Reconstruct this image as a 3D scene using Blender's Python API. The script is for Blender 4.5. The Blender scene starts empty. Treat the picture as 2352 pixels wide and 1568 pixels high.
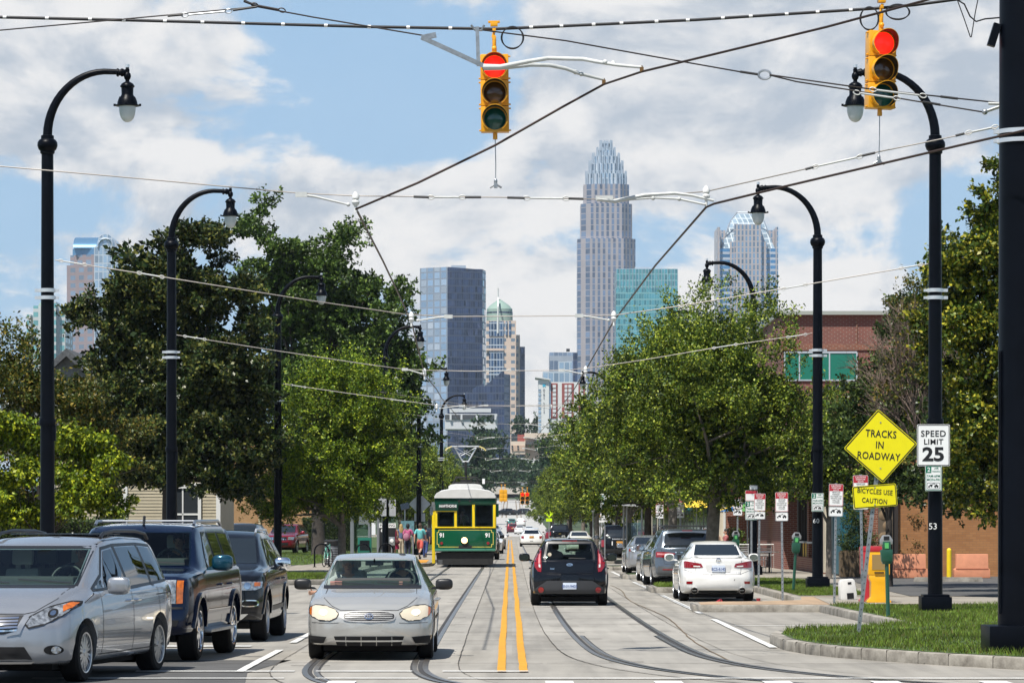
import bpy,bmesh,math,random
import numpy as np
from mathutils import Vector,Matrix
from mathutils.bvhtree import BVHTree
R = math.radians
S = bpy.context.scene
COL = S.collection
F,VH,CZ,UC = 8400.0,1205.0,1.8,1176.0
cam = bpy.data.cameras.new("camera");co = bpy.data.objects.new("camera",cam);COL.objects.link(co)
co.location = (0,0,CZ);co.rotation_euler = (R(90),0,0)
cam.sensor_width = 36;cam.lens = 36 * F / 2352;cam.shift_y = (VH - 784) / 2352
cam.clip_start = 1;cam.clip_end = 20000
S.camera = co
S.view_settings.view_transform = 'Standard';S.view_settings.look = 'None'
S.view_settings.exposure = 0.46;S.view_settings.gamma = 1
SUN_EL,SUN_AZ = 62,212
sl = bpy.data.lights.new("sun",'SUN');so = bpy.data.objects.new("sun",sl);COL.objects.link(so)
sl.energy = 4.9;sl.angle = R(0.53);sl.color = (1,.96,.89)
sd = Vector((math.sin(R(SUN_AZ)) * math.cos(R(SUN_EL)),math.cos(R(SUN_AZ)) * math.cos(R(SUN_EL)),math.sin(R(SUN_EL))))
so.rotation_euler = sd.to_track_quat('Z','Y').to_euler()
so.location = sd * 60
w = bpy.data.worlds.new("World");S.world = w;w.use_nodes = True
def build_world():
 nt = w.node_tree;N = nt.nodes;K = nt.links;N.clear()
 def nd(t,**k):
  n = N.new(t)
  for a,b in k.items(): setattr(n,a,b)
  return n
 def mth(op,a,b=None,c=None,clamp=False):
  n = nd('ShaderNodeMath',operation=op,use_clamp=clamp)
  for i,q in enumerate((a,b,c)):
   if q is None: continue
   if isinstance(q,(int,float)): n.inputs[i].default_value = q
   else: K.new(q,n.inputs[i])
  return n.outputs[0]
 sky = nd('ShaderNodeTexSky',sky_type='NISHITA',sun_disc=False)
 sky.sun_elevation = R(SUN_EL);sky.sun_rotation = R(SUN_AZ);sky.air_density = 1.0;sky.dust_density = .6;sky.ozone_density = 2.2
 tc = nd('ShaderNodeTexCoord')
 sp = nd('ShaderNodeSeparateXYZ');K.new(tc.outputs['Generated'],sp.inputs[0])
 az = mth('ARCTAN2',sp.outputs[0],sp.outputs[1]);el = mth('ARCSINE',sp.outputs[2])
 mp = nd('ShaderNodeMapping');K.new(tc.outputs['Generated'],mp.inputs[0]);mp.inputs['Scale'].default_value = (1,1,1.7)
 def noise(sc,det,rough,dist=0,off=0,dz=0):
  n = nd('ShaderNodeTexNoise');n.inputs['Scale'].default_value = sc;n.inputs['Detail'].default_value = det
  n.inputs['Roughness'].default_value = rough;n.inputs['Distortion'].default_value = dist
  m2 = nd('ShaderNodeMapping');K.new(mp.outputs[0],m2.inputs[0]);m2.inputs['Location'].default_value = (off,off * .7,off * .3 + dz)
  K.new(m2.outputs[0],n.inputs['Vector']);return n.outputs[0]
 n1 = noise(17,10,.60,.3,3.1);n2 = noise(8,5,.55,0,9.7);n3 = noise(46,7,.62,.2,1.3);n4 = noise(17,10,.60,.3,3.1,.022)
 tot = None
 def px(u,v): return (u - UC) / F,(VH - v) / F
 for (u,v,ru,rv,wt) in [(250,130,560,190,.30),(250,330,420,110,.20),(900,470,260,120,.22),(1400,330,330,190,.40),
   (1900,90,520,150,.34),(1950,330,330,150,.26),(1150,700,330,130,.30),(560,480,300,130,.16),(120,640,240,140,.2),
   (1700,600,420,100,.12),(2000,690,260,70,.26),(1230,980,500,200,.3),
   (860,200,330,150,-.46),(120,480,260,80,-.26),(1550,560,420,60,-.2),(2230,560,170,170,-.4),(760,330,380,60,-.25),(560,420,160,60,-.15)]:
  cx,cy = px(u,v)
  dx = mth('MULTIPLY',mth('SUBTRACT',az,cx),F / ru);dy = mth('MULTIPLY',mth('SUBTRACT',el,cy),F / rv)
  q = mth('ADD',mth('MULTIPLY',dx,dx),mth('MULTIPLY',dy,dy))
  g = mth('DIVIDE',wt,mth('ADD',1.0,mth('MULTIPLY',q,q)))
  tot = g if tot is None else mth('ADD',tot,g)
 d = mth('ADD',mth('MULTIPLY',n1,1.7),mth('MULTIPLY',n2,.8));d = mth('ADD',d,mth('MULTIPLY',n3,.30))
 high = nd('ShaderNodeMapRange',interpolation_type='SMOOTHSTEP');K.new(el,high.inputs[0]);high.inputs[1].default_value = .17;high.inputs[2].default_value = .55
 dens = mth('SUBTRACT',mth('ADD',mth('SUBTRACT',d,1.475),tot),mth('MULTIPLY',high.outputs[0],.48))
 mask = nd('ShaderNodeMapRange',interpolation_type='SMOOTHSTEP');K.new(dens,mask.inputs[0])
 mask.inputs[1].default_value = -.07;mask.inputs[2].default_value = .15;mask.inputs[3].default_value = .03;mask.inputs[4].default_value = .98
 sh = nd('ShaderNodeMapRange',interpolation_type='SMOOTHSTEP')
 under = mth('MULTIPLY',mth('SUBTRACT',n4,n1),2.3)
 K.new(mth('ADD',mth('ADD',mth('MULTIPLY',noise(7,5,.5,.1,5.2),.9),under),mth('MULTIPLY',el,2.3)),sh.inputs[0])
 sh.inputs[1].default_value = .42;sh.inputs[2].default_value = 1.05
 cc = nd('ShaderNodeMix',data_type='RGBA');K.new(sh.outputs[0],cc.inputs[0])
 cc.inputs[6].default_value = (.97,.96,.95,1);cc.inputs[7].default_value = (.53,.60,.69,1)
 sk = nd('ShaderNodeMix',data_type='RGBA',blend_type='MULTIPLY');sk.inputs[0].default_value = 1
 K.new(sky.outputs[0],sk.inputs[6]);sk.inputs[7].default_value = (.10,.10,.10,1)
 ve = nd('ShaderNodeMix',data_type='RGBA');K.new(mth('SUBTRACT',.74,mth('MULTIPLY',high.outputs[0],.68)),ve.inputs[0]);K.new(sk.outputs[2],ve.inputs[6]);ve.inputs[7].default_value = (.42,.66,.95,1)
 mx = nd('ShaderNodeMix',data_type='RGBA');K.new(mask.outputs[0],mx.inputs[0]);K.new(ve.outputs[2],mx.inputs[6]);K.new(cc.outputs[2],mx.inputs[7])
 bg = nd('ShaderNodeBackground');bg.inputs[1].default_value = .69;K.new(mx.outputs[2],bg.inputs[0])
 out = nd('ShaderNodeOutputWorld');K.new(bg.outputs[0],out.inputs[0])
build_world()
def P(u,v,d): return Vector(((u - UC) * d / F,d,CZ - (v - VH) * d / F))
def X(u,d): return (u - UC) * d / F
def D(v,z=0.0): return F * (CZ - z) / (v - VH)
def Gp(u,v,z=0.0):
 d = D(v,z);return Vector((X(u,d),d,z))
MATS = {}
def mat(name,col,rough=.6,metal=0.0,var=.0,vscale=4.0,bump=0.0,bscale=30.0,spec=.5,coat=0.0,emit=0.0,ecol=None,col2=None,detail=6):
 if name in MATS: return MATS[name]
 m = bpy.data.materials.new(name);m.use_nodes = True;nt = m.node_tree;b = nt.nodes['Principled BSDF']
 c = tuple(col) + (1,)
 b.inputs['Base Color'].default_value = c;b.inputs['Roughness'].default_value = rough;b.inputs['Metallic'].default_value = metal
 b.inputs['Specular IOR Level'].default_value = spec;b.inputs['Coat Weight'].default_value = coat;b.inputs['Coat Roughness'].default_value = .03
 if emit:
  b.inputs['Emission Color'].default_value = tuple(ecol or col) + (1,);b.inputs['Emission Strength'].default_value = emit
 if var or bump:
  tc = nt.nodes.new('ShaderNodeTexCoord');out = tc.outputs['Object']
  if var:
   n = nt.nodes.new('ShaderNodeTexNoise');n.inputs['Scale'].default_value = vscale;n.inputs['Detail'].default_value = detail;n.inputs['Roughness'].default_value = .65
   nt.links.new(out,n.inputs['Vector'])
   mr = nt.nodes.new('ShaderNodeMapRange');mr.inputs[1].default_value = .3;mr.inputs[2].default_value = .7;nt.links.new(n.outputs[0],mr.inputs[0])
   mx = nt.nodes.new('ShaderNodeMix');mx.data_type = 'RGBA';nt.links.new(mr.outputs[0],mx.inputs[0])
   c2 = col2 or tuple(x * (1 - var) for x in col)
   mx.inputs[6].default_value = tuple(c2) + (1,);mx.inputs[7].default_value = tuple(min(1,x * (1 + var * .5)) for x in col) + (1,)
   nt.links.new(mx.outputs[2],b.inputs['Base Color'])
  if bump:
   n2 = nt.nodes.new('ShaderNodeTexNoise');n2.inputs['Scale'].default_value = bscale;n2.inputs['Detail'].default_value = 6;nt.links.new(out,n2.inputs['Vector'])
   bp = nt.nodes.new('ShaderNodeBump');bp.inputs['Strength'].default_value = bump;bp.inputs['Distance'].default_value = .02
   nt.links.new(n2.outputs[0],bp.inputs['Height']);nt.links.new(bp.outputs[0],b.inputs['Normal'])
 MATS[name] = m;return m
def carpaint(name,col,metal=.0,rough=.22):
 if name in MATS: return MATS[name]
 m = mat(name,col,rough,metal,var=.06,vscale=1.5,coat=.45 if max(col) < .08 else 1.0,spec=.2)
 return m
def glassmat(name,tint,fac,rough=.02,gl=.75):
 """tinted pane: clear part lets the inside show, mirror part follows the Fresnel law"""
 if name in MATS: return MATS[name]
 m = bpy.data.materials.new(name);m.use_nodes = True;nt = m.node_tree;N = nt.nodes;K = nt.links;N.clear()
 o = N.new('ShaderNodeOutputMaterial');t = N.new('ShaderNodeBsdfTransparent');t.inputs[0].default_value = tuple(tint) + (1,)
 g = N.new('ShaderNodeBsdfGlossy');g.inputs['Roughness'].default_value = rough;g.inputs[0].default_value = (gl * .92,gl * .96,gl,1)
 fr = N.new('ShaderNodeFresnel');ge = N.new('ShaderNodeNewGeometry');io = N.new('ShaderNodeMapRange');K.new(ge.outputs['Backfacing'],io.inputs[0]);io.inputs[3].default_value = 1.5;io.inputs[4].default_value = 1 / 1.5;K.new(io.outputs[0],fr.inputs[0])
 ad = N.new('ShaderNodeMath');ad.operation = 'ADD';ad.use_clamp = True;K.new(fr.outputs[0],ad.inputs[0]);ad.inputs[1].default_value = fac
 mx = N.new('ShaderNodeMixShader');K.new(ad.outputs[0],mx.inputs[0]);K.new(t.outputs[0],mx.inputs[1]);K.new(g.outputs[0],mx.inputs[2]);K.new(mx.outputs[0],o.inputs[0])
 MATS[name] = m;return m
def leafmat(name,c1,c2,c3,trans=.35,rough=.45):
 """leaf colours differ from leaf to leaf"""
 if name in MATS: return MATS[name]
 m = bpy.data.materials.new(name);m.use_nodes = True;nt = m.node_tree;N = nt.nodes;K = nt.links;N.clear()
 o = N.new('ShaderNodeOutputMaterial');ge = N.new('ShaderNodeNewGeometry')
 r = N.new('ShaderNodeValToRGB');K.new(ge.outputs['Random Per Island'],r.inputs[0])
 e = r.color_ramp.elements;e[0].position = 0;e[0].color = tuple(c1) + (1,);e[1].position = .55;e[1].color = tuple(c2) + (1,)
 q = e.new(1.0);q.color = tuple(c3) + (1,)
 tc = N.new('ShaderNodeTexCoord');n = N.new('ShaderNodeTexNoise');n.inputs['Scale'].default_value = .9;n.inputs['Detail'].default_value = 2;K.new(tc.outputs['Object'],n.inputs['Vector'])
 hs = N.new('ShaderNodeHueSaturation');K.new(r.outputs[0],hs.inputs['Color'])
 mr = N.new('ShaderNodeMapRange');K.new(n.outputs[0],mr.inputs[0]);mr.inputs[1].default_value = .3;mr.inputs[2].default_value = .7;mr.inputs[3].default_value = .55;mr.inputs[4].default_value = 1.5
 K.new(mr.outputs[0],hs.inputs['Value'])
 b = N.new('ShaderNodeBsdfPrincipled');K.new(hs.outputs[0],b.inputs['Base Color']);b.inputs['Roughness'].default_value = rough;b.inputs['Specular IOR Level'].default_value = .22
 t = N.new('ShaderNodeBsdfTranslucent');K.new(hs.outputs[0],t.inputs[0])
 mx = N.new('ShaderNodeMixShader');mx.inputs[0].default_value = trans;K.new(b.outputs[0],mx.inputs[1]);K.new(t.outputs[0],mx.inputs[2]);K.new(mx.outputs[0],o.inputs[0])
 MATS[name] = m;return m
def brickmat(name,c1,c2,mortar,scale=1.0,bw=.22,bh=.075,ms=.012,vertical_axis='XZ',rough=.85):
 if name in MATS: return MATS[name]
 m = bpy.data.materials.new(name);m.use_nodes = True;nt = m.node_tree;N = nt.nodes;K = nt.links;b = N['Principled BSDF']
 tc = N.new('ShaderNodeTexCoord');sp = N.new('ShaderNodeSeparateXYZ');K.new(tc.outputs['Object'],sp.inputs[0])
 ad = N.new('ShaderNodeMath');ad.operation = 'ADD';K.new(sp.outputs[0],ad.inputs[0]);K.new(sp.outputs[1],ad.inputs[1])
 cb = N.new('ShaderNodeCombineXYZ');K.new(ad.outputs[0],cb.inputs[0]);K.new(sp.outputs[2],cb.inputs[1])
 br = N.new('ShaderNodeTexBrick');K.new(cb.outputs[0],br.inputs['Vector']);br.inputs['Scale'].default_value = scale
 br.inputs['Color1'].default_value = tuple(c1) + (1,);br.inputs['Color2'].default_value = tuple(c2) + (1,);br.inputs['Mortar'].default_value = tuple(mortar) + (1,)
 br.inputs['Mortar Size'].default_value = ms;br.inputs['Brick Width'].default_value = bw;br.inputs['Row Height'].default_value = bh
 n = N.new('ShaderNodeTexNoise');n.inputs['Scale'].default_value = .6;n.inputs['Detail'].default_value = 8;K.new(tc.outputs['Object'],n.inputs['Vector'])
 hs = N.new('ShaderNodeHueSaturation');K.new(br.outputs['Color'],hs.inputs['Color'])
 mr = N.new('ShaderNodeMapRange');K.new(n.outputs[0],mr.inputs[0]);mr.inputs[3].default_value = .75;mr.inputs[4].default_value = 1.25;K.new(mr.outputs[0],hs.inputs['Value'])
 K.new(hs.outputs[0],b.inputs['Base Color']);b.inputs['Roughness'].default_value = rough
 bp = N.new('ShaderNodeBump');bp.inputs['Strength'].default_value = .3;bp.inputs['Distance'].default_value = .01;K.new(br.outputs['Fac'],bp.inputs['Height']);bp.invert = True;K.new(bp.outputs[0],b.inputs['Normal'])
 MATS[name] = m;return m
def gridmat(name,frame,glass,gx,gz,fx,fz,grough=.12,gmetal=.0,frough=.6,var=.35,gspec=.8,coat=0):
 """curtain wall: panes gx wide and gz high (metres) between bars taking fx, fz of the cell"""
 if name in MATS: return MATS[name]
 m = bpy.data.materials.new(name);m.use_nodes = True;nt = m.node_tree;N = nt.nodes;K = nt.links;b = N['Principled BSDF']
 tc = N.new('ShaderNodeTexCoord');sp = N.new('ShaderNodeSeparateXYZ');K.new(tc.outputs['Object'],sp.inputs[0])
 def mth(op,a,c=None):
  n = N.new('ShaderNodeMath');n.operation = op
  for i,q in enumerate((a,c)):
   if q is None: continue
   if isinstance(q,(int,float)): n.inputs[i].default_value = q
   else: K.new(q,n.inputs[i])
  return n.outputs[0]
 h = mth('ADD',sp.outputs[0],mth('MULTIPLY',sp.outputs[1],.45));h = mth('MULTIPLY',h,1 / gx);z = mth('MULTIPLY',sp.outputs[2],1 / gz)
 isg = mth('MULTIPLY',mth('GREATER_THAN',mth('FRACT',mth('ADD',h,1000.25)),fx),mth('GREATER_THAN',mth('FRACT',mth('ADD',z,1000.1)),fz))
 cb = N.new('ShaderNodeCombineXYZ');K.new(mth('FLOOR',mth('ADD',h,1000.25)),cb.inputs[0]);K.new(mth('FLOOR',mth('ADD',z,1000.1)),cb.inputs[2])
 wn = N.new('ShaderNodeTexWhiteNoise');K.new(cb.outputs[0],wn.inputs[0])
 hs = N.new('ShaderNodeHueSaturation');hs.inputs['Color'].default_value = tuple(glass) + (1,)
 mr = N.new('ShaderNodeMapRange');K.new(wn.outputs[0],mr.inputs[0]);mr.inputs[3].default_value = 1 - var;mr.inputs[4].default_value = 1 + var;K.new(mr.outputs[0],hs.inputs['Value'])
 mx = N.new('ShaderNodeMix');mx.data_type = 'RGBA';K.new(isg,mx.inputs[0]);mx.inputs[6].default_value = tuple(frame) + (1,);K.new(hs.outputs[0],mx.inputs[7]);K.new(mx.outputs[2],b.inputs['Base Color'])
 rr = N.new('ShaderNodeMapRange');K.new(isg,rr.inputs[0]);rr.inputs[3].default_value = frough;rr.inputs[4].default_value = grough;K.new(rr.outputs[0],b.inputs['Roughness'])
 b.inputs['Specular IOR Level'].default_value = gspec
 mm = N.new('ShaderNodeMath');mm.operation = 'MULTIPLY';K.new(isg,mm.inputs[0]);mm.inputs[1].default_value = gmetal;K.new(mm.outputs[0],b.inputs['Metallic'])
 cx = N.new('ShaderNodeVectorMath');cx.operation = 'SUBTRACT';K.new(wn.outputs['Color'],cx.inputs[0]);cx.inputs[1].default_value = (.5,.5,.5)
 sc = N.new('ShaderNodeVectorMath');sc.operation = 'SCALE';K.new(cx.outputs[0],sc.inputs[0]);sc.inputs['Scale'].default_value = .05
 ge = N.new('ShaderNodeNewGeometry');av = N.new('ShaderNodeVectorMath');K.new(ge.outputs['Normal'],av.inputs[0]);K.new(sc.outputs[0],av.inputs[1])
 nv = N.new('ShaderNodeVectorMath');nv.operation = 'NORMALIZE';K.new(av.outputs[0],nv.inputs[0]);K.new(nv.outputs[0],b.inputs['Normal'])
 MATS[name] = m;return m
class MB:
 def __init__(s): s.v = [];s.f = [];s.m = [];s.off = Matrix.Identity(4)
 def add(s,verts,faces,mi=0):
  n = len(s.v);M = s.off
  s.v += [tuple(M @ Vector(p)) for p in verts];s.f += [tuple(n + i for i in q) for q in faces];s.m += [mi] * len(faces);return s
 def box(s,c,d,rz=0,mi=0,top=1.0,rx=0,ry=0):
  hx,hy,hz = d[0] / 2,d[1] / 2,d[2] / 2
  M = Matrix.Translation(c) @ Matrix.Rotation(rz,4,'Z') @ Matrix.Rotation(ry,4,'Y') @ Matrix.Rotation(rx,4,'X')
  p = [(sx * hx * (top if sz > 0 else 1),sy * hy * (top if sz > 0 else 1),sz * hz) for sz in (-1,1) for sy in (-1,1) for sx in (-1,1)]
  return s.add([M @ Vector(q) for q in p],[(0,2,3,1),(4,5,7,6),(0,1,5,4),(2,6,7,3),(0,4,6,2),(1,3,7,5)],mi)
 def tube(s,pts,r,seg=8,mi=0,caps=True):
  pts = [Vector(p) for p in pts];n = len(pts);rs = r if isinstance(r,(list,tuple)) else [r] * n
  vs = [];fs = [];prev = None
  for i,p in enumerate(pts):
   t = (pts[min(i + 1,n - 1)] - pts[max(i - 1,0)]).normalized()
   if prev is None:
    a = t.orthogonal().normalized()
   else:
    a = (prev - t * prev.dot(t));a = a.normalized() if a.length > 1e-6 else t.orthogonal().normalized()
   prev = a;b = t.cross(a)
   for k in range(seg):
    an = 2 * math.pi * k / seg;vs.append(p + (a * math.cos(an) + b * math.sin(an)) * rs[i])
  for i in range(n - 1):
   for k in range(seg):
    k2 = (k + 1) % seg;fs.append((i * seg + k,i * seg + k2,(i + 1) * seg + k2,(i + 1) * seg + k))
  if caps: fs.append(tuple(reversed(range(seg))));fs.append(tuple((n - 1) * seg + k for k in range(seg)))
  return s.add(vs,fs,mi)
 def lathe(s,prof,o=(0,0,0),seg=16,mi=0,axis='Z',caps=True):
  vs = [];fs = []
  for (r,z) in prof:
   for k in range(seg):
    a = 2 * math.pi * k / seg;p = (r * math.cos(a),r * math.sin(a),z)
    if axis == 'X': p = (z,r * math.cos(a),r * math.sin(a))
    if axis == 'Y': p = (r * math.sin(a),z,r * math.cos(a))
    vs.append((p[0] + o[0],p[1] + o[1],p[2] + o[2]))
  for i in range(len(prof) - 1):
   for k in range(seg):
    k2 = (k + 1) % seg;fs.append((i * seg + k,i * seg + k2,(i + 1) * seg + k2,(i + 1) * seg + k))
  if caps: fs.append(tuple(reversed(range(seg))));fs.append(tuple((len(prof) - 1) * seg + k for k in range(seg)))
  return s.add(vs,fs,mi)
 def prism(s,poly,a,b,plane='XZ',mi=0):
  """polygon in a plane, pushed from a to b along the third axis"""
  def pt(p,t): return {'XZ': (p[0],t,p[1]),'YZ': (t,p[0],p[1]),'XY': (p[0],p[1],t)}[plane]
  n = len(poly);vs = [pt(p,a) for p in poly] + [pt(p,b) for p in poly]
  fs = [tuple(range(n)),tuple(reversed(range(n,2 * n)))] + [(i,n + i,n + (i + 1) % n,(i + 1) % n) for i in range(n)]
  return s.add(vs,fs,mi)
 def ball(s,c,r,mi=0,seg=12,rings=8,e=1.0):
  q = (lambda t: t) if e == 1 else (lambda t: math.copysign(abs(t) ** e,t))
  if isinstance(r,(int,float)): r = (r,r,r)
  vs = [(c[0],c[1],c[2] - r[2])];fs = []
  for i in range(1,rings):
   a = -math.pi / 2 + math.pi * i / rings
   for k in range(seg):
    b = 2 * math.pi * k / seg;vs.append((c[0] + r[0] * q(math.cos(a)) * q(math.cos(b)),c[1] + r[1] * q(math.cos(a)) * q(math.sin(b)),c[2] + r[2] * q(math.sin(a))))
  vs.append((c[0],c[1],c[2] + r[2]));L = len(vs) - 1
  for k in range(seg):
   k2 = (k + 1) % seg;fs.append((0,1 + k2,1 + k));fs.append((L,L - seg + k,L - seg + k2))
   for i in range(rings - 2): fs.append((1 + i * seg + k,1 + i * seg + k2,1 + (i + 1) * seg + k2,1 + (i + 1) * seg + k))
  return s.add(vs,fs,mi)
 def mesh(s,name,mats,smooth=35,bevel=0,fixn=True):
  me = bpy.data.meshes.new(name);me.from_pydata(s.v,[],s.f);me.polygons.foreach_set('material_index',s.m)
  for m in (mats if isinstance(mats,(list,tuple)) else [mats]): me.materials.append(m)
  if fixn or bevel:
   bm = bmesh.new();bm.from_mesh(me)
   if fixn: bmesh.ops.recalc_face_normals(bm,faces=bm.faces)
   if bevel:
    eds = [e for e in bm.edges if len(e.link_faces) == 2 and e.calc_face_angle(0) > R(40)]
    bmesh.ops.bevel(bm,geom=eds,offset=bevel,segments=2,affect='EDGES',profile=.6)
   bm.to_mesh(me);bm.free()
  if smooth:
   me.polygons.foreach_set('use_smooth',[True] * len(me.polygons));me.set_sharp_from_angle(angle=R(smooth))
  return me
 def build(s,name,mats,parent=None,smooth=35,bevel=0,fixn=True,loc=None):
  return link(name,s.mesh(name,mats,smooth,bevel,fixn),parent,loc)
def link(name,me,parent=None,loc=None):
 o = bpy.data.objects.new(name,me);COL.objects.link(o)
 if parent is not None: o.parent = parent
 if loc is not None: o.location = loc
 return o
def npmesh(name,V,Fq,mats,mi=None,smooth=False):
 """fast mesh from numpy arrays; every face has the same number of corners"""
 me = bpy.data.meshes.new(name);n = len(V);k = Fq.shape[1];nf = len(Fq)
 me.vertices.add(n);me.vertices.foreach_set('co',np.asarray(V,dtype=np.float32).ravel())
 me.loops.add(nf * k);me.loops.foreach_set('vertex_index',np.asarray(Fq,dtype=np.int32).ravel())
 me.polygons.add(nf);me.polygons.foreach_set('loop_start',np.arange(0,nf * k,k,dtype=np.int32))
 if mi is not None: me.polygons.foreach_set('material_index',np.asarray(mi,dtype=np.int32))
 if smooth: me.polygons.foreach_set('use_smooth',np.ones(nf,dtype=bool))
 for m in mats: me.materials.append(m)
 me.update();me.validate();return me
def tag(o,label=None,cat=None,group=None,kind=None):
 if label: o['label'] = label
 if cat: o['category'] = cat
 if group: o['group'] = group
 if kind: o['kind'] = kind
 return o
def thing(name,label,cat,loc=(0,0,0),rz=0,group=None):
 o = bpy.data.objects.new(name,None);COL.objects.link(o);o.location = loc;o.rotation_euler = (0,0,rz);o.empty_display_size = .2
 return tag(o,label,cat,group)
def dup(o,parent=None,loc=None,rz=None,label=None,scale=None):
 c = o.copy();COL.objects.link(c);c.parent = parent
 if loc is not None: c.location = loc
 if rz is not None: c.rotation_euler = (0,0,rz)
 if scale is not None: c.scale = (scale,) * 3 if isinstance(scale,(int,float)) else scale
 if label: c['label'] = label
 for ch in list(o.children): dup(ch,c)
 return c
def recolor(root,old,new):
 """a copy whose parts wear another paint: its parts get meshes of their own where the paint shows"""
 for ch in root.children:
  if ch.type == 'MESH' and any(m == old for m in ch.data.materials):
   ch.data = ch.data.copy()
   for i,m in enumerate(ch.data.materials):
    if m == old: ch.data.materials[i] = new
  recolor(ch,old,new)
def struct(name,mb,mats,smooth=35,**k):
 o = mb.build(name,mats,None,smooth,**k);o['kind'] = 'structure';return o
_tx = {}
def text_geo(t,size,bold=0.0,spacing=1.0,sx=1.0):
 key = (t,size,bold,spacing,sx)
 if key not in _tx:
  cu = bpy.data.curves.new('t','FONT');cu.body = t;cu.size = size;cu.align_x = 'CENTER';cu.align_y = 'CENTER';cu.offset = bold;cu.space_character = spacing;cu.resolution_u = 3
  ob = bpy.data.objects.new('t',cu);COL.objects.link(ob)
  dg = bpy.context.evaluated_depsgraph_get();me = bpy.data.meshes.new_from_object(ob.evaluated_get(dg))
  vs = [(v.co.x * sx,v.co.y) for v in me.vertices];fs = [tuple(p.vertices) for p in me.polygons]
  bpy.data.objects.remove(ob);bpy.data.curves.remove(cu);bpy.data.meshes.remove(me);_tx[key] = (vs,fs)
 return _tx[key]
def put_text(mb,t,c,size,mi=0,bold=0.0,spacing=1.0,sx=1.0,face='F',roll=0):
 """letters standing upright and facing -Y ('F') or +Y ('B')"""
 vs,fs = text_geo(t,size,bold,spacing,sx);g = 1 if face == 'F' else -1
 ca,sa = math.cos(roll),math.sin(roll)
 mb.add([(c[0] + g * (x * ca - z * sa),c[1],c[2] + x * sa + z * ca) for x,z in vs],fs,mi)
def rrect(w,h,r,n=4):
 out = []
 for (cx,cy,a0) in ((w / 2 - r,h / 2 - r,0),(-w / 2 + r,h / 2 - r,90),(-w / 2 + r,-h / 2 + r,180),(w / 2 - r,-h / 2 + r,270)):
  for k in range(n + 1):
   a = R(a0 + 90 * k / n);out.append((cx + r * math.cos(a),cy + r * math.sin(a)))
 return out
rnd = random.Random(7)
black_paint = mat('black_pole_paint',(.002,.003,.006),.38,spec=.12,var=.35,vscale=2.2,bump=.05,bscale=60)
galv = mat('galvanised_steel',(.42,.44,.46),.42,.8,var=.3,vscale=14)
alum = mat('aluminium_band',(.78,.79,.8),.35,.7)
chrome = mat('chrome',(.82,.83,.85),.08,1.0)
rubber = mat('tyre_rubber',(.008,.008,.009),.75,var=.4,vscale=20,spec=.2)
darkplastic = mat('dark_plastic',(.010,.010,.012),.45,spec=.25)
blackmatte = mat('black_void',(.004,.004,.005),.9)
white_paint = mat('white_sign_sheet',(.80,.80,.79),.45,var=.04,vscale=9)
black_ink = mat('black_ink',(.01,.01,.012),.5)
red_ink = mat('red_ink',(.42,.02,.035),.5)
green_ink = mat('green_ink',(.008,.16,.095),.5)
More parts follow.
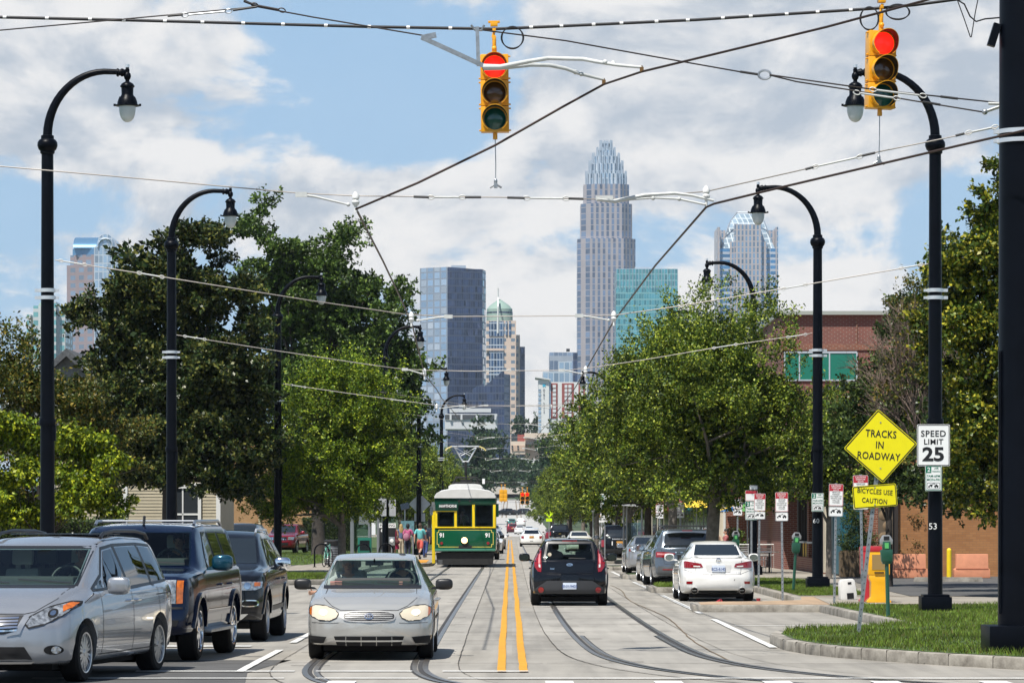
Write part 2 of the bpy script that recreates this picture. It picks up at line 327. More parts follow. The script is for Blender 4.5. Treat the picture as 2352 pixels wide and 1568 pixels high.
# ================================================================ SETTING
def RZ(y):
 return float(np.interp(y,[0,480,650,750,850,950,1050,1200,1400,1800,2600,7000],[0,0,.5,1.7,3.1,5.1,7.4,10.0,12,16,20,20]))
YS = [20,44,60,90,130,180,240,320,420,520,600,650,700,750,800,850,900,950,1000,1050,1120,1200,1300,1400]
def strip(xs,y0,y1,dz,step=None):
 """a ribbon following the street's height; xs(y) gives its two edges"""
 ys = [y0] + [y for y in YS if y0 + .01 < y < y1 - .01] + [y1]
 if step: ys = list(np.arange(y0,y1,step)) + [y1]
 mb = MB();vs = []
 for y in ys:
  a,b = xs(y);vs += [(a,y,RZ(y) + dz),(b,y,RZ(y) + dz)]
 mb.add(vs,[(2 * i,2 * i + 1,2 * i + 3,2 * i + 2) for i in range(len(ys) - 1)]);return mb
def mat_concrete(name,c,dark=.72,warm=None):
 m = mat(name,c,.82,0,var=.16,vscale=.55,bump=.12,bscale=45,detail=10)
 nt = m.node_tree;b = nt.nodes['Principled BSDF'];src = b.inputs['Base Color'].links[0].from_socket
 tc = nt.nodes.new('ShaderNodeTexCoord');mp = nt.nodes.new('ShaderNodeMapping');mp.inputs['Scale'].default_value = (2.2,.12,1);nt.links.new(tc.outputs['Object'],mp.inputs[0])
 n = nt.nodes.new('ShaderNodeTexNoise');n.inputs['Scale'].default_value = 1.3;n.inputs['Detail'].default_value = 8;nt.links.new(mp.outputs[0],n.inputs['Vector'])
 mr = nt.nodes.new('ShaderNodeMapRange');mr.inputs[1].default_value = .42;mr.inputs[2].default_value = .75;mr.inputs[3].default_value = 1.05;mr.inputs[4].default_value = dark;nt.links.new(n.outputs[0],mr.inputs[0])
 n3 = nt.nodes.new('ShaderNodeTexNoise');n3.inputs['Scale'].default_value = 40;n3.inputs['Detail'].default_value = 4;nt.links.new(tc.outputs['Object'],n3.inputs['Vector'])
 m3 = nt.nodes.new('ShaderNodeMapRange');m3.inputs[3].default_value = .82;m3.inputs[4].default_value = 1.16;nt.links.new(n3.outputs[0],m3.inputs[0])
 br = nt.nodes.new('ShaderNodeTexBrick');br.offset = .37;br.inputs['Scale'].default_value = 1;br.inputs['Brick Width'].default_value = 3.0;br.inputs['Row Height'].default_value = 4.6;br.inputs['Mortar Size'].default_value = 0
 br.inputs['Color1'].default_value = (.88,.88,.88,1);br.inputs['Color2'].default_value = (1.06,1.06,1.06,1);nt.links.new(tc.outputs['Object'],br.inputs['Vector'])
 n4 = nt.nodes.new('ShaderNodeTexNoise');n4.inputs['Scale'].default_value = .45;n4.inputs['Detail'].default_value = 9;n4.inputs['Roughness'].default_value = .7;nt.links.new(tc.outputs['Object'],n4.inputs['Vector'])
 m4 = nt.nodes.new('ShaderNodeMapRange');m4.inputs[1].default_value = .55;m4.inputs[2].default_value = .8;m4.inputs[3].default_value = 1;m4.inputs[4].default_value = .74;nt.links.new(n4.outputs[0],m4.inputs[0])
 mb_ = nt.nodes.new('ShaderNodeMath');mb_.operation = 'MULTIPLY';nt.links.new(br.outputs['Color'],mb_.inputs[0]);nt.links.new(m4.outputs[0],mb_.inputs[1])
 m5 = nt.nodes.new('ShaderNodeMath');m5.operation = 'MULTIPLY';nt.links.new(mr.outputs[0],m5.inputs[0]);nt.links.new(mb_.outputs[0],m5.inputs[1]);mr = m5
 mu = nt.nodes.new('ShaderNodeMath');mu.operation = 'MULTIPLY';nt.links.new(mr.outputs[0],mu.inputs[0]);nt.links.new(m3.outputs[0],mu.inputs[1])
 hs = nt.nodes.new('ShaderNodeHueSaturation');nt.links.new(src,hs.inputs['Color']);nt.links.new(mu.outputs[0],hs.inputs['Value']);nt.links.new(hs.outputs[0],b.inputs['Base Color'])
 return m
M_road = mat_concrete('street_concrete',(.30,.279,.243))
M_slab = mat_concrete('track_slab_concrete',(.325,.304,.268),.8)
M_far = mat('far_street_concrete',(.40,.39,.37),.85,var=.12,vscale=.06)
M_asph = mat('patched_asphalt',(.085,.083,.08),.85,var=.3,vscale=1.2,bump=.25,bscale=70)
M_kerb = mat('kerb_concrete',(.33,.305,.26),.85,var=.45,vscale=3.0,bump=.25,bscale=30,col2=(.12,.105,.085))
M_walk = mat_concrete('pavement_concrete',(.29,.26,.215),.8)
M_tan = mat_concrete('buff_concrete',(.37,.26,.165),.85)
M_tact = mat('tactile_orange',(.62,.27,.02),.7,var=.12,vscale=8)
M_grassg = mat('turf_soil',(.055,.095,.02),.95,var=.5,vscale=2.5,bump=.6,bscale=60,col2=(.035,.05,.012))
M_land = mat('far_land',(.05,.075,.03),.95,var=.4,vscale=.02)
M_seam = mat('joint_filler',(.085,.075,.062),.9,var=.5,vscale=2)
M_seam2 = mat('rust_stained_joint',(.16,.115,.07),.9,var=.4,vscale=3)
M_white = mat('road_paint_white',(.62,.62,.60),.6,var=.3,vscale=6,col2=(.50,.49,.46))
M_yellow = mat('road_paint_yellow',(.62,.29,.006),.6,var=.2,vscale=5)
M_railg = mat('rail_groove_asphalt',(.045,.042,.04),.8,var=.5,vscale=4)
M_rail = mat('worn_rail_steel',(.30,.265,.23),.3,.8,var=.4,vscale=3)
g = MB();gx = [-6000,-600,-60,-14,7,60,600,6000];gy = [-300,0] + YS + [1800,2600,7000];vs = []
for y in gy:
 for x in gx: vs.append((x,y,RZ(y) - .05))
n = len(gx);g.add(vs,[(j * n + i,j * n + i + 1,(j + 1) * n + i + 1,(j + 1) * n + i) for j in range(len(gy) - 1) for i in range(n - 1)])
struct('ground',g,M_land)
struct('road',strip(lambda y: (-15,15) if y < 44.1 else ((-13,9) if y < 109 else (-6.2,6.6)),20,520,0.0),M_road)
struct('far_road',strip(lambda y: (-6.2,6.6),520,1250,0.03),M_far)
a = MB();a.add([(x,y,.004) for x,y in [(-15,20),(-3.0,20),(-3.0,41),(-3.22,44.5),(-3.1,46.5),(-2.93,48.7),(-15,48.9)]],[tuple(range(7))]);struct('asphalt_patch',a,M_asph)
RT = [(1.62,660),(1.62,200),(1.62,90),(1.64,74),(1.70,61.5),(1.80,54),(1.92,50),(2.2,47.2),(2.52,45.4),(3.1,43.4),(3.9,41.6),(5.2,39.6),(8,36.8),(14,33)]
LT = [(-1.95,660),(-1.95,160),(-1.93,80),(-1.90,58),(-1.88,52),(-1.88,48.5),(-1.85,46.2),(-1.78,44.4),(-1.6,42.6),(-1.35,41.3),(-.8,39.6),(.6,37.4),(4,33.6)]
def smooth(pts,it=3):
 p = [np.array(q,float) for q in pts]
 for _ in range(it):
  q = [p[0]]
  for a_,b_ in zip(p[:-1],p[1:]): q += [a_ * .75 + b_ * .25,a_ * .25 + b_ * .75]
  p = q + [p[-1]]
 return p
RTs,LTs = smooth(RT),smooth(LT)
def off_curve(pts,d):
 out = []
 for i,p in enumerate(pts):
  t = pts[min(i + 1,len(pts) - 1)] - pts[max(i - 1,0)];t = t / (np.hypot(*t) + 1e-9)
  out.append((p[0] - t[1] * d,p[1] + t[0] * d))
 return out
def ribbon(mb,pts,w0,w1,z,jit=0,mi=0):
 L = off_curve(pts,w0);Rr = off_curve(pts,w1);vs = []
 for (a,b) in zip(L,Rr):
  j = rnd.uniform(-jit,jit);vs += [(a[0] + j,a[1],RZ(a[1]) + z),(b[0] + j,b[1],RZ(b[1]) + z)]
 mb.add(vs,[(2 * i,2 * i + 1,2 * i + 3,2 * i + 2) for i in range(len(pts) - 1)],mi)
def dense(pts,step=.8,ymax=300):
 out = [pts[0]]
 for a,b in zip(pts[:-1],pts[1:]):
  n = max(1,int(np.hypot(*(b - a)) / (step if b[1] < ymax else 40)));out += [a + (b - a) * k / n for k in range(1,n + 1)]
 return out
for k,T in enumerate((LTs,RTs)):
 s = MB();ribbon(s,dense(T,4),-1.17,1.17,.004);struct('track_slab',s,M_slab)
 gmb,rmb,sm = MB(),MB(),MB()
 for sgn in (-1,1):
  c = sgn * .7175
  ribbon(gmb,dense(T,2),c - .065,c + .06,.008)
  ribbon(rmb,dense(T,2),c - .035 + .03 * sgn,c + .035 + .03 * sgn,.014)
  nearT = [p for p in dense(T,2) if p[1] < (60 if k else 57)]
  ribbon(rmb,nearT,c - .105 * sgn - .03,c - .105 * sgn + .03,.013);ribbon(gmb,nearT,c - .14 * sgn - .02,c - .14 * sgn + .02,.0085)
  ribbon(sm,dense(T,.7),sgn * 1.17 - .006,sgn * 1.17 + .006,.012,.006)
 struct('rail_groove',gmb,M_railg);struct('rails',rmb,M_rail);struct('slab_joint',sm,M_seam)
j = MB()
for y in list(np.arange(47.5,240,4.6)):
 for (x0,x1) in ((-13,-3.15),(-3.1,-.8),(-.75,.4),(.45,2.75),(2.8,6.2)):
  if y > 108: x0 = max(x0,-6)
  if rnd.random() < .75: j.box(((x0 + x1) / 2,y + rnd.uniform(-.2,.2),.0127),(x1 - x0,.02 + .00012 * y,.001))
 for T in (LTs,RTs):
  c = min(T,key=lambda p: abs(p[1] - y))[0]
  for sgn in (-1,1):
   if rnd.random() < .8: j.box((c + sgn * (.72 + rnd.uniform(-.1,.1)),y + rnd.uniform(-1,1),.0133),(rnd.uniform(.35,.6),.07,.001))
struct('cross_joints',j,M_seam)
j = MB();[ribbon(j,[np.array((x,y)) for y in range(870,1176,15)],-.12,.12,.06) for x in (-2.4,-1.4,1.2,2.2)];struct('far_rails',j,M_seam2)
j = MB();ribbon(j,[np.array((2.9 + .1 * math.sin(y * .2),y)) for y in np.arange(48,110,1)],-.012,.012,.0126,.01);struct('rusty_joint',j,M_seam2)
cx = lambda y: -.0006 * (y - 45)
for sx in (-1,1):
 j = MB();pts = [np.array((cx(y) + sx * .135 + .006 * math.sin(y * .31),y)) for y in list(np.arange(44.6,300,1.2)) + list(range(300,640,20))]
 ribbon(j,pts,-.052,.052,.017,.004);struct('yellow_line',j,M_yellow)
j = MB()
for (a,b) in ((53.4,69.7),(74,93.3),(99,116),(124,141),(150,166)):
 ribbon(j,[np.array((3.82 + .0 * y,y)) for y in np.arange(a,b,1)],-.06,.06,.0165,.006)
for (a,b) in ((44.6,52.5),(55.6,62),(64,80)): ribbon(j,[np.array((-3.33,y)) for y in np.arange(a,b,.6)],-.055,.055,.0165,.005)
for y in (93.5,65): j.box((5.1,y,.0165),(2.3,.1,.001))
struct('white_lines',j,M_white)
j = MB()
def bar(x0,x1,y,w): j.box(((x0 + x1) / 2,y,.0168),(x1 - x0,w,.001))
for (x0,x1) in ((-4.6,-2.66),(-2.4,-1.22),(-.85,.2)): bar(x0,x1,44.75,.2)
for (x0,x1) in ((-5.6,-2.66),(-2.3,-1.1),(-.75,6.4)): bar(x0,x1,42.7,.16)
for x in np.arange(-2.1,5.6,1.24):
 if not (-1.35 < x < -.7): bar(x,x + .32,40.9,2.0)
bar(-6.6,-3.85,54,.45);bar(-.3,1.4,160,.5);bar(-2.9,-.5,158,.4)
struct('crossing_lines',j,M_white)
def inset(poly,d):
 n = len(poly);out = []
 ar = sum(poly[i][0] * poly[(i + 1) % n][1] - poly[(i + 1) % n][0] * poly[i][1] for i in range(n));sg = 1 if ar > 0 else -1
 for i in range(n):
  p0,p1,p2 = (np.array(poly[(i + k) % n],float) for k in (-1,0,1))
  e1 = (p1 - p0) / (np.hypot(*(p1 - p0)) + 1e-9);e2 = (p2 - p1) / (np.hypot(*(p2 - p1)) + 1e-9)
  n1 = np.array((-e1[1],e1[0])) * sg;n2 = np.array((-e2[1],e2[0])) * sg
  b = n1 + n2;k = d / max(.35,1 + n1.dot(n2));out.append(tuple(p1 + b * k))
 return out
def raised(kname,fname,poly,fill,h=.15,inw=.17,fz=.004):
 mb = MB();mb.prism(poly,-.04,h,'XY');o = mb.build(kname,M_kerb,None,30,bevel=.035);o['kind'] = 'structure'
 q = MB();q.add([(x,y,h + fz) for x,y in inset(poly,inw)],[tuple(range(len(poly)))]);o = q.build(fname,fill);o['kind'] = 'structure'
def patch_on(name,poly,m,z):
 q = MB();q.add([(x,y,z) for x,y in poly],[tuple(range(len(poly)))]);o = q.build(name,m);o['kind'] = 'structure'
corner = [(3.9,53.4),(3.93,52.4),(4.1,51),(4.4,49.7),(4.95,48.2),(5.6,46.8),(6.5,45.2),(8,43.4),(10,41.8),(16,39),(16,75.6),(6.35,75.6),(6.5,68),(6.72,61.8),(5.4,59.6),(4.5,58.4),(4.1,57.2),(3.92,55.6)]
raised('corner_kerb','corner_verge',corner,M_grassg)
raised('crossing_kerb','crossing_landing',[(3.74,75.62),(6.36,75.62),(16,75.62),(16,84),(6.5,84.5),(6.2,80.5),(5.2,79.2),(4.2,78.9),(3.8,78)],M_tan)
raised('street_kerb','pavement',[(6.5,84.52),(60,84.52),(60,640),(6.2,640),(6.4,300)],M_walk)
for (a,b) in ((97,101.5),(122,126),(146,150),(170,174),(194,198),(226,231)):
 raised('bay_kerb','bay_planting',[(3.7,a + .3),(4.0,a),(6.34,a),(6.34,b),(4.0,b),(3.7,b - .5)],M_grassg)
kj = MB();L_ = 0
for (a,b) in list(zip(corner[:10],corner[1:11])):
 a,b = Vector(a),Vector(b);ln = (b - a).length;L_ += ln
 for q in ([.5] if ln > .9 else []) + ([.98] if L_ > 1.1 else []):
  p = a.lerp(b,q);n_ = Vector((-(b - a).y,(b - a).x)).normalized();an = math.atan2(n_.y,n_.x);kj.box((p.x + n_.x * .075,p.y + n_.y * .075,.0755),(.156,.011,.153),rz=an)
 if L_ > 1.1: L_ = 0
struct('kerb_joints',kj,M_seam)
patch_on('verge_grass',[(6.7,85.2),(8.6,86),(8.5,112),(6.65,112)],M_grassg,.16)
patch_on('verge_grass',[(6.7,118),(8.0,118),(8.0,240),(6.6,240)],M_grassg,.16)
patch_on('driveway',[(9.2,84.6),(40,84.6),(40,118),(10.6,118),(9.6,100)],M_asph,.162)
patch_on('driveway',[(10.0,62),(15.8,60),(15.8,72.5),(9.8,72.5)],M_walk,.162)
patch_on('pavement_band',[(6.6,76),(15.6,76),(15.6,83.6),(6.9,83.6)],M_walk,.162)
left = [(-5.6,110.3),(-7,109.2),(-60,108),(-60,640),(-3.9,640),(-3.65,175),(-3.5,162),(-3.6,158.5),(-4.3,155),(-5.2,151),(-5.5,146)]
raised('street_kerb','pavement',left,M_walk)
patch_on('verge_grass',[(-5.8,111),(-7,110),(-13,109.6),(-13,124),(-9,126),(-5.8,124)],M_grassg,.16)
patch_on('verge_grass',[(-8.6,150),(-40,146),(-40,500),(-5.6,500),(-5.3,220)],M_grassg,.16)
patch_on('driveway',[(-9,128),(-40,124),(-40,145),(-8.8,149)],M_asph,.162)
patch_on('tactile_paving',[(-3.75,160),(-4.55,156),(-4.7,172),(-3.9,172)],M_tact,.164)
def blades(name,polys,n,h,wd,seed,z=.155):
 r = np.random.default_rng(seed);pts = []
 for poly,k in zip(polys,n):
  P_ = np.array(poly);lo,hi = P_.min(0),P_.max(0);c = r.uniform(lo,hi,(k * 3,2));ins = np.zeros(len(c),bool);j = len(P_) - 1
  for i in range(len(P_)):
   a,b = P_[i],P_[j];cr = ((a[1] > c[:,1]) != (b[1] > c[:,1])) & (c[:,0] < (b[0] - a[0]) * (c[:,1] - a[1]) / (b[1] - a[1] + 1e-12) + a[0]);ins ^= cr;j = i
  pts.append(c[ins][:k])
 c = np.concatenate(pts);m = len(c);ang = r.uniform(0,6.28,m);hh = h * r.uniform(.5,1.3,m) * (0.75 + .35 * np.sin(c[:,0] * 1.7) * np.sin(c[:,1] * .9));ln = r.normal(0,.35,(m,2)) * hh[:,None]
 dx = np.cos(ang) * wd;dy = np.sin(ang) * wd;V = np.zeros((m,3,3));V[:,0] = np.c_[c[:,0] - dx,c[:,1] - dy,np.full(m,z)];V[:,1] = np.c_[c[:,0] + dx,c[:,1] + dy,np.full(m,z)];V[:,2] = np.c_[c[:,0] + ln[:,0],c[:,1] + ln[:,1],z + hh]
 me = npmesh(name,V.reshape(-1,3),np.arange(m * 3).reshape(-1,3),[leafmat('grass_blade',(.11,.095,.03),(.105,.18,.022),(.20,.28,.035),.3,.5)])
 return me
o = link('grass',blades('grass',[inset(corner[:14] + [(6.9,62.5)] + corner[14:],.2),[(6.7,85.2),(8.6,86),(8.5,112),(6.65,112)]],[95000,26000],.085,.008,3));tag(o,'short green grass on the corner verge and beside the parking bays','grass',kind='stuff')
o = link('grass',blades('grass_left',[[(-5.8,111),(-7,110),(-13,109.6),(-13,124),(-9,126),(-5.8,124)],[(-8.6,150),(-16,146),(-16,220),(-5.6,220)],[(3.9,97.4),(6.2,97.4),(6.2,101),(3.9,101)]],[26000,14000,4000],.10,.014,4));tag(o,'short green grass on the left verge in front of the pavement','grass',kind='stuff')
# ================================================================ STREET LAMPS
lamp_globe = mat('lamp_globe_glass',(.62,.66,.66),.12,0,var=.12,vscale=5,spec=.7)
def make_lamp():
 t = thing('street_lamp','x','street lamp')
 b = MB();b.box((0,0,.14),(.58,.58,.28),mi=0);b.box((0,0,.30),(.50,.50,.05));b.build('base',black_paint,t,bevel=.012)
 p = MB();p.tube([(0,0,.3),(0,0,4.6),(0,0,8.95)],[.142,.130,.113],20);p.lathe([(.155,3.55),(.16,3.57),(.16,3.66),(.155,3.68)],seg=20);p.box((.13,-.06,3.4),(.08,.1,.3));p.build('pole',black_paint,t)
 c = MB();c.lathe([(.118,8.74),(.14,8.76),(.14,8.80),(.17,8.83),(.195,8.90),(.19,8.96),(.16,9.01),(.125,9.03),(.125,9.09),(.11,9.10)],seg=22);c.build('collar',black_paint,t)
 a = MB();pts = []
 for k in range(15):
  an = R(180 - 95 * k / 14);pts.append((1.12 + 1.12 * math.cos(an),0,9.08 + 1.24 * math.sin(an)))
 pts = [(0,0,9.02)] + pts + [(1.36,0,10.31)]
 a.tube(pts,[.095] + [.092 - .0026 * k for k in range(len(pts) - 1)],14);a.lathe([(.062,1.32),(.08,1.33),(.08,1.36),(.06,1.37),(.06,1.40),(.078,1.41),(.078,1.44),(.05,1.50)],(0,0,10.30),14,axis='X');a.build('arm',black_paint,t)
 h = MB();x = 1.53;H = Matrix.Translation((x,0,9.35)) @ Matrix.Diagonal((.84,.84,.755,1)) @ Matrix.Translation((-x,0,-9.435));h.off = H
 h.lathe([(.03,10.80),(.05,10.78),(.05,10.72),(.045,10.70),(.075,10.66),(.085,10.60),(.07,10.54),(.045,10.50),(.05,10.46),(.09,10.44),(.14,10.40),(.15,10.37),(.165,10.36),(.165,10.33),(.14,10.31),(.135,10.14),(.15,10.10),(.20,10.03),(.225,9.95),(.235,9.88),(.285,9.87),(.285,9.845),(.2,9.84)],(x,0,0),24)
 for k in range(8):
  an = k * math.pi / 4 + .39;h.box((x + .205 * math.cos(an),.205 * math.sin(an),10.0),(.012,.02,.16),rz=an,ry=-.3)
 for k in range(4):
  an = k * math.pi / 2;h.box((x + .29 * math.cos(an),.29 * math.sin(an),9.87),(.05,.03,.06),rz=an)
 h.lathe([(.045,10.86),(.04,10.80)],(x,0,0),12)
 hd = h.build('lamp_head',black_paint,t)
 s = MB();s.off = H;s.lathe([(.046,10.88),(.046,10.80)],(x,0,.02),12);s.build('photocell',alum,hd)
 g = MB();g.off = H;g.lathe([(.192,9.842),(.195,9.80),(.19,9.72),(.172,9.62),(.14,9.53),(.09,9.465),(.04,9.44),(.005,9.435)],(x,0,0),24);g.build('globe',lamp_globe,t)
 for q,zz in enumerate((0,-.14)):
  cl = MB();cl.lathe([(.150,0),(.152,0),(.152,.07),(.150,.07)],(0,0,6.1 + zz),22);cl.box((-.19,0,6.135 + zz),(.10,.06,.06));cl.box((.18,0,6.135 + zz),(.08,.05,.05));cl.build('clamp_band',alum,t)
 return t
lamp0 = make_lamp()
LAMPS = [(109,70,1,'nearest black swan-neck street lamp on the left, beyond the silver minivan roof'),
 (394,95,1,'black swan-neck lamp standing in front of the big dark magnolia'),
 (638,128,1,'black swan-neck lamp on the verge left of the light green street tree'),
 (885,160,1,'black swan-neck lamp by the tram stop, rising out of the light green tree'),
 (962,203,1,'black swan-neck lamp behind the blank back of the diamond sign'),
 (1014,245,1,'smallest black swan-neck lamp on the left, just above the tram pantograph'),
 (2148,70,-1,'black swan-neck lamp carrying the speed limit sign'),
 (1878,94,-1,'black swan-neck lamp carrying the small green two-hour parking sign'),
 (1730,121,-1,'black swan-neck lamp with its head in front of the glass-crowned tower'),
 (1632,149,-1,'black swan-neck lamp with its arm half sunk in the large elm crown'),
 (1400,208,-1,'black swan-neck lamp with its head before the tallest tower base'),
 (1392,262,-1,'farthest black swan-neck lamp on the right, above the street trees')]
for i,(u,d,s,lab) in enumerate(LAMPS):
 o = lamp0 if i == 0 else dup(lamp0)
 o.location = (X(u,d),d,.15);o.rotation_euler = (0,0,0 if s > 0 else math.pi);o['label'] = lab;o['group'] = 'swan-neck street lamps along both kerbs'
 if u in (2148,1878):
  mb = MB();put_text(mb,'53' if u == 2148 else '60',(.06 if u == 2148 else .05,.151,1.62 if u == 2148 else 1.75),.17,0,.0,face='B');mb.build('painted_number',white_paint,o)
t = thing('signal_mast','massive black signal mast with silver bands at the right edge of the street','mast',(X(2353,47.5),47.5,.15))
b = MB();b.box((0,0,.17),(1.02,.9,.36));b.build('base',black_paint,t,bevel=.012)
b = MB();b.tube([(0,0,.3),(0,0,12)],[.345,.315],32);b.box((-.335,-.12,2.2),(.03,.04,3.4));b.build('pole',black_paint,t)
for zz in (6.72,6.60):
 b = MB();b.lathe([(.348,0),(.352,0),(.352,.055),(.348,.055)],(0,0,zz),32);b.box((-.37,0,zz + .03),(.06,.07,.05));b.build('clamp_band',alum,t)
b = MB();b.box((-.40,-.05,8.0),(.10,.12,.30),ry=.3);b.build('cable_entry',black_paint,t)
# ================================================================ TRAFFIC SIGNALS
sig_yellow = mat('signal_yellow',(.78,.36,.01),.38,var=.07,vscale=7,coat=.2)
lens_red = mat('red_lens_lit',(.8,.01,.005),.3,emit=1.3,ecol=(1,.012,.006))
lens_amber = mat('amber_lens_dark',(.075,.032,.006),.15,spec=.8)
lens_green = mat('green_lens_dark',(.006,.075,.055),.15,spec=.8)
visor_in = mat('visor_lining',(.02,.018,.014),.6)
def make_signal():
 t = thing('traffic_light','x','traffic light')
 b = MB()
 for k in range(3):
  b.box((0,.05,.71 - .355 * k),(.385,.20,.350));
  for sx in (-1,1):
   for zz in (-.15,.15): b.box((sx * .205,.03,.71 - .355 * k + zz),(.03,.05,.022))
 hs = b.build('housing',sig_yellow,t,bevel=.012)
 for k,ml in enumerate((lens_red,lens_amber,lens_green)):
  z = .71 - .355 * k
  L = MB();L.lathe([(.001,-.095),(.08,-.09),(.148,-.065),(.15,-.052)],(0,0,z),32,axis='Y',caps=False);L.build('lens',ml,t)
  V = MB();n = 32;vs = []
  for q in range(n + 1):
   a = R(-58 + 296 * q / n);
   for (rr,y) in ((.172,-.05),(.178,-.05 - .24 * (.55 + .45 * max(0,math.sin(a)))),(.170,-.05 - .24 * (.55 + .45 * max(0,math.sin(a)))),(.165,-.05)): vs.append((rr * math.cos(a),y,z + rr * math.sin(a)))
  fs = [];ms = []
  for q in range(n):
   for c_ in range(4): fs.append((4 * q + c_,4 * q + (c_ + 1) % 4,4 * q + 4 + (c_ + 1) % 4,4 * q + 4 + c_));ms.append(1 if c_ == 2 else 0)
  V.v = vs;V.f = fs;V.m = ms;V.lathe([(.15,-.052),(.185,-.052),(.185,-.062),(.15,-.062),(.15,-.052)],(0,0,z),32,0,'Y',caps=False);V.build('visor',[sig_yellow,visor_in],t)
 h = MB();h.tube([(0,.05,.88),(0,.05,1.0)],.035,12);h.tube([(0,.05,1.0),(0,.05,1.12)],.028,10);h.box((0,.05,1.12),(.05,.05,.06));h.tube([(-.02,.05,1.12),(.015,.05,1.26)],.02,8);h.box((0,.05,1.22),(.045,.07,.05));h.box((0,.05,1.30),(.10,.08,.05));h.box((0,.05,1.335),(.16,.05,.03));h.ball((0,.02,.97),(.035,.03,.035));h.build('hanger',sig_yellow,t,bevel=.004)
 f = MB();f.tube([(0,.05,-.18),(0,.05,-.27)],.032,10);f.box((0,.05,-.245),(.055,.05,.05));f.build('foot_bracket',sig_yellow,t)
 e = MB();e.tube([(0,.05,-.27),(.004,.05,-.6),(0,.05,-.80)],.007,6);e.ball((0,.05,-.84),(.025,.02,.04));e.box((0,.05,-.90),(.05,.05,.07));e.tube([(-.08,.05,-.93),(0,.05,-.88),(.08,.05,-.93)],.014,6);e.build('tether',galv,t)
 return t
sg = make_signal();z0 = P(1137,0,50)
def place_signal(o,u,v0,lab,tilt):
 p = P(u,v0,50);o.location = (p.x,49.95,p.z - .888);o['label'] = lab;o['group'] = 'traffic lights hanging over the street';o.rotation_euler = (0,tilt,R(0))
place_signal(sg,1137,126,'yellow traffic light showing red, hung above the silver sedan at the picture centre',R(-.6))
s2 = dup(sg);place_signal(s2,2023,72,'yellow traffic light showing red beside the nearest right lamp head',R(1.0));s2.rotation_euler[2] = R(13)
# ================================================================ OVERHEAD WIRES
wire_dark = mat('weathered_wire',(.035,.028,.026),.55,.3)
wire_pale = mat('steel_wire',(.36,.33,.30),.5,.5)
wire_cu = mat('contact_wire_copper',(.055,.036,.030),.5,.5)
cable_blk = mat('cable_sheath',(.010,.010,.012),.5)
tape = mat('white_tape',(.75,.74,.72),.6)
arm_white = mat('pale_grey_arm_paint',(.56,.57,.55),.5,var=.15,vscale=8)
porcelain = mat('porcelain',(.72,.72,.70),.25)
brass = mat('bronze_clip',(.30,.16,.06),.4,.8)
def sag(p,q,s,n=8): return [p.lerp(q,k / n) - Vector((0,0,s * 4 * (k / n) * (1 - k / n))) for k in range(n + 1)]
def wire(name,label,cat,pts,r,m,seg=6,group=None,**k):
 mb = MB();mb.tube(pts,r,seg);o = mb.build(name,m,None,60);tag(o,label,cat,group);return o
def links(parent,a,b,m=galv):
 """turnbuckle rod between two eyes on a wire"""
 a,b = Vector(a),Vector(b);mb = MB();d = (b - a);n = d.normalized()
 mb.tube([a + n * .05,b - n * .05],.014,8);
 for q in (a,b):
  r_ = [q + n * (.045 * math.cos(t_)) + Vector((0,0,1)) * (.028 * math.sin(t_)) for t_ in np.linspace(0,6.3,13)];mb.tube(r_,.009,5)
 mb.build('insulated_link',m,parent)
def sleeve(parent,a,b):
 mb = MB();mb.tube([a,b],.017,8);mb.build('splice_sleeve',cable_blk,parent)
pp = lambda L,d=50: [P(u,v,d) for u,v in L]
pts = pp([(-60,36),(0,40),(300,47),(560,54),(850,62),(1137,67),(1300,60),(1600,46),(1850,30),(2010,20),(2100,12),(2220,-4),(2420,-40)],50.1)
o = wire('signal_cable','thick black signal cable with white tape bands, sagging across the top','cable',pts,.021,cable_blk,8)
for u in list(range(10,1090,92)) + list(range(1210,2010,74)):
 u += rnd.uniform(-9,9);v = np.interp(u,[0,300,560,850,1137,1300,1600,1850,2010],[40,47,54,62,67,60,46,30,20]);v2 = np.interp(u + 8,[0,300,560,850,1137,1300,1600,1850,2010],[40,47,54,62,67,60,46,30,20])
 mb = MB();mb.tube([P(u,v,50.1),P(u + 8,v2,50.1)],.0245,8);mb.build('tape_band',tape,o)
for (u,v,ru,rv,lab) in ((1177,87,24,26,'coiled black cable loop beside the middle traffic light'),(1997,43,20,27,'left coiled black cable loop above the right traffic light'),(2062,28,26,18,'right coiled black cable loop above the right traffic light')):
 mb = MB()
 for q in range(3): mb.tube([P(u + (ru + q) * math.cos(a_),v + (rv - q) * math.sin(a_),50.05 - .02 * q) for a_ in np.linspace(.6 * q,6.28 + .6 * q,26)],.008,6)
 o = mb.build('cable_loop',cable_blk);tag(o,lab,'cable loop','slack cable loops at the signals')
o = wire('guy_wire','thin guy wire rising from the left edge to the chain link at the top','wire',pp([(-40,76),(0,70),(200,52),(398,34)],49) + pp([(590,16)],49),.009,wire_dark);links(o,P(425,35,49),P(525,26,49));sleeve(o,P(385,37,49),P(420,34,49));sleeve(o,P(535,24,49),P(590,16,49))
pts = pp([(520,-22),(590,16),(720,40),(985,84)],49)
o = wire('guy_wire','guy wire running from the top edge down to the grey bracket arm','wire',pts,.010,wire_dark);links(o,P(585,12,49),P(648,24,49),wire_dark);sleeve(o,P(560,3,49),P(590,14,49))
o = wire('guy_wire','guy wire running from the bracket post down right to the iron ring','wire',pp([(1097,68),(1300,94),(1500,130),(1738,172)],49),.010,wire_dark)
mb = MB();mb.tube([P(1756 + 14 * math.cos(a_),172 + 10 * math.sin(a_),49) for a_ in np.linspace(0,6.3,18)],.016,6);mb.build('iron_ring',galv,o);sleeve(o,P(1700,165,49),P(1740,171,49))
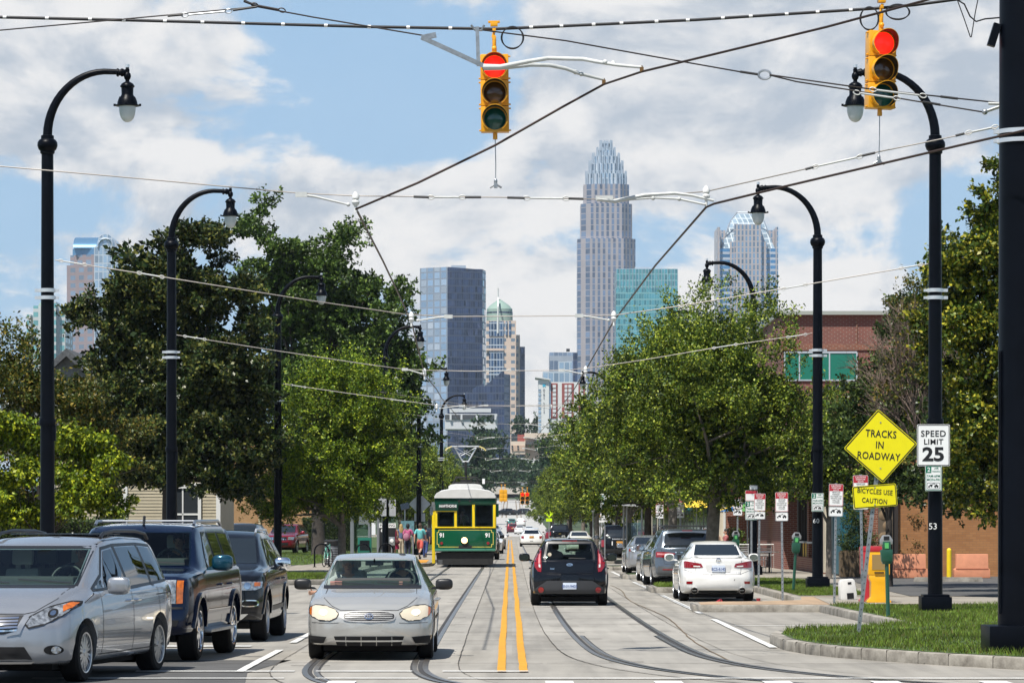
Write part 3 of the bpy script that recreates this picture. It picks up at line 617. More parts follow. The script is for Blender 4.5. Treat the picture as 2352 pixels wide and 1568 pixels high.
o = wire('guy_wire','upper of the two guy wires from the iron ring to the right mast','wire',pp([(1768,172),(1850,184),(2000,205),(2140,220),(2300,237)],48.6),.010,wire_dark);links(o,P(2005,206,48.6),P(2120,220,48.6),arm_white);sleeve(o,P(2160,222,48.6),P(2200,227,48.6))
o = wire('guy_wire','lower of the two guy wires from the iron ring to the right mast','wire',pp([(1768,173),(1830,188),(1960,208),(2100,232),(2260,258)],48.6),.010,wire_dark);links(o,P(1968,213,48.6),P(2060,226,48.6),arm_white);sleeve(o,P(2120,234,48.6),P(2160,241,48.6))
t = thing('wire_bracket','grey steel bracket with two white arms crossing the middle traffic light','bracket',P(1110,152,48.9))
o_ = t.location
def rel(u,v,d): return P(u,v,d) - o_
mb = MB();mb.tube([rel(968,86,48.9),rel(1112,152,48.9)],.042,4);mb.box(rel(985,84,48.9),(.2,.05,.07),ry=R(-12));mb.build('diagonal_strut',galv,t)
mb = MB();mb.tube([rel(1096,62,48.9),rel(1099,152,48.9)],.034,4);mb.tube([rel(1082,58,48.9),rel(1092,70,48.9),rel(1106,70,48.9),rel(1112,58,48.9)],.016,6);mb.build('post',galv,t)
mb = MB();mb.tube([rel(1112,154,48.8),rel(1150,154,48.7),rel(1215,141,48.5),rel(1260,134,48.3),rel(1340,136,48),rel(1370,142,47.9),rel(1420,150,47.8),rel(1474,155,47.7)],[.042,.034,.03,.028,.028,.026,.022,.02],10);mb.ball(rel(1390,143,47.85),.036);mb.ball(rel(1408,146,47.85),.036);mb.build('registration_arm',arm_white,t)
mb = MB();mb.tube([rel(1112,156,48.85),rel(1150,156,48.8),rel(1220,149,48.9),rel(1262,150,49),rel(1300,158,49.1),rel(1330,169,49.2),rel(1386,183,49.3)],[.04,.034,.03,.028,.026,.024,.02],10);mb.ball(rel(1322,166,49.2),.034);mb.ball(rel(1335,170,49.2),.034);mb.build('registration_arm',arm_white,t)
for (u,v,d) in ((1474,160,47.7),(1387,189,49.3)):
 mb = MB();mb.box(rel(u,v,d),(.05,.05,.06));mb.tube([rel(u,v - 9,d),rel(u,v + 3,d)],.013,6);mb.build('wire_clip',brass,t)
def trolley(label,near,far,r):
 wire('trolley_wire',label,'wire',far + near,r,wire_cu,8)
trolley('brown trolley wire of the left track crossing below the middle traffic light',
  [P(818,480,50),P(960,420,49.8),P(1137,334,49.55),P(1290,247,49.4),P(1387,194,49.3),P(1474,165,47.7),P(1640,125,46.5),P(1900,62,45),P(2160,-8,43.5),P(2400,-80,42)],
  [P(1118,1060,400),P(1085,1003,245),P(1050,955,190),P(1015,915,150),P(1003,894,128),P(975,860,103),P(945,738,76),P(880,600,60)],.016)
trolley('brown trolley wire of the right track rising past the tallest tower to the right mast',
  [P(1622,476,50),P(1640,468,49.9),P(1800,429,49),P(2000,382,48.2),P(2200,335,47.3),P(2440,280,46.3)],
  [P(1196,1060,400),P(1232,1003,245),P(1272,955,190),P(1318,895,128),P(1345,850,103),P(1410,737,76),P(1505,610,60)],.016)
def insul(parent,u,v,d,s=1.0):
 mb = MB();p = P(u,v,d);k = s
 mb.lathe([(.018 * k,.14 * k),(.03 * k,.12 * k),(.05 * k,.09 * k),(.05 * k,.05 * k),(.035 * k,.03 * k),(.055 * k,.0),(.045 * k,-.03 * k),(.02 * k,-.06 * k),(.02 * k,-.14 * k)],p,12);mb.build('insulator',porcelain,parent)
def pull_arm(parent,u0,v0,u1,v1,d,sx=1):
 mb = MB();a,b = P(u0,v0,d),P(u1,v1,d);mb.box(a,(.16,.04,.07));mb.tube([a,a.lerp(b,.3) + Vector((0,0,.012)),b],[.020,.017,.014],8);mb.ball(b,.028);mb.build('pull_off_arm',arm_white,parent)
o = wire('span_wire','nearest cross span from the left edge through both signal tethers to the right mast','wire',pp([(-40,378),(0,382),(250,404),(480,425),(690,444),(817,450),(1000,452),(1137,453),(1400,458),(1622,440),(1830,393),(2017,349),(2150,322),(2296,291)],50.02),.0085,wire_pale)
for (a,b) in (((990,453),(1062,453)),((1210,455),(1300,456)),((1872,383),(1975,360)),((2225,305),(2285,292))): links(o,P(*a,50.02),P(*b,50.02),arm_white)
for (a,b) in (((950,452),(985,453)),((1068,453),(1105,453)),((1165,454),(1205,455)),((1306,456),(1340,457)),((1850,389),(1868,384)),((1980,358),(2010,351)),((2195,312),(2215,307))): sleeve(o,P(*a,50.02),P(*b,50.02))
pull_arm(o,692,447,800,470,50.02);insul(o,817,464,50.02);insul(o,1622,450,50.02)
mb = MB();mb.tube([P(1372,457,50),P(1412,462,50),P(1480,448,50),P(1550,444,50),P(1590,449,50),P(1640,461,50)],[.03,.028,.026,.024,.02,.018],8);mb.box(P(1388,455,50),(.24,.05,.06));mb.build('registration_arm',arm_white,o)
mb = MB();mb.tube([P(1415,461,50),P(1500,454,50),P(1560,457,50),P(1620,470,50)],.016,8);mb.ball(P(1560,457,50),.03);mb.ball(P(1500,455,50),.03);mb.build('registration_arm',arm_white,o)
def span(label,L,d,arms,ins,lk,r=.010,s=1.0):
 o = wire('span_wire',label,'wire',pp(L,d),r,wire_pale,6,'cross spans over the tram tracks')
 for a in arms: pull_arm(o,*a,d)
 for u,v in ins: insul(o,u,v,d,s)
 for (a,b) in lk: links(o,P(*a,d),P(*b,d),arm_white)
 return o
zt = lambda u,d,z: (u,VH - (z - CZ) * F / d)
span('second cross span, tied between the two nearest lamp posts',[(126,597),(400,640),(700,688),(925,721),(1030,727),(1180,726),(1330,725),(1410,724),(1560,703),(1750,671),(2132,606)],70,[(1030,727,960,736),(1330,725,1398,735)],[(945,733),(1410,731)],[((140,599),(195,608)),((320,627),(372,636)),((1800,663),(1850,654)),((2070,616),(2115,608))])
span('third cross span, tied between the second pair of lamp posts',[(405,769),(620,803),(840,836),(930,848),(975,850),(1080,852),(1300,850),(1345,846),(1480,826),(1640,799),(1866,765)],94,[(930,848,968,858),(1290,850,1336,858)],[(975,858),(1345,853)],[((425,772),(470,779)),((1120,852),(1170,851)),((1640,799),(1690,791)),((1810,774),(1850,768))])
span('fourth cross span, across the crown of the light green tree',[(648,881),(800,903),(1000,930),(1100,933),(1290,932),(1380,920),(1480,904),(1730,862)],126,[(1060,932,1010,938),(1290,932,1312,940)],[(1003,936),(1318,938)],[((670,884),(700,889)),((900,917),(930,921))],.011)
for i,d in enumerate((150,178,205,234,270,330,420)):
 hl = CZ + 1205 * 0 + 4.55;zl = 6.7;uL,uR = UC - 5.4 * F / d,UC + 6.0 * F / d;um,ux = UC - 1.95 * F / d,UC + 1.62 * F / d
 L = [zt(uL,d,zl + .55),zt(um,d,zl + .03),zt((um + ux) / 2,d,zl),zt(ux,d,zl + .03),zt(uR,d,zl + .55)]
 k = F / d
 span('small far cross span over the tracks, number-less, one of the receding row beyond the tram',L,d,[zt(um + .9 * k,d,zl) + zt(um + .1 * k,d,zl - .12),zt(ux - .9 * k,d,zl) + zt(ux - .1 * k,d,zl - .12)],[zt(um,d,zl - .06),zt(ux,d,zl - .06)],[],.007,.55)
for o in list(COL.objects):
 if o.get('label','').startswith('small far cross span'): o['label'] = 'thin far cross span with two white insulators, in the receding row beyond the tram';o['group'] = 'far cross spans beyond the tram'
o = wire('drop_cable','black drop cable curling into the right mast','cable',pp([(2185,-8),(2215,10),(2228,38),(2242,50),(2262,44),(2296,41)],48),.010,cable_blk)
o = wire('drop_cable','thin black cable hanging in a sharp V at the top right corner','cable',pp([(2195,-10),(2215,45),(2229,86),(2231,86),(2240,30),(2248,-10)],48),.007,cable_blk)
t = wire('bracket_arm','white bracket arms reaching left from behind the right mast','bracket',pp([(2262,257),(2300,244),(2420,226)],48.3),.022,arm_white)
mb = MB();mb.tube(pp([(2270,238),(2310,239),(2420,236)],48.2),.02,8);mb.build('lower_arm',arm_white,t);mb = MB();mb.ball(P(2262,257,48.3),.04);mb.ball(P(2318,242,48.2),.035);mb.build('pivot',galv,t)
# ================================================================ SIGNS
sign_yel = mat('sign_yellow',(.80,.70,.0),.5,var=.05,vscale=6)
alback = mat('sign_back',(.50,.51,.52),.45,.5,var=.15,vscale=5)
def tow(mb,c,w,mi):
 """tow-away pictogram: a tow truck pulling a car"""
 x,y,z = c;k = w
 def poly(L): mb.add([(x + px * k,y,z + pz * k) for px,pz in L],[tuple(range(len(L)))],mi)
 def disc(px,pz,r): poly([(px + r * math.cos(a),pz + r * math.sin(a)) for a in np.linspace(0,6.28,13)[:-1]])
 poly([(-.46,-.02),(-.12,.07),(-.12,.14),(-.2,.19),(-.32,.15),(-.37,.05),(-.46,.04)]);disc(-.40,-.06,.065);disc(-.17,.0,.065)
 poly([(.06,-.03),(.44,-.03),(.44,.08),(.36,.10),(.32,.19),(.22,.19),(.2,.06),(.06,.06)]);disc(.16,-.06,.07);disc(.37,-.06,.07)
 poly([(-.1,.18),(.06,.24),(.2,.05),(.23,.07),(.08,.29),(-.1,.22)]);poly([(-.12,.18),(-.08,.18),(-.08,.08),(-.12,.08)])
def panel(t,name,c,w,h,r,face,border=None,bw=.012,back=alback,roll=0):
 """a sheet sign with a printed border; returns the part"""
 mb = MB();M = Matrix.Translation(c) @ Matrix.Rotation(-roll,4,'Y');mb.off = M
 mb.prism(rrect(w,h,r),0,.004,'XZ');o = mb.build(name,face,t,30)
 if border:
  q = MB();q.off = M;A,B = rrect(w - bw * 1.2,h - bw * 1.2,r * .85),rrect(w - bw * 3.2,h - bw * 3.2,max(.004,r * .6));n = len(A)
  q.add([(x,-.0025,z) for x,z in A + B],[(i,(i + 1) % n,n + (i + 1) % n,n + i) for i in range(n)]);q.build('border',border,o,fixn=False)
 return o
def bar_rect(mb,c,w,h,mi=0,dy=-.002): mb.add([(c[0] + sx * w / 2,c[1] + dy,c[2] + sz * h / 2) for sx,sz in ((-1,-1),(1,-1),(1,1),(-1,1))],[(0,1,2,3)],mi)
def perf_post(t,H,lean=0,w=.05):
 mb = MB();mb.box((0,.03,H / 2),(w,w * .5,H));o = mb.build('post',galv,t);o.rotation_euler = (0,lean,0)
 h = MB()
 for k in range(int(H / .1)): h.box((0,.03 - w * .25 - .001,.06 + .1 * k),(.012,.001,.022))
 q = h.build('punched_holes',black_ink,o)
 return o
def caution_sign(t,zc,full=True):
 """red-headed streetcar notice with the tow plate beneath it"""
 o = panel(t,'notice_plate',(0,0,zc),.30,.46,.02,white_paint,red_ink,.008)
 q = MB();bar_rect(q,(0,0,zc + .148),.278,.13);q.build('red_header',red_ink,o)
 L = MB()
 for k,s in enumerate(('CAUTION!','STREETCAR','ROUTE')): put_text(L,s,(0,-.004,zc + .19 - .043 * k),.046 if k == 0 else .038,0,.0006,sx=.95)
 L.build('white_lettering',white_paint,o)
 L = MB()
 for k,s in enumerate(('VEHICLES','PARKED','OUTSIDE OF','WHITE LINE','WILL BE','TOWED')): put_text(L,s,(0,-.0035,zc + .055 - .043 * k),.041,0,.0003)
 L.build('black_lettering',black_ink,o)
 p = panel(t,'tow_plate',(0,0,zc - .345),.30,.215,.03,white_paint,black_ink,.008)
 L = MB();tow(L,(0,-.0035,zc - .35),.24,0);L.build('tow_pictogram',black_ink,p)
def hr_sign(t,zc,w=.30,y=0,xo=0):
 h = w * 1.52;o = panel(t,'parking_plate',(xo,y,zc),w,h,.02,white_paint,green_ink,.012);k = w / .3
 q = MB();bar_rect(q,(xo - .085 * k,y,zc + .155 * k),.095 * k,.115 * k);q.build('green_square',green_ink,o)
 L = MB();put_text(L,'2',(xo - .085 * k,y - .004,zc + .155 * k),.11 * k,0,.002);L.build('numeral',white_paint,o)
 L = MB()
 put_text(L,'-HR',(xo + .05 * k,y - .0035,zc + .18 * k),.052 * k,0,.001);put_text(L,'PARKING',(xo + .05 * k,y - .0035,zc + .125 * k),.038 * k,0,.0008,sx=.9)
 put_text(L,'7AM-6PM',(xo,y - .0035,zc + .04 * k),.06 * k,0,.001);put_text(L,'MON-FRI',(xo,y - .0035,zc - .025 * k),.06 * k,0,.001);L.build('green_lettering',green_ink,o)
 L = MB();tow(L,(xo,y - .0035,zc - .145 * k),.2 * k,0);
 A,B = rrect(.235 * k,.115 * k,.02 * k),rrect(.222 * k,.102 * k,.016 * k);n = len(A);L.add([(xo + x,y - .0032,zc - .135 * k + z) for x,z in A + B],[(i,(i + 1) % n,n + (i + 1) % n,n + i) for i in range(n)]);L.build('tow_pictogram',black_ink,o)
d = 56.0;k = d / F;base = P(1972,1476,d);base.z = .15
t = thing('warning_sign','yellow diamond sign about tracks above a yellow plate about bicycles, on a leaning post','road sign',base)
top = P(2022,1024,d) - base;pl = P(2009,1139,d) - base;lean = math.atan2(top.x,top.z)
perf_post(t,top.z + .45,lean,.06)
o = panel(t,'diamond_plate',(top.x,-.03,top.z),.80,.80,.03,sign_yel,black_ink,.016,roll=R(45) + lean * .55)
L = MB()
for q,s in enumerate(('TRACKS','IN','ROADWAY')):
 off = -.185 * (q - 1);put_text(L,s,(top.x - .012 + off * .10,-.034,top.z + off * .92 + .01),.155,0,.002,1.06,sx=.80,roll=-lean * .55)
L.build('lettering',black_ink,o)
o = panel(t,'lower_plate',(pl.x,-.03,pl.z),.67,.345,.03,sign_yel,black_ink,.012,roll=R(4.5))
L = MB();put_text(L,'BICYCLES USE',(pl.x,-.034,pl.z + .068),.105,0,.001,1.05,sx=.80,roll=R(-4.5));put_text(L,'CAUTION',(pl.x - .005,-.034,pl.z - .075),.105,0,.001,1.05,.80,roll=R(-4.5));L.build('lettering',black_ink,o)
B_ = MB()
for (bx,bz) in ((top.x,top.z + .36),(top.x,top.z - .34),(pl.x,pl.z + .13),(pl.x,pl.z - .13)): B_.lathe([(.012,-.036),(.012,-.03)],(bx,0,bz),8,axis='Y')
B_.build('bolt_heads',galv,t)
d = 69.75;p = P(2144,1022,d)
t = thing('speed_sign','white rectangular speed limit 25 sign strapped to the nearest right lamp','road sign',p)
o = panel(t,'plate',(0,0,0),.625,.795,.03,white_paint,black_ink,.014)
L = MB();put_text(L,'SPEED',(0,-.004,.215),.165,0,.003,1.1);put_text(L,'LIMIT',(0,-.004,.06),.145,0,.003,1.1);put_text(L,'25',(0,-.004,-.185),.36,0,.012,1.0,sx=1.18);L.build('lettering',black_ink,o)
for zz in (.2,-.2):
 b = MB();b.box((0,.06,zz),(.3,.09,.03));b.build('strap',galv,t)
p = P(2144,1098,d);t = thing('parking_sign','small green two-hour parking sign right under the speed limit sign','road sign',p,0,'green two-hour parking signs');hr_sign(t,0,.315)
b = MB();b.box((0,.06,0),(.2,.09,.03));b.build('strap',galv,t)
d = 93.7;p = P(1878,1153,d);t = thing('parking_sign','small green two-hour parking sign on the second right lamp','road sign',p,0,'green two-hour parking signs');hr_sign(t,0,.31)
b = MB();b.box((0,.06,0),(.2,.09,.03));b.build('strap',galv,t)
c0 = None
def caution(u,vt,d,lab,lean=0,vb=None):
 global c0
 zt_ = P(u,vt,d).z
 if c0 is None:
  c0 = thing('caution_sign','x','road sign');perf_post(c0,2.75);caution_sign(c0,2.50);o = c0
 else: o = dup(c0)
 o.location = (X(u,d),d,zt_ - 2.73);o.rotation_euler = (0,lean,0);o['label'] = lab;o['group'] = 'red and white streetcar notices on posts'
caution(1916,1111,76.5,'red and white streetcar notice standing between the white box and the second right lamp',R(.9))
caution(1982,1091,72.5,'red and white streetcar notice half hidden behind the yellow signs',R(-1))
caution(1798,1130,86.5,'red and white streetcar notice on the verge just right of the white sedan',R(-.6))
caution(1742,1133,97,'red and white streetcar notice right behind the white sedan roof',R(.8))
caution(1693,1135,118,'red and white streetcar notice in front of the yellow cafe umbrella',R(.5))
caution(1567,1144,127,'red and white streetcar notice above the roof rack of the grey minivan',R(-2))
caution(1515,1150,142,'red and white streetcar notice between two tree trunks, farthest of the row',R(0))
p = P(1726,1172,98.2);t = thing('parking_sign','green two-hour parking sign with an orange-headed plate above, behind a streetcar notice','road sign',p,0,'green two-hour parking signs');hr_sign(t,0,.33)
o = panel(t,'pelican_plate',(0,0,.40),.33,.28,.02,white_paint,red_ink,.008);q = MB();bar_rect(q,(0,0,.49),.30,.075);q.build('red_header',red_ink,o)
o = panel(t,'upper_plate',(.06,0,.62),.22,.12,.02,white_paint,black_ink,.008)
mb = MB();mb.box((0,.03,-.95),(.05,.03,2.6));mb.build('post',galv,t)
p = P(1553,1168,127.6);t = thing('parking_sign','green two-hour parking sign half hidden by the notice above the grey minivan','road sign',p,0,'green two-hour parking signs');hr_sign(t,0,.33);mb = MB();mb.box((0,.03,-1.0),(.05,.03,2.4));mb.build('post',galv,t)
stop_blue = mat('stop_sign_teal',(.03,.22,.27),.5)
d = 158;p = P(1389,1150,d);t = thing('stop_sign','tall white streetcar stop panel with a teal oval, beside the right kerb','stop sign',(p.x,d,.15))
z = p.z - .15;o = panel(t,'upper_plate',(0,0,z + .05),.38,.52,.03,white_paint)
q = MB();n = 28;A = [(.15 * math.cos(a),.19 * math.sin(a)) for a in np.linspace(0,6.283,n + 1)[:-1]];B = [(.115 * math.cos(a),.155 * math.sin(a)) for a in np.linspace(0,6.283,n + 1)[:-1]]
q.add([(x,-.003,z + .08 + zz) for x,zz in A + B],[(i,(i + 1) % n,n + (i + 1) % n,n + i) for i in range(n)]);put_text(q,'S',(0,-.003,z + .08),.25,0,.0,sx=.8);q.build('oval_emblem',stop_blue,o)
o = panel(t,'middle_plate',(0,0,z - .47),.38,.46,.03,white_paint);q = MB();q.add([(x,-.003,z - .5 + zz) for x,zz in ((-.1,0),(.12,0),(.13,.06),(.05,.1),(-.1,.1))],[(0,1,2,3,4)]);q.build('tram_emblem',stop_blue,o)
L = MB();put_text(L,'STREETCAR',(0,-.003,z - .33),.06);L.build('lettering',black_ink,o)
o = panel(t,'lower_plate',(0,0,z - .82),.5,.2,.02,white_paint);L = MB();put_text(L,'STOP HERE',(0,-.003,z - .82),.07);L.build('lettering',black_ink,o)
mb = MB();mb.box((0,.03,z * .5 + .1),(.06,.04,z + .2));mb.build('post',galv,t)
p = P(1362,1165,150);t = thing('blade_sign','narrow white vertical blade sign on a thin post left of the teal oval panel','stop sign',(p.x,150,.15));z = p.z - .15
o = panel(t,'blade',(0,0,z),.14,.40,.01,white_paint,green_ink,.006);L = MB()
for q_,s in enumerate('STOP'): put_text(L,s,(0,-.003,z + .13 - .085 * q_),.085)
L.build('lettering',black_ink,o);mb = MB();mb.box((0,.03,z * .5),(.05,.04,z + .1));mb.build('post',galv,t)
lime = mat('fluorescent_lime',(.55,.80,.0),.5)
p = P(1261,1178,300);t = thing('warning_sign','lime green pedestrian warning sign far down the right kerb','road sign',(p.x,300,.15));z = p.z - .15
o = panel(t,'diamond_plate',(0,0,z),.55,.55,.03,lime,roll=R(45));q = MB();q.add([(x,-.004,z + zz) for x,zz in ((-.05,-.2),(.05,-.2),(.08,.05),(.0,.18),(-.08,.05))],[(0,1,2,3,4)]);q.build('pedestrian_emblem',black_ink,o)
panel(t,'lower_plate',(0,0,z - .55),.5,.26,.02,lime);mb = MB();mb.box((0,.03,z * .5),(.06,.04,z));mb.build('post',galv,t)
mb = MB();mb.box((0,0,z + .38),(.42,.02,.09));mb.build('street_name_plate',green_ink,t)
p = P(964,1157,203.4);t = thing('diamond_sign','blank grey back of a diamond road sign on the lamp post left of the tram','road sign');z = p.z
t.location = (p.x,203.4,0);o = panel(t,'plate',(0,0,z),.86,.86,.03,alback,roll=R(45));mb = MB();mb.box((0,.03,z * .5 + .1),(.07,.04,z + .2));mb.build('post',galv,t)
o = panel(t,'lower_plate',(0,0,z - .74),.60,.46,.02,alback)
p = P(889,1163,159.4);t = thing('blank_sign','two grey sign backs strapped to the lamp post beside the shelter','road sign',p)
panel(t,'plate',(-.20,0,0),.34,.82,.02,alback);panel(t,'plate',(.24,0,0),.28,.82,.02,alback)
# ================================================================ PARKING METERS
meter_green = mat('meter_green',(.012,.075,.045),.4,var=.15,vscale=12,coat=.3);meter_grey = mat('meter_dome',(.34,.34,.34),.35,.4)
mt0 = thing('parking_meter','x','parking meter',group='parking meters on the right verge')
b = MB();b.tube([(0,0,0),(0,0,.98)],.036,12);b.build('post',meter_green,mt0)
b = MB();b.box((0,0,1.10),(.20,.15,.22),top=1.1);b.box((0,0,1.0),(.16,.12,.1),top=1.2);b.box((0,-.01,1.28),(.15,.13,.16));b.build('coin_vault',meter_green,mt0,bevel=.02)
b = MB();b.prism([(-.11,1.30),(.11,1.30),(.115,1.38),(.06,1.47),(-.06,1.47),(-.115,1.38)],-.07,.07,'XZ');hd = b.build('meter_head',meter_grey,mt0,bevel=.015)
b = MB();b.box((0,-.073,1.415),(.10,.006,.07));b.build('display_window',black_ink,hd)
b = MB();b.box((.0,-.078,1.28),(.07,.006,.10));b.build('front_plate',mat('meter_decal',(.10,.42,.12),.5),mt0)
for i,(u,vb,vt,lab,ln) in enumerate(((2040,1416,1240,'green parking meter in the grass in front of the yellow news box',-1.5),(1822,1368,1232,'slightly tilted green parking meter left of the second right lamp',3.5),(1690,1270,1228,'green parking meter showing above the white sedan roof',0))):
 d = (D(vb,.15),90.5,110)[i];o = mt0 if i == 0 else dup(mt0)
 o.location = (X(u,d),d,.15);o.rotation_euler = (0,R(ln),0);o['label'] = lab
# ================================================================ BOXES, BARRIERS AND THE LIKE ON THE RIGHT
newsy = mat('news_box_yellow',(.82,.40,.008),.35,var=.08,vscale=6,coat=.3);newsr = mat('news_box_red',(.42,.02,.03),.4,coat=.3);plas_w = mat('white_plastic',(.66,.65,.62),.45,var=.08,vscale=7)
def news_box(lab,u,d,body,top,sc=1):
 t = thing('newspaper_box',lab,'newspaper box',(X(u,d),d,.155))
 b = MB();b.prism([(-.26,0),(.26,0),(.26,.04),(.21,.08),(.17,.12),(.17,.44),(.21,.52),(.21,.60),(-.21,.60),(-.21,.52),(-.17,.44),(-.17,.12),(-.21,.08),(-.26,.04)],-.2,.2,'XZ');b.build('pedestal',body,t,bevel=.015)
 b = MB();b.box((0,0,.84),(.46,.42,.50));b.build('cabinet',body,t,bevel=.02)
 b = MB();b.prism([(-.24,1.08),(.24,1.08),(.24,1.14),(.0,1.20),(-.24,1.18)],-.22,.22,'XZ');b.build('lid',top,t,bevel=.015)
 b = MB();b.box((0,-.213,.86),(.30,.008,.32));b.build('window',mat('news_window',(.30,.20,.08),.15),t);b = MB();b.box((0,-.225,.64),(.2,.02,.025));b.build('handle',black_ink,t)
news_box('yellow newspaper box with a red lid by the parking meter',2017,77.5,newsy,newsr)
news_box('red newspaper box hidden behind the yellow one',2001,78.4,newsr,newsr)
t = thing('leaflet_box','small white plastic leaflet box tilted on the grass near the second right lamp','leaflet box',(X(1947,80.3),80.3,.155));t.rotation_euler = (0,R(-4),R(6))
b = MB();b.prism([(-.17,0),(.17,0),(.19,.12),(.16,.42),(.12,.46),(-.12,.46),(-.16,.40),(-.18,.05)],-.14,.14,'XZ');b.build('shell',plas_w,t,bevel=.02)
b = MB();b.box((.04,-.142,.09),(.15,.008,.13));b.build('opening',blackmatte,t);b = MB();b.box((.04,-.143,.37),(.08,.006,.05));b.build('label_slot',black_ink,t)
orange_pl = mat('orange_barrier_plastic',(.66,.27,.15),.55,var=.16,vscale=3)
bar0 = None
for i,(u0,u1,lab) in enumerate(((2079,2130,'salmon orange plastic barrier left of the yellow bollard'),(2190,2273,'salmon orange plastic barrier right of the yellow bollard'))):
 d = 113;w_ = 1.12;xc = X(u1,d) - w_ / 2 if i == 0 else X((u0 + u1) / 2,d)
 if bar0 is None:
  bar0 = thing('road_barrier',lab,'barrier',group='orange barriers by the brick wall');b = MB();b.prism([(-.56,.0),(.56,0),(.555,.26),(.50,.30),(.49,.74),(-.49,.74),(-.50,.30),(-.555,.26)],-.2,.2,'XZ');b.build('shell',orange_pl,bar0,bevel=.025);b = MB();b.box((0,-.203,.28),(1.0,.008,.03));b.build('groove',mat('orange_groove',(.34,.10,.05),.6),bar0);o = bar0
 else: o = dup(bar0,label=lab)
 o.location = (xc,d,.166)
t = thing('bollard','yellow steel bollard between the two orange barriers','bollard',(X(2180,112),112,.16));b = MB();b.tube([(0,0,0),(0,0,.86)],.075,16);b.ball((0,0,.86),.075);b.build('post',mat('bollard_yellow',(.80,.58,.01),.45,var=.1,vscale=6),t)
b = MB();b.prism([(-1.0,0),(1.0,0),(.97,.13),(-.97,.13)],-.09,.09,'XZ');o = b.build('wheel_stop',M_kerb,None,loc=(X(2178,106),106,.16));tag(o,'low concrete wheel stop in front of the yellow bollard','wheel stop')
for (u,v,lab,rz_) in ((1646,1388,'crushed red drink cup on the road behind the white sedan',1),(1742,1382,'red paper cup standing by the kerb near the white sedan',0)):
 t = thing('litter_cup',lab,'cup',(X(u,82.6 if rz_ else 83.4),82.6 if rz_ else 83.4,.05 if rz_ else .006));b = MB();b.lathe([(.035,0),(.05,.12),(.053,.125),(.04,.11)],seg=12);b.build('cup',newsr,t)
 if rz_: t.rotation_euler = (R(70),0,1);t.location.z = .05
# ================================================================ VEHICLES
tyre_m = rubber;rim_m = mat('alloy_rim',(.56,.57,.58),.28,.85);rim_dark = mat('wheel_well',(.008,.008,.009),.8)
glass_dark = mat('dark_window_glass',(.012,.016,.018),.03,spec=1.0,coat=.3)
glass_tint = glassmat('clear_car_glass',(.68,.82,.77),.0,gl=.6);lining = mat('cabin_lining',(.30,.30,.28),.9)
glass_sky = glassmat('sky_mirroring_glass',(.02,.022,.025),.16)
lamp_clear = mat('headlight_lens',(.42,.44,.46),.10,.5,var=.75,vscale=16,spec=1.0,coat=1,detail=2);lamp_hazy = mat('yellowed_headlight_lens',(.66,.58,.44),.18,.1,coat=1)
lamp_amber = mat('amber_lens',(.55,.13,.008),.12,var=.5,vscale=18,coat=1);lamp_red = mat('tail_lens_red',(.24,.004,.008),.08,coat=1);lamp_white = mat('reverse_lens',(.72,.70,.68),.1,coat=1)
trim_black = mat('black_trim',(.012,.012,.013),.42);seat_grey = mat('grey_seat_cloth',(.44,.43,.40),.8);dash_m = mat('dashboard',(.06,.06,.058),.6)
plate_m = mat('plate_sheet',(.56,.62,.72),.4,var=.1,vscale=20);plate_or = mat('orange_plate_sheet',(.62,.30,.06),.4);plate_ink = mat('plate_ink',(.04,.08,.25),.5)
gap_m = mat('panel_gap',(.006,.006,.007),.7)
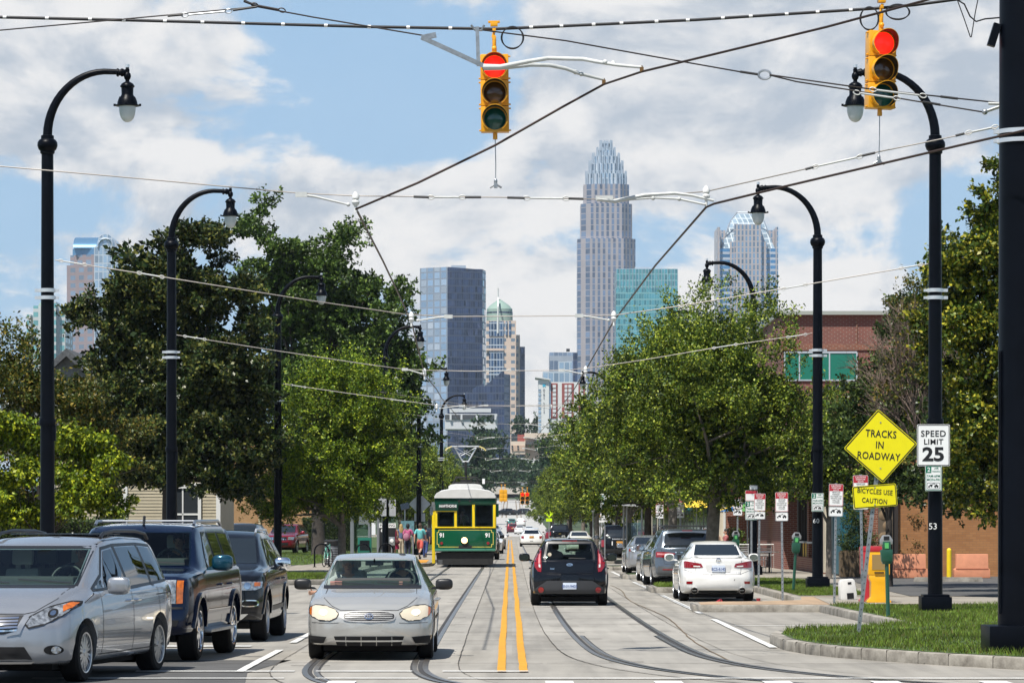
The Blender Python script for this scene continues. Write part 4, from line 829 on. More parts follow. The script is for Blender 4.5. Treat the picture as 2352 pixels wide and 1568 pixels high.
class Car:
 def __init__(s,name,label,paint,sp,cat='car',group=None):
  s.sp = sp;s.L,s.W,s.H = sp['L'],sp['W'],sp['H'];s.t = thing(name,label,cat,group=group);s.paint = paint
  s.loft()
  s.body = s.mb.build('body',[paint,rim_dark,lining],s.t,42)
  me = s.body.data;s.bvh = BVHTree.FromPolygons([v.co.copy() for v in me.vertices],[tuple(p.vertices) for p in me.polygons])
 def Y(s,q): return s.L / 2 - q
 def half_w(s,q): return float(np.interp(q,[p[0] for p in s.sp['plan']],[p[1] for p in s.sp['plan']]))
 def loft(s):
  sp = s.sp;L = s.L
  def cur(key,q,k=.05):
   xs,ys = [p[0] for p in sp[key]],[p[1] for p in sp[key]]
   return float(np.mean(np.interp([q - k,q - k / 2,q,q + k / 2,q + k],xs,ys)))
  def ring(q):
   hw,zb,zs,zt,ht = cur('plan',q,.02),cur('low',q),cur('belt',q),cur('top',q),cur('roofw',q);zt = max(zt,zs + .03);dz = zs - zb;e = min(.07,.5 * (zt - zs))
   fl = sp.get('flare',.0)
   p = [(0,zb),(.5 * hw,zb),(.84 * hw,zb),(.93 * hw,zb + .015),(.97 * hw,zb + .06),(.985 * hw,zb + .2 * dz),((.995 + fl * .2) * hw,zb + .36 * dz),(1.0 * hw,zb + .52 * dz),(1.0 * hw,zb + .66 * dz),(.992 * hw,zb + .80 * dz),(.975 * hw,zb + .92 * dz),(.955 * hw,zs)]
   gx = .925 * hw;zg = zs + min(.02,.2 * (zt - zs))
   for k in range(6):
    g = k / 5;p.append((gx + (ht - gx) * g ** 1.12,zg + (zt - e - zg) * g))
   p += [(ht * .975,zt - e * .62),(ht * .93,zt - e * .34),(ht * .84,zt - e * .16),(ht * .6,zt),(ht * .3,zt + .008),(0,zt + .012)]
   return p
  n = sp.get('n',60);tq = np.linspace(0,1,n);st = L * (.35 * tq + .65 * (.5 - .5 * np.cos(np.pi * tq)))
  rings = []
  for q in st: rings.append((q,ring(q),1.0,0.0))
  capf = [(0,ring(0),k,o) for k,o in ((.25,-.034),(.55,-.034),(.8,-.033),(.93,-.027),(.98,-.014))];capr = [(L,ring(L),k,o) for k,o in ((.98,-.014),(.93,-.027),(.8,-.033),(.55,-.034),(.25,-.034))]
  rings = capf + rings + capr;m = len(rings[0][1]);N = 2 * m - 2;vs = []
  cf,cr = sp.get('bowf',.2),sp.get('bowr',.14);nf,nr = sp.get('nose',[(0,0),(2,0)]),sp.get('tail',[(0,0),(2,0)])
  for q,rg,k,o in rings:
   zc = (rg[0][1] + rg[-1][1]) / 2;full = rg + [(-x,z) for x,z in rg[-2:0:-1]];hw = s.half_w(q)
   for x,z in full:
    x2,z2 = x * k,zc + (z - zc) * k;y = L / 2 - q
    wf = max(0,1 - q / .85) ** 1.6;wr = max(0,1 - (L - q) / .7) ** 1.6;u = abs(x2) / hw
    if wf: y -= wf * (cf * u ** 2.4 + float(np.interp(z2,[a[0] for a in nf],[a[1] for a in nf])) + (o if q == 0 else 0))
    if wr: y += wr * (cr * u ** 2.4 + float(np.interp(z2,[a[0] for a in nr],[a[1] for a in nr])) + (o if q == L else 0))
    vs.append((x2,y,z2))
  mb = MB();fs = []
  for i in range(len(rings) - 1):
   for j in range(N): j2 = (j + 1) % N;fs.append((i * N + j,i * N + j2,(i + 1) * N + j2,(i + 1) * N + j))
  fs.append(tuple(reversed(range(N))));fs.append(tuple((len(rings) - 1) * N + j for j in range(N)))
  mb.add(vs,fs);s.mb = mb
 def cut(s,cutters):
  objs = []
  for i,mb in enumerate(cutters):
   mb.m = [1 if i < 4 else 2] * len(mb.f);o = mb.build('cut',[s.paint,rim_dark,lining],None,0);objs.append(o)
   md = s.body.modifiers.new('b','BOOLEAN');md.operation = 'DIFFERENCE';md.object = o;md.solver = 'EXACT'
  dg = bpy.context.evaluated_depsgraph_get();me = bpy.data.meshes.new_from_object(s.body.evaluated_get(dg));old = s.body.data
  s.body.modifiers.clear();s.body.data = me
  me.materials.clear()
  for m in (s.paint,rim_dark,lining): me.materials.append(m)
  me.polygons.foreach_set('use_smooth',[True] * len(me.polygons));me.set_sharp_from_angle(angle=R(42));bpy.data.meshes.remove(old)
  for o in objs: q = o.data;bpy.data.objects.remove(o);bpy.data.meshes.remove(q)
 def wells(s,extra=()):
  sp = s.sp;cs = []
  for yq in (sp['fo'],sp['fo'] + sp['wb']):
   for sx in (-1,1):
    mb = MB();x1 = s.half_w(yq) + .06;mb.lathe([(sp['rw'] + .055,x1 - .40),(sp['rw'] + .055,x1)] if sx > 0 else [(sp['rw'] + .055,-x1),(sp['rw'] + .055,-x1 + .40)],(0,s.Y(yq),sp['rw'] + .01),28,axis='X');cs.append(mb)
  s.cut(cs + list(extra))
 def hit(s,a,b,face):
  if face == 'F': o,d = Vector((a,9,b)),Vector((0,-1,0))
  elif face == 'R': o,d = Vector((a,-9,b)),Vector((0,1,0))
  elif face == 'L': o,d = Vector((-9,a,b)),Vector((1,0,0))
  elif face == 'D': o,d = Vector((9,a,b)),Vector((-1,0,0))
  else: o,d = Vector((a,b,9)),Vector((0,0,-1))
  p,n,i,t = s.bvh.ray_cast(o,d)
  if p is None:
   p,n,i,t = s.bvh.find_nearest(Vector((a,s.L / 2 if face == 'F' else -s.L / 2,b)) if face in 'FR' else (Vector(((-1 if face == 'L' else 1) * s.W / 2,a,b)) if face in 'LD' else Vector((a,b,s.H))))
  if n.dot(d) > 0: n = -n
  return p,n
 def patch(s,name,poly,face,m,off=.006,parent=None,step=.05,label=None):
  bm = bmesh.new();bm.faces.new([bm.verts.new((p[0],p[1],0)) for p in poly])
  for ax in (0,1):
   lo,hi = min(p[ax] for p in poly),max(p[ax] for p in poly);k = int((hi - lo) / step)
   for i in range(1,k + 1):
    c = lo + (hi - lo) * i / (k + 1);no = (1,0,0) if ax == 0 else (0,1,0)
    bmesh.ops.bisect_plane(bm,geom=bm.verts[:] + bm.edges[:] + bm.faces[:],plane_co=(c,0,0) if ax == 0 else (0,c,0),plane_no=no)
  bmesh.ops.triangulate(bm,faces=[f for f in bm.faces if len(f.verts) > 4])
  sn = Vector()
  for v in bm.verts:
   p,n = s.hit(v.co.x,v.co.y,face);v.co = p + n * off;sn += n
  bmesh.ops.recalc_face_normals(bm,faces=bm.faces)
  if sum((f.normal for f in bm.faces),Vector()).dot(sn) < 0: bmesh.ops.reverse_faces(bm,faces=bm.faces)
  me = bpy.data.meshes.new(name);bm.to_mesh(me);bm.free();me.materials.append(m);me.polygons.foreach_set('use_smooth',[True] * len(me.polygons))
  o = link(name,me,parent or s.t)
  if label: o['label'] = label
  return o
 def both(s,name,poly,m,**k): return [s.patch(name,poly,f,m,**k) for f in ('L','D')]
 def mirror_x(s,name,poly,face,m,**k): return [s.patch(name,poly,face,m,**k),s.patch(name,[(-x,z) for x,z in reversed(poly)],face,m,**k)]
 def line(s,name,pts,faces,w=.012,m=None,off=.003,parent=None):
  for f in faces:
   mb = MB();vs = [];pts_ = []
   for a,b in zip(pts[:-1],pts[1:]):
    n = max(2,int(math.dist(a,b) / .05));pts_ += [(a[0] + (b[0] - a[0]) * k / n,a[1] + (b[1] - a[1]) * k / n) for k in range(n)]
   pts_.append(pts[-1])
   for i,p in enumerate(pts_):
    a,b = pts_[max(i - 1,0)],pts_[min(i + 1,len(pts_) - 1)];t = Vector((b[0] - a[0],b[1] - a[1])).normalized();nx,nz = -t.y * w / 2,t.x * w / 2
    for sg in (-1,1): h,n_ = s.hit(p[0] + sg * nx,p[1] + sg * nz,f);vs.append(h + n_ * off)
   mb.add(vs,[(2 * i,2 * i + 1,2 * i + 3,2 * i + 2) for i in range(len(pts_) - 1)]);mb.build(name,m or gap_m,parent or s.t)
 def text(s,name,t,x,z,size,face,m,off=.012,bold=0,parent=None,sx=1):
  p,n = s.hit(x,z,face);mb = MB();vs,fs = text_geo(t,size,bold,1.0,sx);g = 1 if face == 'R' else -1
  mb.add([(x + g * a,s.hit(x + g * a,z + b,face)[0].y + (-off if face == 'R' else off),z + b) for a,b in vs],fs);return mb.build(name,m,parent or s.t,0)
 def wheels(s,spokes=7,rim=rim_m,rr=.66,style=0):
  sp = s.sp;rw = sp['rw'];tw = sp.get('tw',.21)
  for yq in (sp['fo'],sp['fo'] + sp['wb']):
   for sx in (-1,1):
    x = sx * (s.half_w(yq) - .015 - tw / 2);k = rw * rr
    mb = MB();mb.lathe([(k,-tw / 2),(rw * .90,-tw / 2),(rw * .985,-tw * .4),(rw,-tw * .3),(rw,tw * .3),(rw * .985,tw * .4),(rw * .90,tw / 2),(k,tw / 2),(k * .96,tw * .1),(k * .96,-tw * .1),(k,-tw / 2)],(0,0,0),30,axis='X',caps=False)
    w = mb.build('wheel',tyre_m,s.t,loc=(x,s.Y(yq),rw + .002))
    r = MB();f = sx * tw * .5
    r.lathe([(k * .985,f * .98),(k * 1.0,f * 1.03),(k * .93,f * 1.0),(k * .90,f * .5),(k * .90,f * .2)],(0,0,0),30,axis='X',caps=False);r.lathe([(k * .2,f * .84),(k * .16,f * .95),(.001,f * .97)],(0,0,0),16,axis='X',caps=False)
    for j in range(spokes):
     a = 2 * math.pi * j / spokes + .3
     for da in ((0,) if style == 0 else (-.13,.13)):
      c_,s_ = math.cos(a + da),math.sin(a + da);hw_ = k * (.13 if style == 0 else .07)
      vs = [(f * .90,c_ * k * .1 - s_ * e,s_ * k * .1 + c_ * e) for e in (-hw_,hw_)] + [(f * .86,c_ * k * .93 - s_ * e,s_ * k * .93 + c_ * e) for e in (hw_ * .8,-hw_ * .8)]
      r.add(vs + [(v[0] - f * .12,v[1],v[2]) for v in vs],[(0,1,2,3),(4,7,6,5),(0,4,5,1),(1,5,6,2),(2,6,7,3),(3,7,4,0)])
    rm = r.build('rim',rim,w)
    d = MB();d.lathe([(.01,f * .3),(k * .9,f * .3)],(0,0,0),20,axis='X',caps=False);d.build('brake_disc',mat('brake_disc',(.05,.05,.05),.6),w)
 def arches(s,m,w=.05,out=.012):
  sp = s.sp;r0 = sp['rw'] + .05
  for yq in (sp['fo'],sp['fo'] + sp['wb']):
   for f in ('L','D'):
    n = 18;vs = []
    for k in range(n + 1):
     a = R(5 + 170 * k / n)
     for rr,of in ((r0,-.01),(r0,out),(r0 + w,out),(r0 + w + .006,-.004)):
      p,nn = s.hit(s.Y(yq) + rr * math.cos(a),sp['rw'] + .01 + rr * math.sin(a),f);sg = -1 if f == 'L' else 1
      vs.append((p.x + sg * of,s.Y(yq) + rr * math.cos(a),sp['rw'] + .01 + rr * math.sin(a)))
    mb = MB();mb.add(vs,[(4 * k + c,4 * k + c + 1,4 * k + 5 + c,4 * k + 4 + c) for k in range(n) for c in range(3)]);mb.build('wheel_arch',m,s.t)
 def mirrors(s,q,z,m,w=.20,h=.14,reach=.14,glass=None,back=False):
  for sx in (-1,1):
   x = sx * (s.half_w(q) - .02);mb = MB();c = (x + sx * (reach * .5 + w * .4),s.Y(q),z)
   mb.ball(c,(w * .54,.075,h * .54),0,20,12,.62);mb.prism([(x - sx * .06,z - h * .5),(x - sx * .02,z - h * .28),(c[0],z - h * .15),(c[0],z - h * .45)],s.Y(q) - .03,s.Y(q) + .03,'XZ');o = mb.build('mirror',m,s.t,60)
   g = MB();n = 16;g.add([(c[0] + w * .46 * math.cos(a),s.Y(q) - .076,z + h * .44 * math.sin(a)) for a in np.linspace(0,6.283,n + 1)[:-1]],[tuple(range(n))]);g.build('mirror_glass',glass or chrome,o)
   g = MB();g.lathe([(h * .47,-.078),(h * .5,-.06)],(0,0,0),16,0,'Y')
 def handles(s,qs,z,m):
  for q in qs:
   for f,sx in (('L',-1),('D',1)):
    p,n = s.hit(s.Y(q),z,f);mb = MB();mb.tube([(p.x - sx * .01,s.Y(q) + .09,z),(p.x + sx * .03,s.Y(q) + .06,z),(p.x + sx * .03,s.Y(q) - .06,z),(p.x - sx * .01,s.Y(q) - .09,z)],.015,8);mb.build('door_handle',m,s.t)
 def plate(s,face,x,z,txt,sheet,ink,w=.31,h=.155):
  p,n = s.hit(x,z,face);sg = -1 if face == 'R' else 1;mb = MB();y = p.y + sg * .02;mb.box((x,y,z),(w,.012,h));o = mb.build('licence_plate',sheet,s.t,bevel=.003)
  mb = MB();put_text(mb,txt,(x,y + sg * .0085,z - .01),h * .62,0,.001,sx=.86,face='F' if face == 'R' else 'B');mb.build('plate_lettering',ink,o)
 def under(s):
  sp = s.sp;mb = MB();z = float(np.interp(s.L / 2,[p[0] for p in sp['low']],[p[1] for p in sp['low']]));mb.box((0,0,z - .03),(s.W * .72,s.L * .8,.08));mb.box((0,s.Y(sp['fo']),z - .06),(s.W * .8,.1,.08));mb.box((0,s.Y(sp['fo'] + sp['wb']),z - .06),(s.W * .8,.12,.1));mb.build('underbody',blackmatte,s.t)
 def cabin(s,q0,q1,zlo,zhi,hw,steer=True,rows=((.0,2),),seat=seat_grey):
  """dashboard, wheel and seats inside a hollowed body; rows = ((distance from front, seats), ...)"""
  mb = MB();mb.box((0,s.Y(q0) - .12,zlo + .09),(hw * 1.9,.42,.22));mb.build('dashboard',dash_m,s.t,bevel=.04)
  if steer:
   mb = MB();c = Vector((-.37,s.Y(q0) - .46,zlo + .16));M = Matrix.Rotation(R(-62),3,'X')
   mb.tube([c + M @ Vector((.185 * math.cos(a),.185 * math.sin(a),0)) for a in np.linspace(0,6.2832,22)],.016,8);mb.tube([c + M @ Vector((-.18,0,0)),c + M @ Vector((.18,0,0))],.02,6);mb.build('steering_wheel',dash_m,s.t)
  for q,k in rows:
   for j in range(k):
    x = (-.37 + .74 * j) if k == 2 else (-.45 + .45 * j);mb = MB();mb.box((x,s.Y(q),zlo - .02),(.48,.14,.60),rx=R(10),top=.86);mb.box((x,s.Y(q) - .03,zlo + .42),(.26,.10,.19),rx=R(6));mb.tube([(x - .06,s.Y(q) - .03,zlo + .2),(x - .06,s.Y(q) - .03,zlo + .4)],.01,6);mb.tube([(x + .06,s.Y(q) - .03,zlo + .2),(x + .06,s.Y(q) - .03,zlo + .4)],.01,6);mb.build('seat',seat,s.t,bevel=.035)
 def hollow(s,q0,q1,zlo,zhi,hw):
  mb = MB();mb.prism([(s.Y(q),z) for q,z in ((q0,zlo),(q0,zlo + .36),(q0 + .68,zhi),(q1 - .4,zhi),(q1,zlo + .36),(q1,zlo))],-hw,hw,'YZ');return mb
 def tunnel(s,poly,face,a,b):
  mb = MB();cx = sum(p[0] for p in poly) / len(poly);cz = sum(p[1] for p in poly) / len(poly);q = [(cx + (x - cx) * .965,cz + (z - cz) * .95) for x,z in poly]
  mb.prism(q,a,b,'XZ' if face in 'FR' else 'YZ');return mb
 def put(s,x,y,deg,z=0.0): s.t.location = (x,y,z);s.t.rotation_euler = (0,0,R(deg));return s.t
def ell(cx,cz,a,b,n=20,p=2.0): return [(cx + a * math.copysign(abs(math.cos(t)) ** (2 / p),math.cos(t)),cz + b * math.copysign(abs(math.sin(t)) ** (2 / p),math.sin(t))) for t in np.linspace(0,2 * math.pi,n + 1)[:-1]]
silver = carpaint('silver_paint',(.36,.375,.40),.55,.25);champagne = carpaint('champagne_silver_paint',(.47,.465,.44),.4,.27);navy = carpaint('navy_paint',(.003,.008,.028),.2,.14);blackp = carpaint('black_paint',(.006,.007,.010),.0,.12)
whitep = carpaint('white_paint',(.78,.77,.74),.0,.2);slate = carpaint('slate_grey_paint',(.13,.155,.185),.5,.22);redp = carpaint('deep_red_paint',(.20,.008,.02),.2,.18);greyp = carpaint('grey_silver_paint',(.40,.43,.46),.35,.24);creamp = carpaint('cream_paint',(.66,.64,.56),0,.25);tealp = carpaint('teal_paint',(.05,.17,.15),.2,.25);char_p = carpaint('charcoal_paint',(.03,.032,.036),.3,.2)
SED = dict(L=4.53,W=1.70,H=1.48,wb=2.60,fo=.87,rw=.312,tw=.195,
  plan=[(0,.74),(.1,.78),(.35,.825),(.8,.848),(3.6,.85),(4.15,.83),(4.4,.79),(4.53,.75)],low=[(0,.22),(.5,.2),(4,.2),(4.53,.26)],
  belt=[(0,.60),(.2,.70),(.6,.80),(1.15,.90),(2.5,.93),(3.9,.97),(4.3,.95),(4.53,.90)],
  top=[(0,.70),(.08,.765),(.5,.87),(1.0,.955),(1.18,.985),(1.3,1.03),(2.02,1.40),(2.4,1.465),(2.9,1.475),(3.3,1.41),(4.0,1.06),(4.45,1.03),(4.53,.97)],
  roofw=[(0,.60),(.7,.68),(1.1,.70),(1.3,.70),(2.05,.575),(3.2,.565),(3.95,.63),(4.53,.66)],bowf=.26,nose=[(.2,.05),(.3,.01),(.45,0),(.58,.015),(.7,.09),(.8,.16)],tail=[(.2,.08),(.4,0),(.6,0),(1.0,.05)])
def side_windows(c,polys,m,cut=False):
 return [c.both('side_window',[(c.Y(q),z) for q,z in p],m,off=.004) for p in polys]
wsS = [(-.66,1.02),(.66,1.02),(.645,1.10),(.545,1.385),(-.545,1.385),(-.645,1.10)]
swS = [[(1.62,1.0),(2.62,1.0),(2.60,1.36),(2.25,1.355),(1.72,1.09)],[(2.70,1.0),(3.50,1.02),(3.15,1.33),(2.68,1.36)]]
c = Car('silver_sedan','champagne silver sedan with yellowed headlights driving towards the viewer in the tram lane',champagne,SED)
_w = side_windows(c,swS,glass_tint);bpy.data.objects.remove(_w[0][1]);c.patch('windshield',wsS,'F',glass_tint,off=.003)
rwS = [(-.55,1.08),(.55,1.08),(.47,1.36),(-.47,1.36)];c.patch('rear_window',rwS,'R',glass_tint,off=.003)
c.wells([c.hollow(1.55,3.55,.62,1.41,.55),c.tunnel(wsS,'F',c.Y(2.4),2.6),c.tunnel(rwS,'R',-2.6,c.Y(3.0))] + [c.tunnel([(c.Y(q),z) for q,z in p],'L',-1.2,1.2) for p in swS])
for x0,x1 in ((-.66,.66),): c.line('wiper_cowl',[(-.66,1.005),(.66,1.005)],'F',.045,trim_black,.006)
for (a,b) in (((-.60,1.03),(-.06,1.065)),((-.02,1.03),(.52,1.06))): c.line('wiper',[a,b],'F',.012,trim_black,.012)
gr = c.patch('grille',ell(0,.615,.35,.075,28,3.2),'F',trim_black,off=.006)
A,B = ell(0,.615,.352,.077,28,3.2),ell(0,.615,.335,.062,28,3.2)
def ringpatch(c,name,A,B,face,m,off,parent=None):
 mb = MB();vs = []
 for x,z in A + B: p,n = c.hit(x,z,face);vs.append(p + n * off)
 n = len(A);mb.add(vs,[(i,(i + 1) % n,n + (i + 1) % n,n + i) for i in range(n)]);return mb.build(name,m,parent or c.t)
satin = mat('satin_grille',(.34,.34,.34),.5,.3);ringpatch(c,'grille_frame',A,B,'F',satin,.012,gr)
for z in (.578,.602,.626,.650): c.line('grille_bar',[(-.31,z),(.31,z)],'F',.008,satin,.011,gr)
em = ringpatch(c,'emblem',ell(0,.616,.06,.042),ell(0,.616,.047,.031),'F',chrome,.018,gr);ringpatch(c,'emblem_oval',ell(0,.616,.02,.038),ell(0,.616,.012,.03),'F',chrome,.019,gr);ringpatch(c,'emblem_oval',ell(0,.632,.042,.017),ell(0,.632,.034,.010),'F',chrome,.0195,gr)
hl = [(.40,.655),(.43,.595),(.52,.555),(.66,.565),(.77,.615),(.805,.67),(.80,.735),(.73,.765),(.60,.76),(.47,.715)]
c.mirror_x('headlight',hl,'F',lamp_hazy,off=.010)
for sx in (-1,1): c.line('headlight_rim',[(sx * x,z) for x,z in hl + hl[:1]],'F',.010,gap_m,.011)
c.mirror_x('turn_lamp',[(.765,.625),(.79,.64),(.80,.70),(.785,.735),(.77,.735)],'F',lamp_amber,off=.013)
c.mirror_x('headlight_bulb',ell(.61,.665,.06,.045),'F',mat('bulb_glow',(1,.85,.6),.3,emit=.3,ecol=(1,.82,.5)),off=.014)
li = c.patch('lower_intake',[(-.46,.345),(.46,.345),(.42,.225),(-.42,.225)],'F',blackmatte,off=.016,step=.03)
for z in (.285,): c.line('intake_bar',[(-.45,z),(.45,z)],'F',.022,champagne,.024,li)
for x in (-.3,-.1,.1,.3): c.line('intake_bar',[(x,.23),(x,.34)],'F',.008,champagne,.023,li)
c.mirror_x('fog_recess',[(.56,.335),(.80,.35),(.79,.25),(.60,.25)],'F',blackmatte,off=.014,step=.03)
c.line('bumper_gap',[(-.77,.53),(-.52,.52),(-.40,.53)],'F',.006);c.line('bumper_gap',[(.77,.53),(.52,.52),(.40,.53)],'F',.006)
c.line('bonnet_gap',[(-.60,1.0),(-.62,.86),(-.50,.755),(-.38,.70),(.38,.70),(.50,.755),(.62,.86),(.60,1.0)],'F',.007)
for q in ((1.45),(2.66),(3.45)): c.line('door_gap',[(c.Y(q),.30),(c.Y(q - .06),.96)],'LD',.010)
c.line('door_sill_gap',[(c.Y(1.4),.28),(c.Y(3.4),.28)],'LD',.01);c.line('rub_strip',[(c.Y(1.5),.56),(c.Y(3.4),.58)],'LD',.035,trim_black,.008)
c.wheels(7,rim_m);c.mirrors(1.62,1.04,trim_black,.22,.15,.10);c.handles((2.5,3.3),.80,champagne);c.under();c.arches(champagne,.025,.006)
c.cabin(1.5,3.5,.93,1.4,.55,True,((2.45,2),(3.35,2)))
mb = MB();mb.box((0,c.Y(1.98),1.335),(.25,.03,.065));mb.tube([(0,c.Y(1.98),1.34),(0,c.Y(1.93),1.40)],.012,6);mb.build('rear_view_mirror',trim_black,c.t,bevel=.012)
mb = MB();mb.box((-.38,c.Y(1.45),1.06),(.05,.1,.05));mb.box((.50,c.Y(1.42),1.05),(.16,.06,.07));mb.build('dash_papers',mat('pink_paper',(.6,.25,.22),.7),c.t)
mb = MB();mb.tube([(-.06,c.Y(3.0),1.47),(-.05,c.Y(3.3),1.62)],.006,6)
sedan_car = c;c.put(-1.894,50.65,180);c.t.scale = (1,1,.955)
VAN = dict(L=5.08,W=1.98,H=1.75,wb=3.03,fo=1.0,rw=.345,tw=.235,flare=.05,
  plan=[(0,.82),(.12,.87),(.4,.93),(.9,.975),(1.6,.985),(4.3,.985),(4.8,.93),(5.0,.85),(5.08,.79)],low=[(0,.24),(.6,.22),(4.5,.24),(5.08,.32)],
  belt=[(0,.70),(.2,.80),(.7,.92),(1.3,1.02),(2.5,1.06),(5.08,1.12)],
  top=[(0,.80),(.1,.87),(.5,.99),(.95,1.09),(1.15,1.12),(1.3,1.17),(2.25,1.60),(2.7,1.69),(3.4,1.72),(4.3,1.70),(4.75,1.62),(4.95,1.35),(5.08,1.15)],
  roofw=[(0,.66),(.7,.78),(1.1,.83),(1.35,.83),(2.3,.70),(4.4,.69),(4.8,.70),(5.08,.78)],bowf=.30,nose=[(.2,.06),(.32,0),(.5,0),(.66,.02),(.8,.12),(.95,.22)],tail=[(.3,.04),(.5,0),(.9,.03),(1.15,.06),(1.6,.3)])
c = Car('silver_minivan','silver minivan with black roof rails at the lower left edge, waiting at the stop line',silver,VAN,'minivan')
ws = [(-.76,1.13),(.76,1.13),(.75,1.22),(.655,1.56),(-.655,1.56),(-.75,1.22)]
sw = [[(1.95,1.10),(2.82,1.10),(2.80,1.56),(2.45,1.53),(2.05,1.22)],[(2.92,1.10),(3.80,1.12),(3.80,1.58),(2.90,1.57)],[(3.90,1.13),(4.62,1.17),(4.45,1.55),(3.90,1.58)]]
side_windows(c,sw,glass_sky);c.patch('windshield',ws,'F',glass_tint,off=.003)
c.both('quarter_window',[(c.Y(q),z) for q,z in [(1.50,1.08),(1.86,1.09),(1.92,1.19)]],glass_dark,off=.004);c.line('window_frame',[(c.Y(q),z) for q,z in [(1.45,1.075),(2.86,1.08),(4.66,1.15),(4.47,1.585),(3.85,1.61),(2.86,1.60),(2.42,1.56),(1.98,1.24),(1.45,1.075)]],'LD',.035,trim_black,.0035)
for q in (2.87,3.85): c.line('window_pillar',[(c.Y(q),1.09),(c.Y(q - .01),1.59)],'LD',.09,trim_black,.003)
c.wells([c.hollow(1.75,4.4,.75,1.62,.66),c.tunnel(ws,'F',c.Y(2.65),2.7)])
c.line('windshield_frame',[(-.77,1.12),(-.665,1.575),(.665,1.575),(.77,1.12),(-.77,1.12)],'F',.035,trim_black,.0025)
for (a,b) in (((-.70,1.15),(-.05,1.19)),((.02,1.15),(.66,1.19))): c.line('wiper',[a,b],'F',.013,trim_black,.012)
gr = c.patch('grille',[(-.48,.80),(.48,.80),(.42,.62),(.30,.585),(-.30,.585),(-.42,.62)],'F',trim_black,off=.006)
for z in (.63,.665,.70,.735,.77): c.line('grille_bar',[(-.44,z),(-.2,z - .01),(.2,z - .01),(.44,z)],'F',.020,chrome,.014,gr)
c.mirror_x('grille_wing',[(.44,.62),(.50,.80),(.56,.80),(.47,.585),(.33,.565),(.33,.585)],'F',silver,off=.016)
hl = [(.55,.78),(.52,.70),(.56,.655),(.70,.69),(.86,.80),(.935,.90),(.93,.945),(.87,.945),(.70,.89)]
c.mirror_x('headlight',hl,'F',lamp_clear,off=.012)
for sx in (-1,1): c.line('headlight_rim',[(sx * x,z) for x,z in hl + hl[:1]],'F',.016,gap_m,.013)
c.mirror_x('turn_lamp',[(.845,.83),(.90,.875),(.928,.935),(.87,.935),(.82,.90)],'F',lamp_amber,off=.016);c.mirror_x('headlight_bulb',ell(.755,.815,.05,.05),'F',blackmatte,off=.016);c.mirror_x('headlight_lens',ell(.755,.815,.028,.028),'F',chrome,off=.019)
c.patch('lower_intake',[(-.52,.44),(.52,.44),(.60,.30),(-.60,.30)],'F',blackmatte,off=.02,step=.03);c.patch('chin_strip',[(-.62,.275),(.62,.275),(.58,.25),(-.58,.25)],'F',chrome,off=.012)
c.mirror_x('fog_recess',ell(.80,.40,.085,.055),'F',blackmatte,off=.006);c.mirror_x('fog_lamp',ell(.82,.40,.042,.042),'F',lamp_clear,off=.014)
c.line('bonnet_gap',[(-.74,1.10),(-.73,.98),(-.58,.84),(-.48,.815),(.48,.815),(.58,.84),(.73,.98),(.74,1.10)],'F',.008)
c.line('wing_gap',[(c.Y(1.0),.93),(c.Y(1.45),1.04)],'LD',.008)
for q,tl in ((1.62,.0),(2.88,.02),(4.02,.03)): c.line('door_gap',[(c.Y(q),.30),(c.Y(q),.8),(c.Y(q - tl),1.08)],'LD',.010)
c.line('slide_rail',[(c.Y(3.9),.98),(c.Y(4.85),1.0)],'LD',.012);c.line('door_sill_gap',[(c.Y(1.5),.31),(c.Y(4.0),.33)],'LD',.010);pass
c.wheels(10,rim_m,.70,1);c.mirrors(1.80,1.12,silver,.25,.20,.10);c.handles((2.72,3.03),.93,chrome);c.under()
c.both('tail_light',[(c.Y(4.72),.95),(c.Y(5.0),.98),(c.Y(4.98),1.22),(c.Y(4.80),1.16)],lamp_red,off=.01)
for sx in (-1,1):
 mb = MB();x = sx * .64;mb.tube([(x,c.Y(2.62),1.69),(x,c.Y(2.75),1.745),(x,c.Y(3.2),1.775),(x,c.Y(4.1),1.77),(x,c.Y(4.5),1.735),(x,c.Y(4.62),1.67)],.022,8);mb.build('roof_rail',trim_black,c.t)
mb = MB();mb.box((0,c.Y(3.3),1.735),(1.15,.75,.012));mb.build('sunroof',glass_dark,c.t,bevel=.005)
c.cabin(1.7,4.2,1.03,1.6,.66,True,((2.75,2),(3.7,2)));minivan_car = c
c.put(-5.56,43.68,169.6);c.t.scale = (1,1,.975)
BIG = dict(L=5.05,W=2.0,H=1.90,wb=2.95,fo=.95,rw=.392,tw=.26,flare=.03,
  plan=[(0,.92),(.08,.96),(.3,.985),(.8,1.0),(4.5,1.0),(4.9,.97),(5.05,.94)],low=[(0,.36),(.5,.34),(4.5,.36),(5.05,.42)],
  belt=[(0,1.00),(.12,1.09),(.6,1.13),(1.4,1.16),(2.5,1.17),(5.05,1.20)],
  top=[(0,1.06),(.06,1.12),(.4,1.17),(1.1,1.22),(1.35,1.23),(1.45,1.27),(2.0,1.70),(2.25,1.79),(2.8,1.82),(4.5,1.82),(4.85,1.77),(4.98,1.5),(5.05,1.22)],
  roofw=[(0,.82),(.7,.88),(1.3,.88),(1.5,.86),(2.05,.74),(4.7,.74),(5.05,.84)],bowf=.10,nose=[(.3,.06),(.45,0),(.66,0),(.72,.05),(1.1,.07)],tail=[(.3,.03),(.5,0),(.8,.02),(1.2,.05),(1.7,.16)])
c = Car('navy_suv','glossy navy blue full-size SUV with a roof rack, right behind the silver minivan',navy,BIG,'SUV')
ws = [(-.78,1.25),(.78,1.25),(.77,1.32),(.69,1.71),(-.69,1.71),(-.77,1.32)]
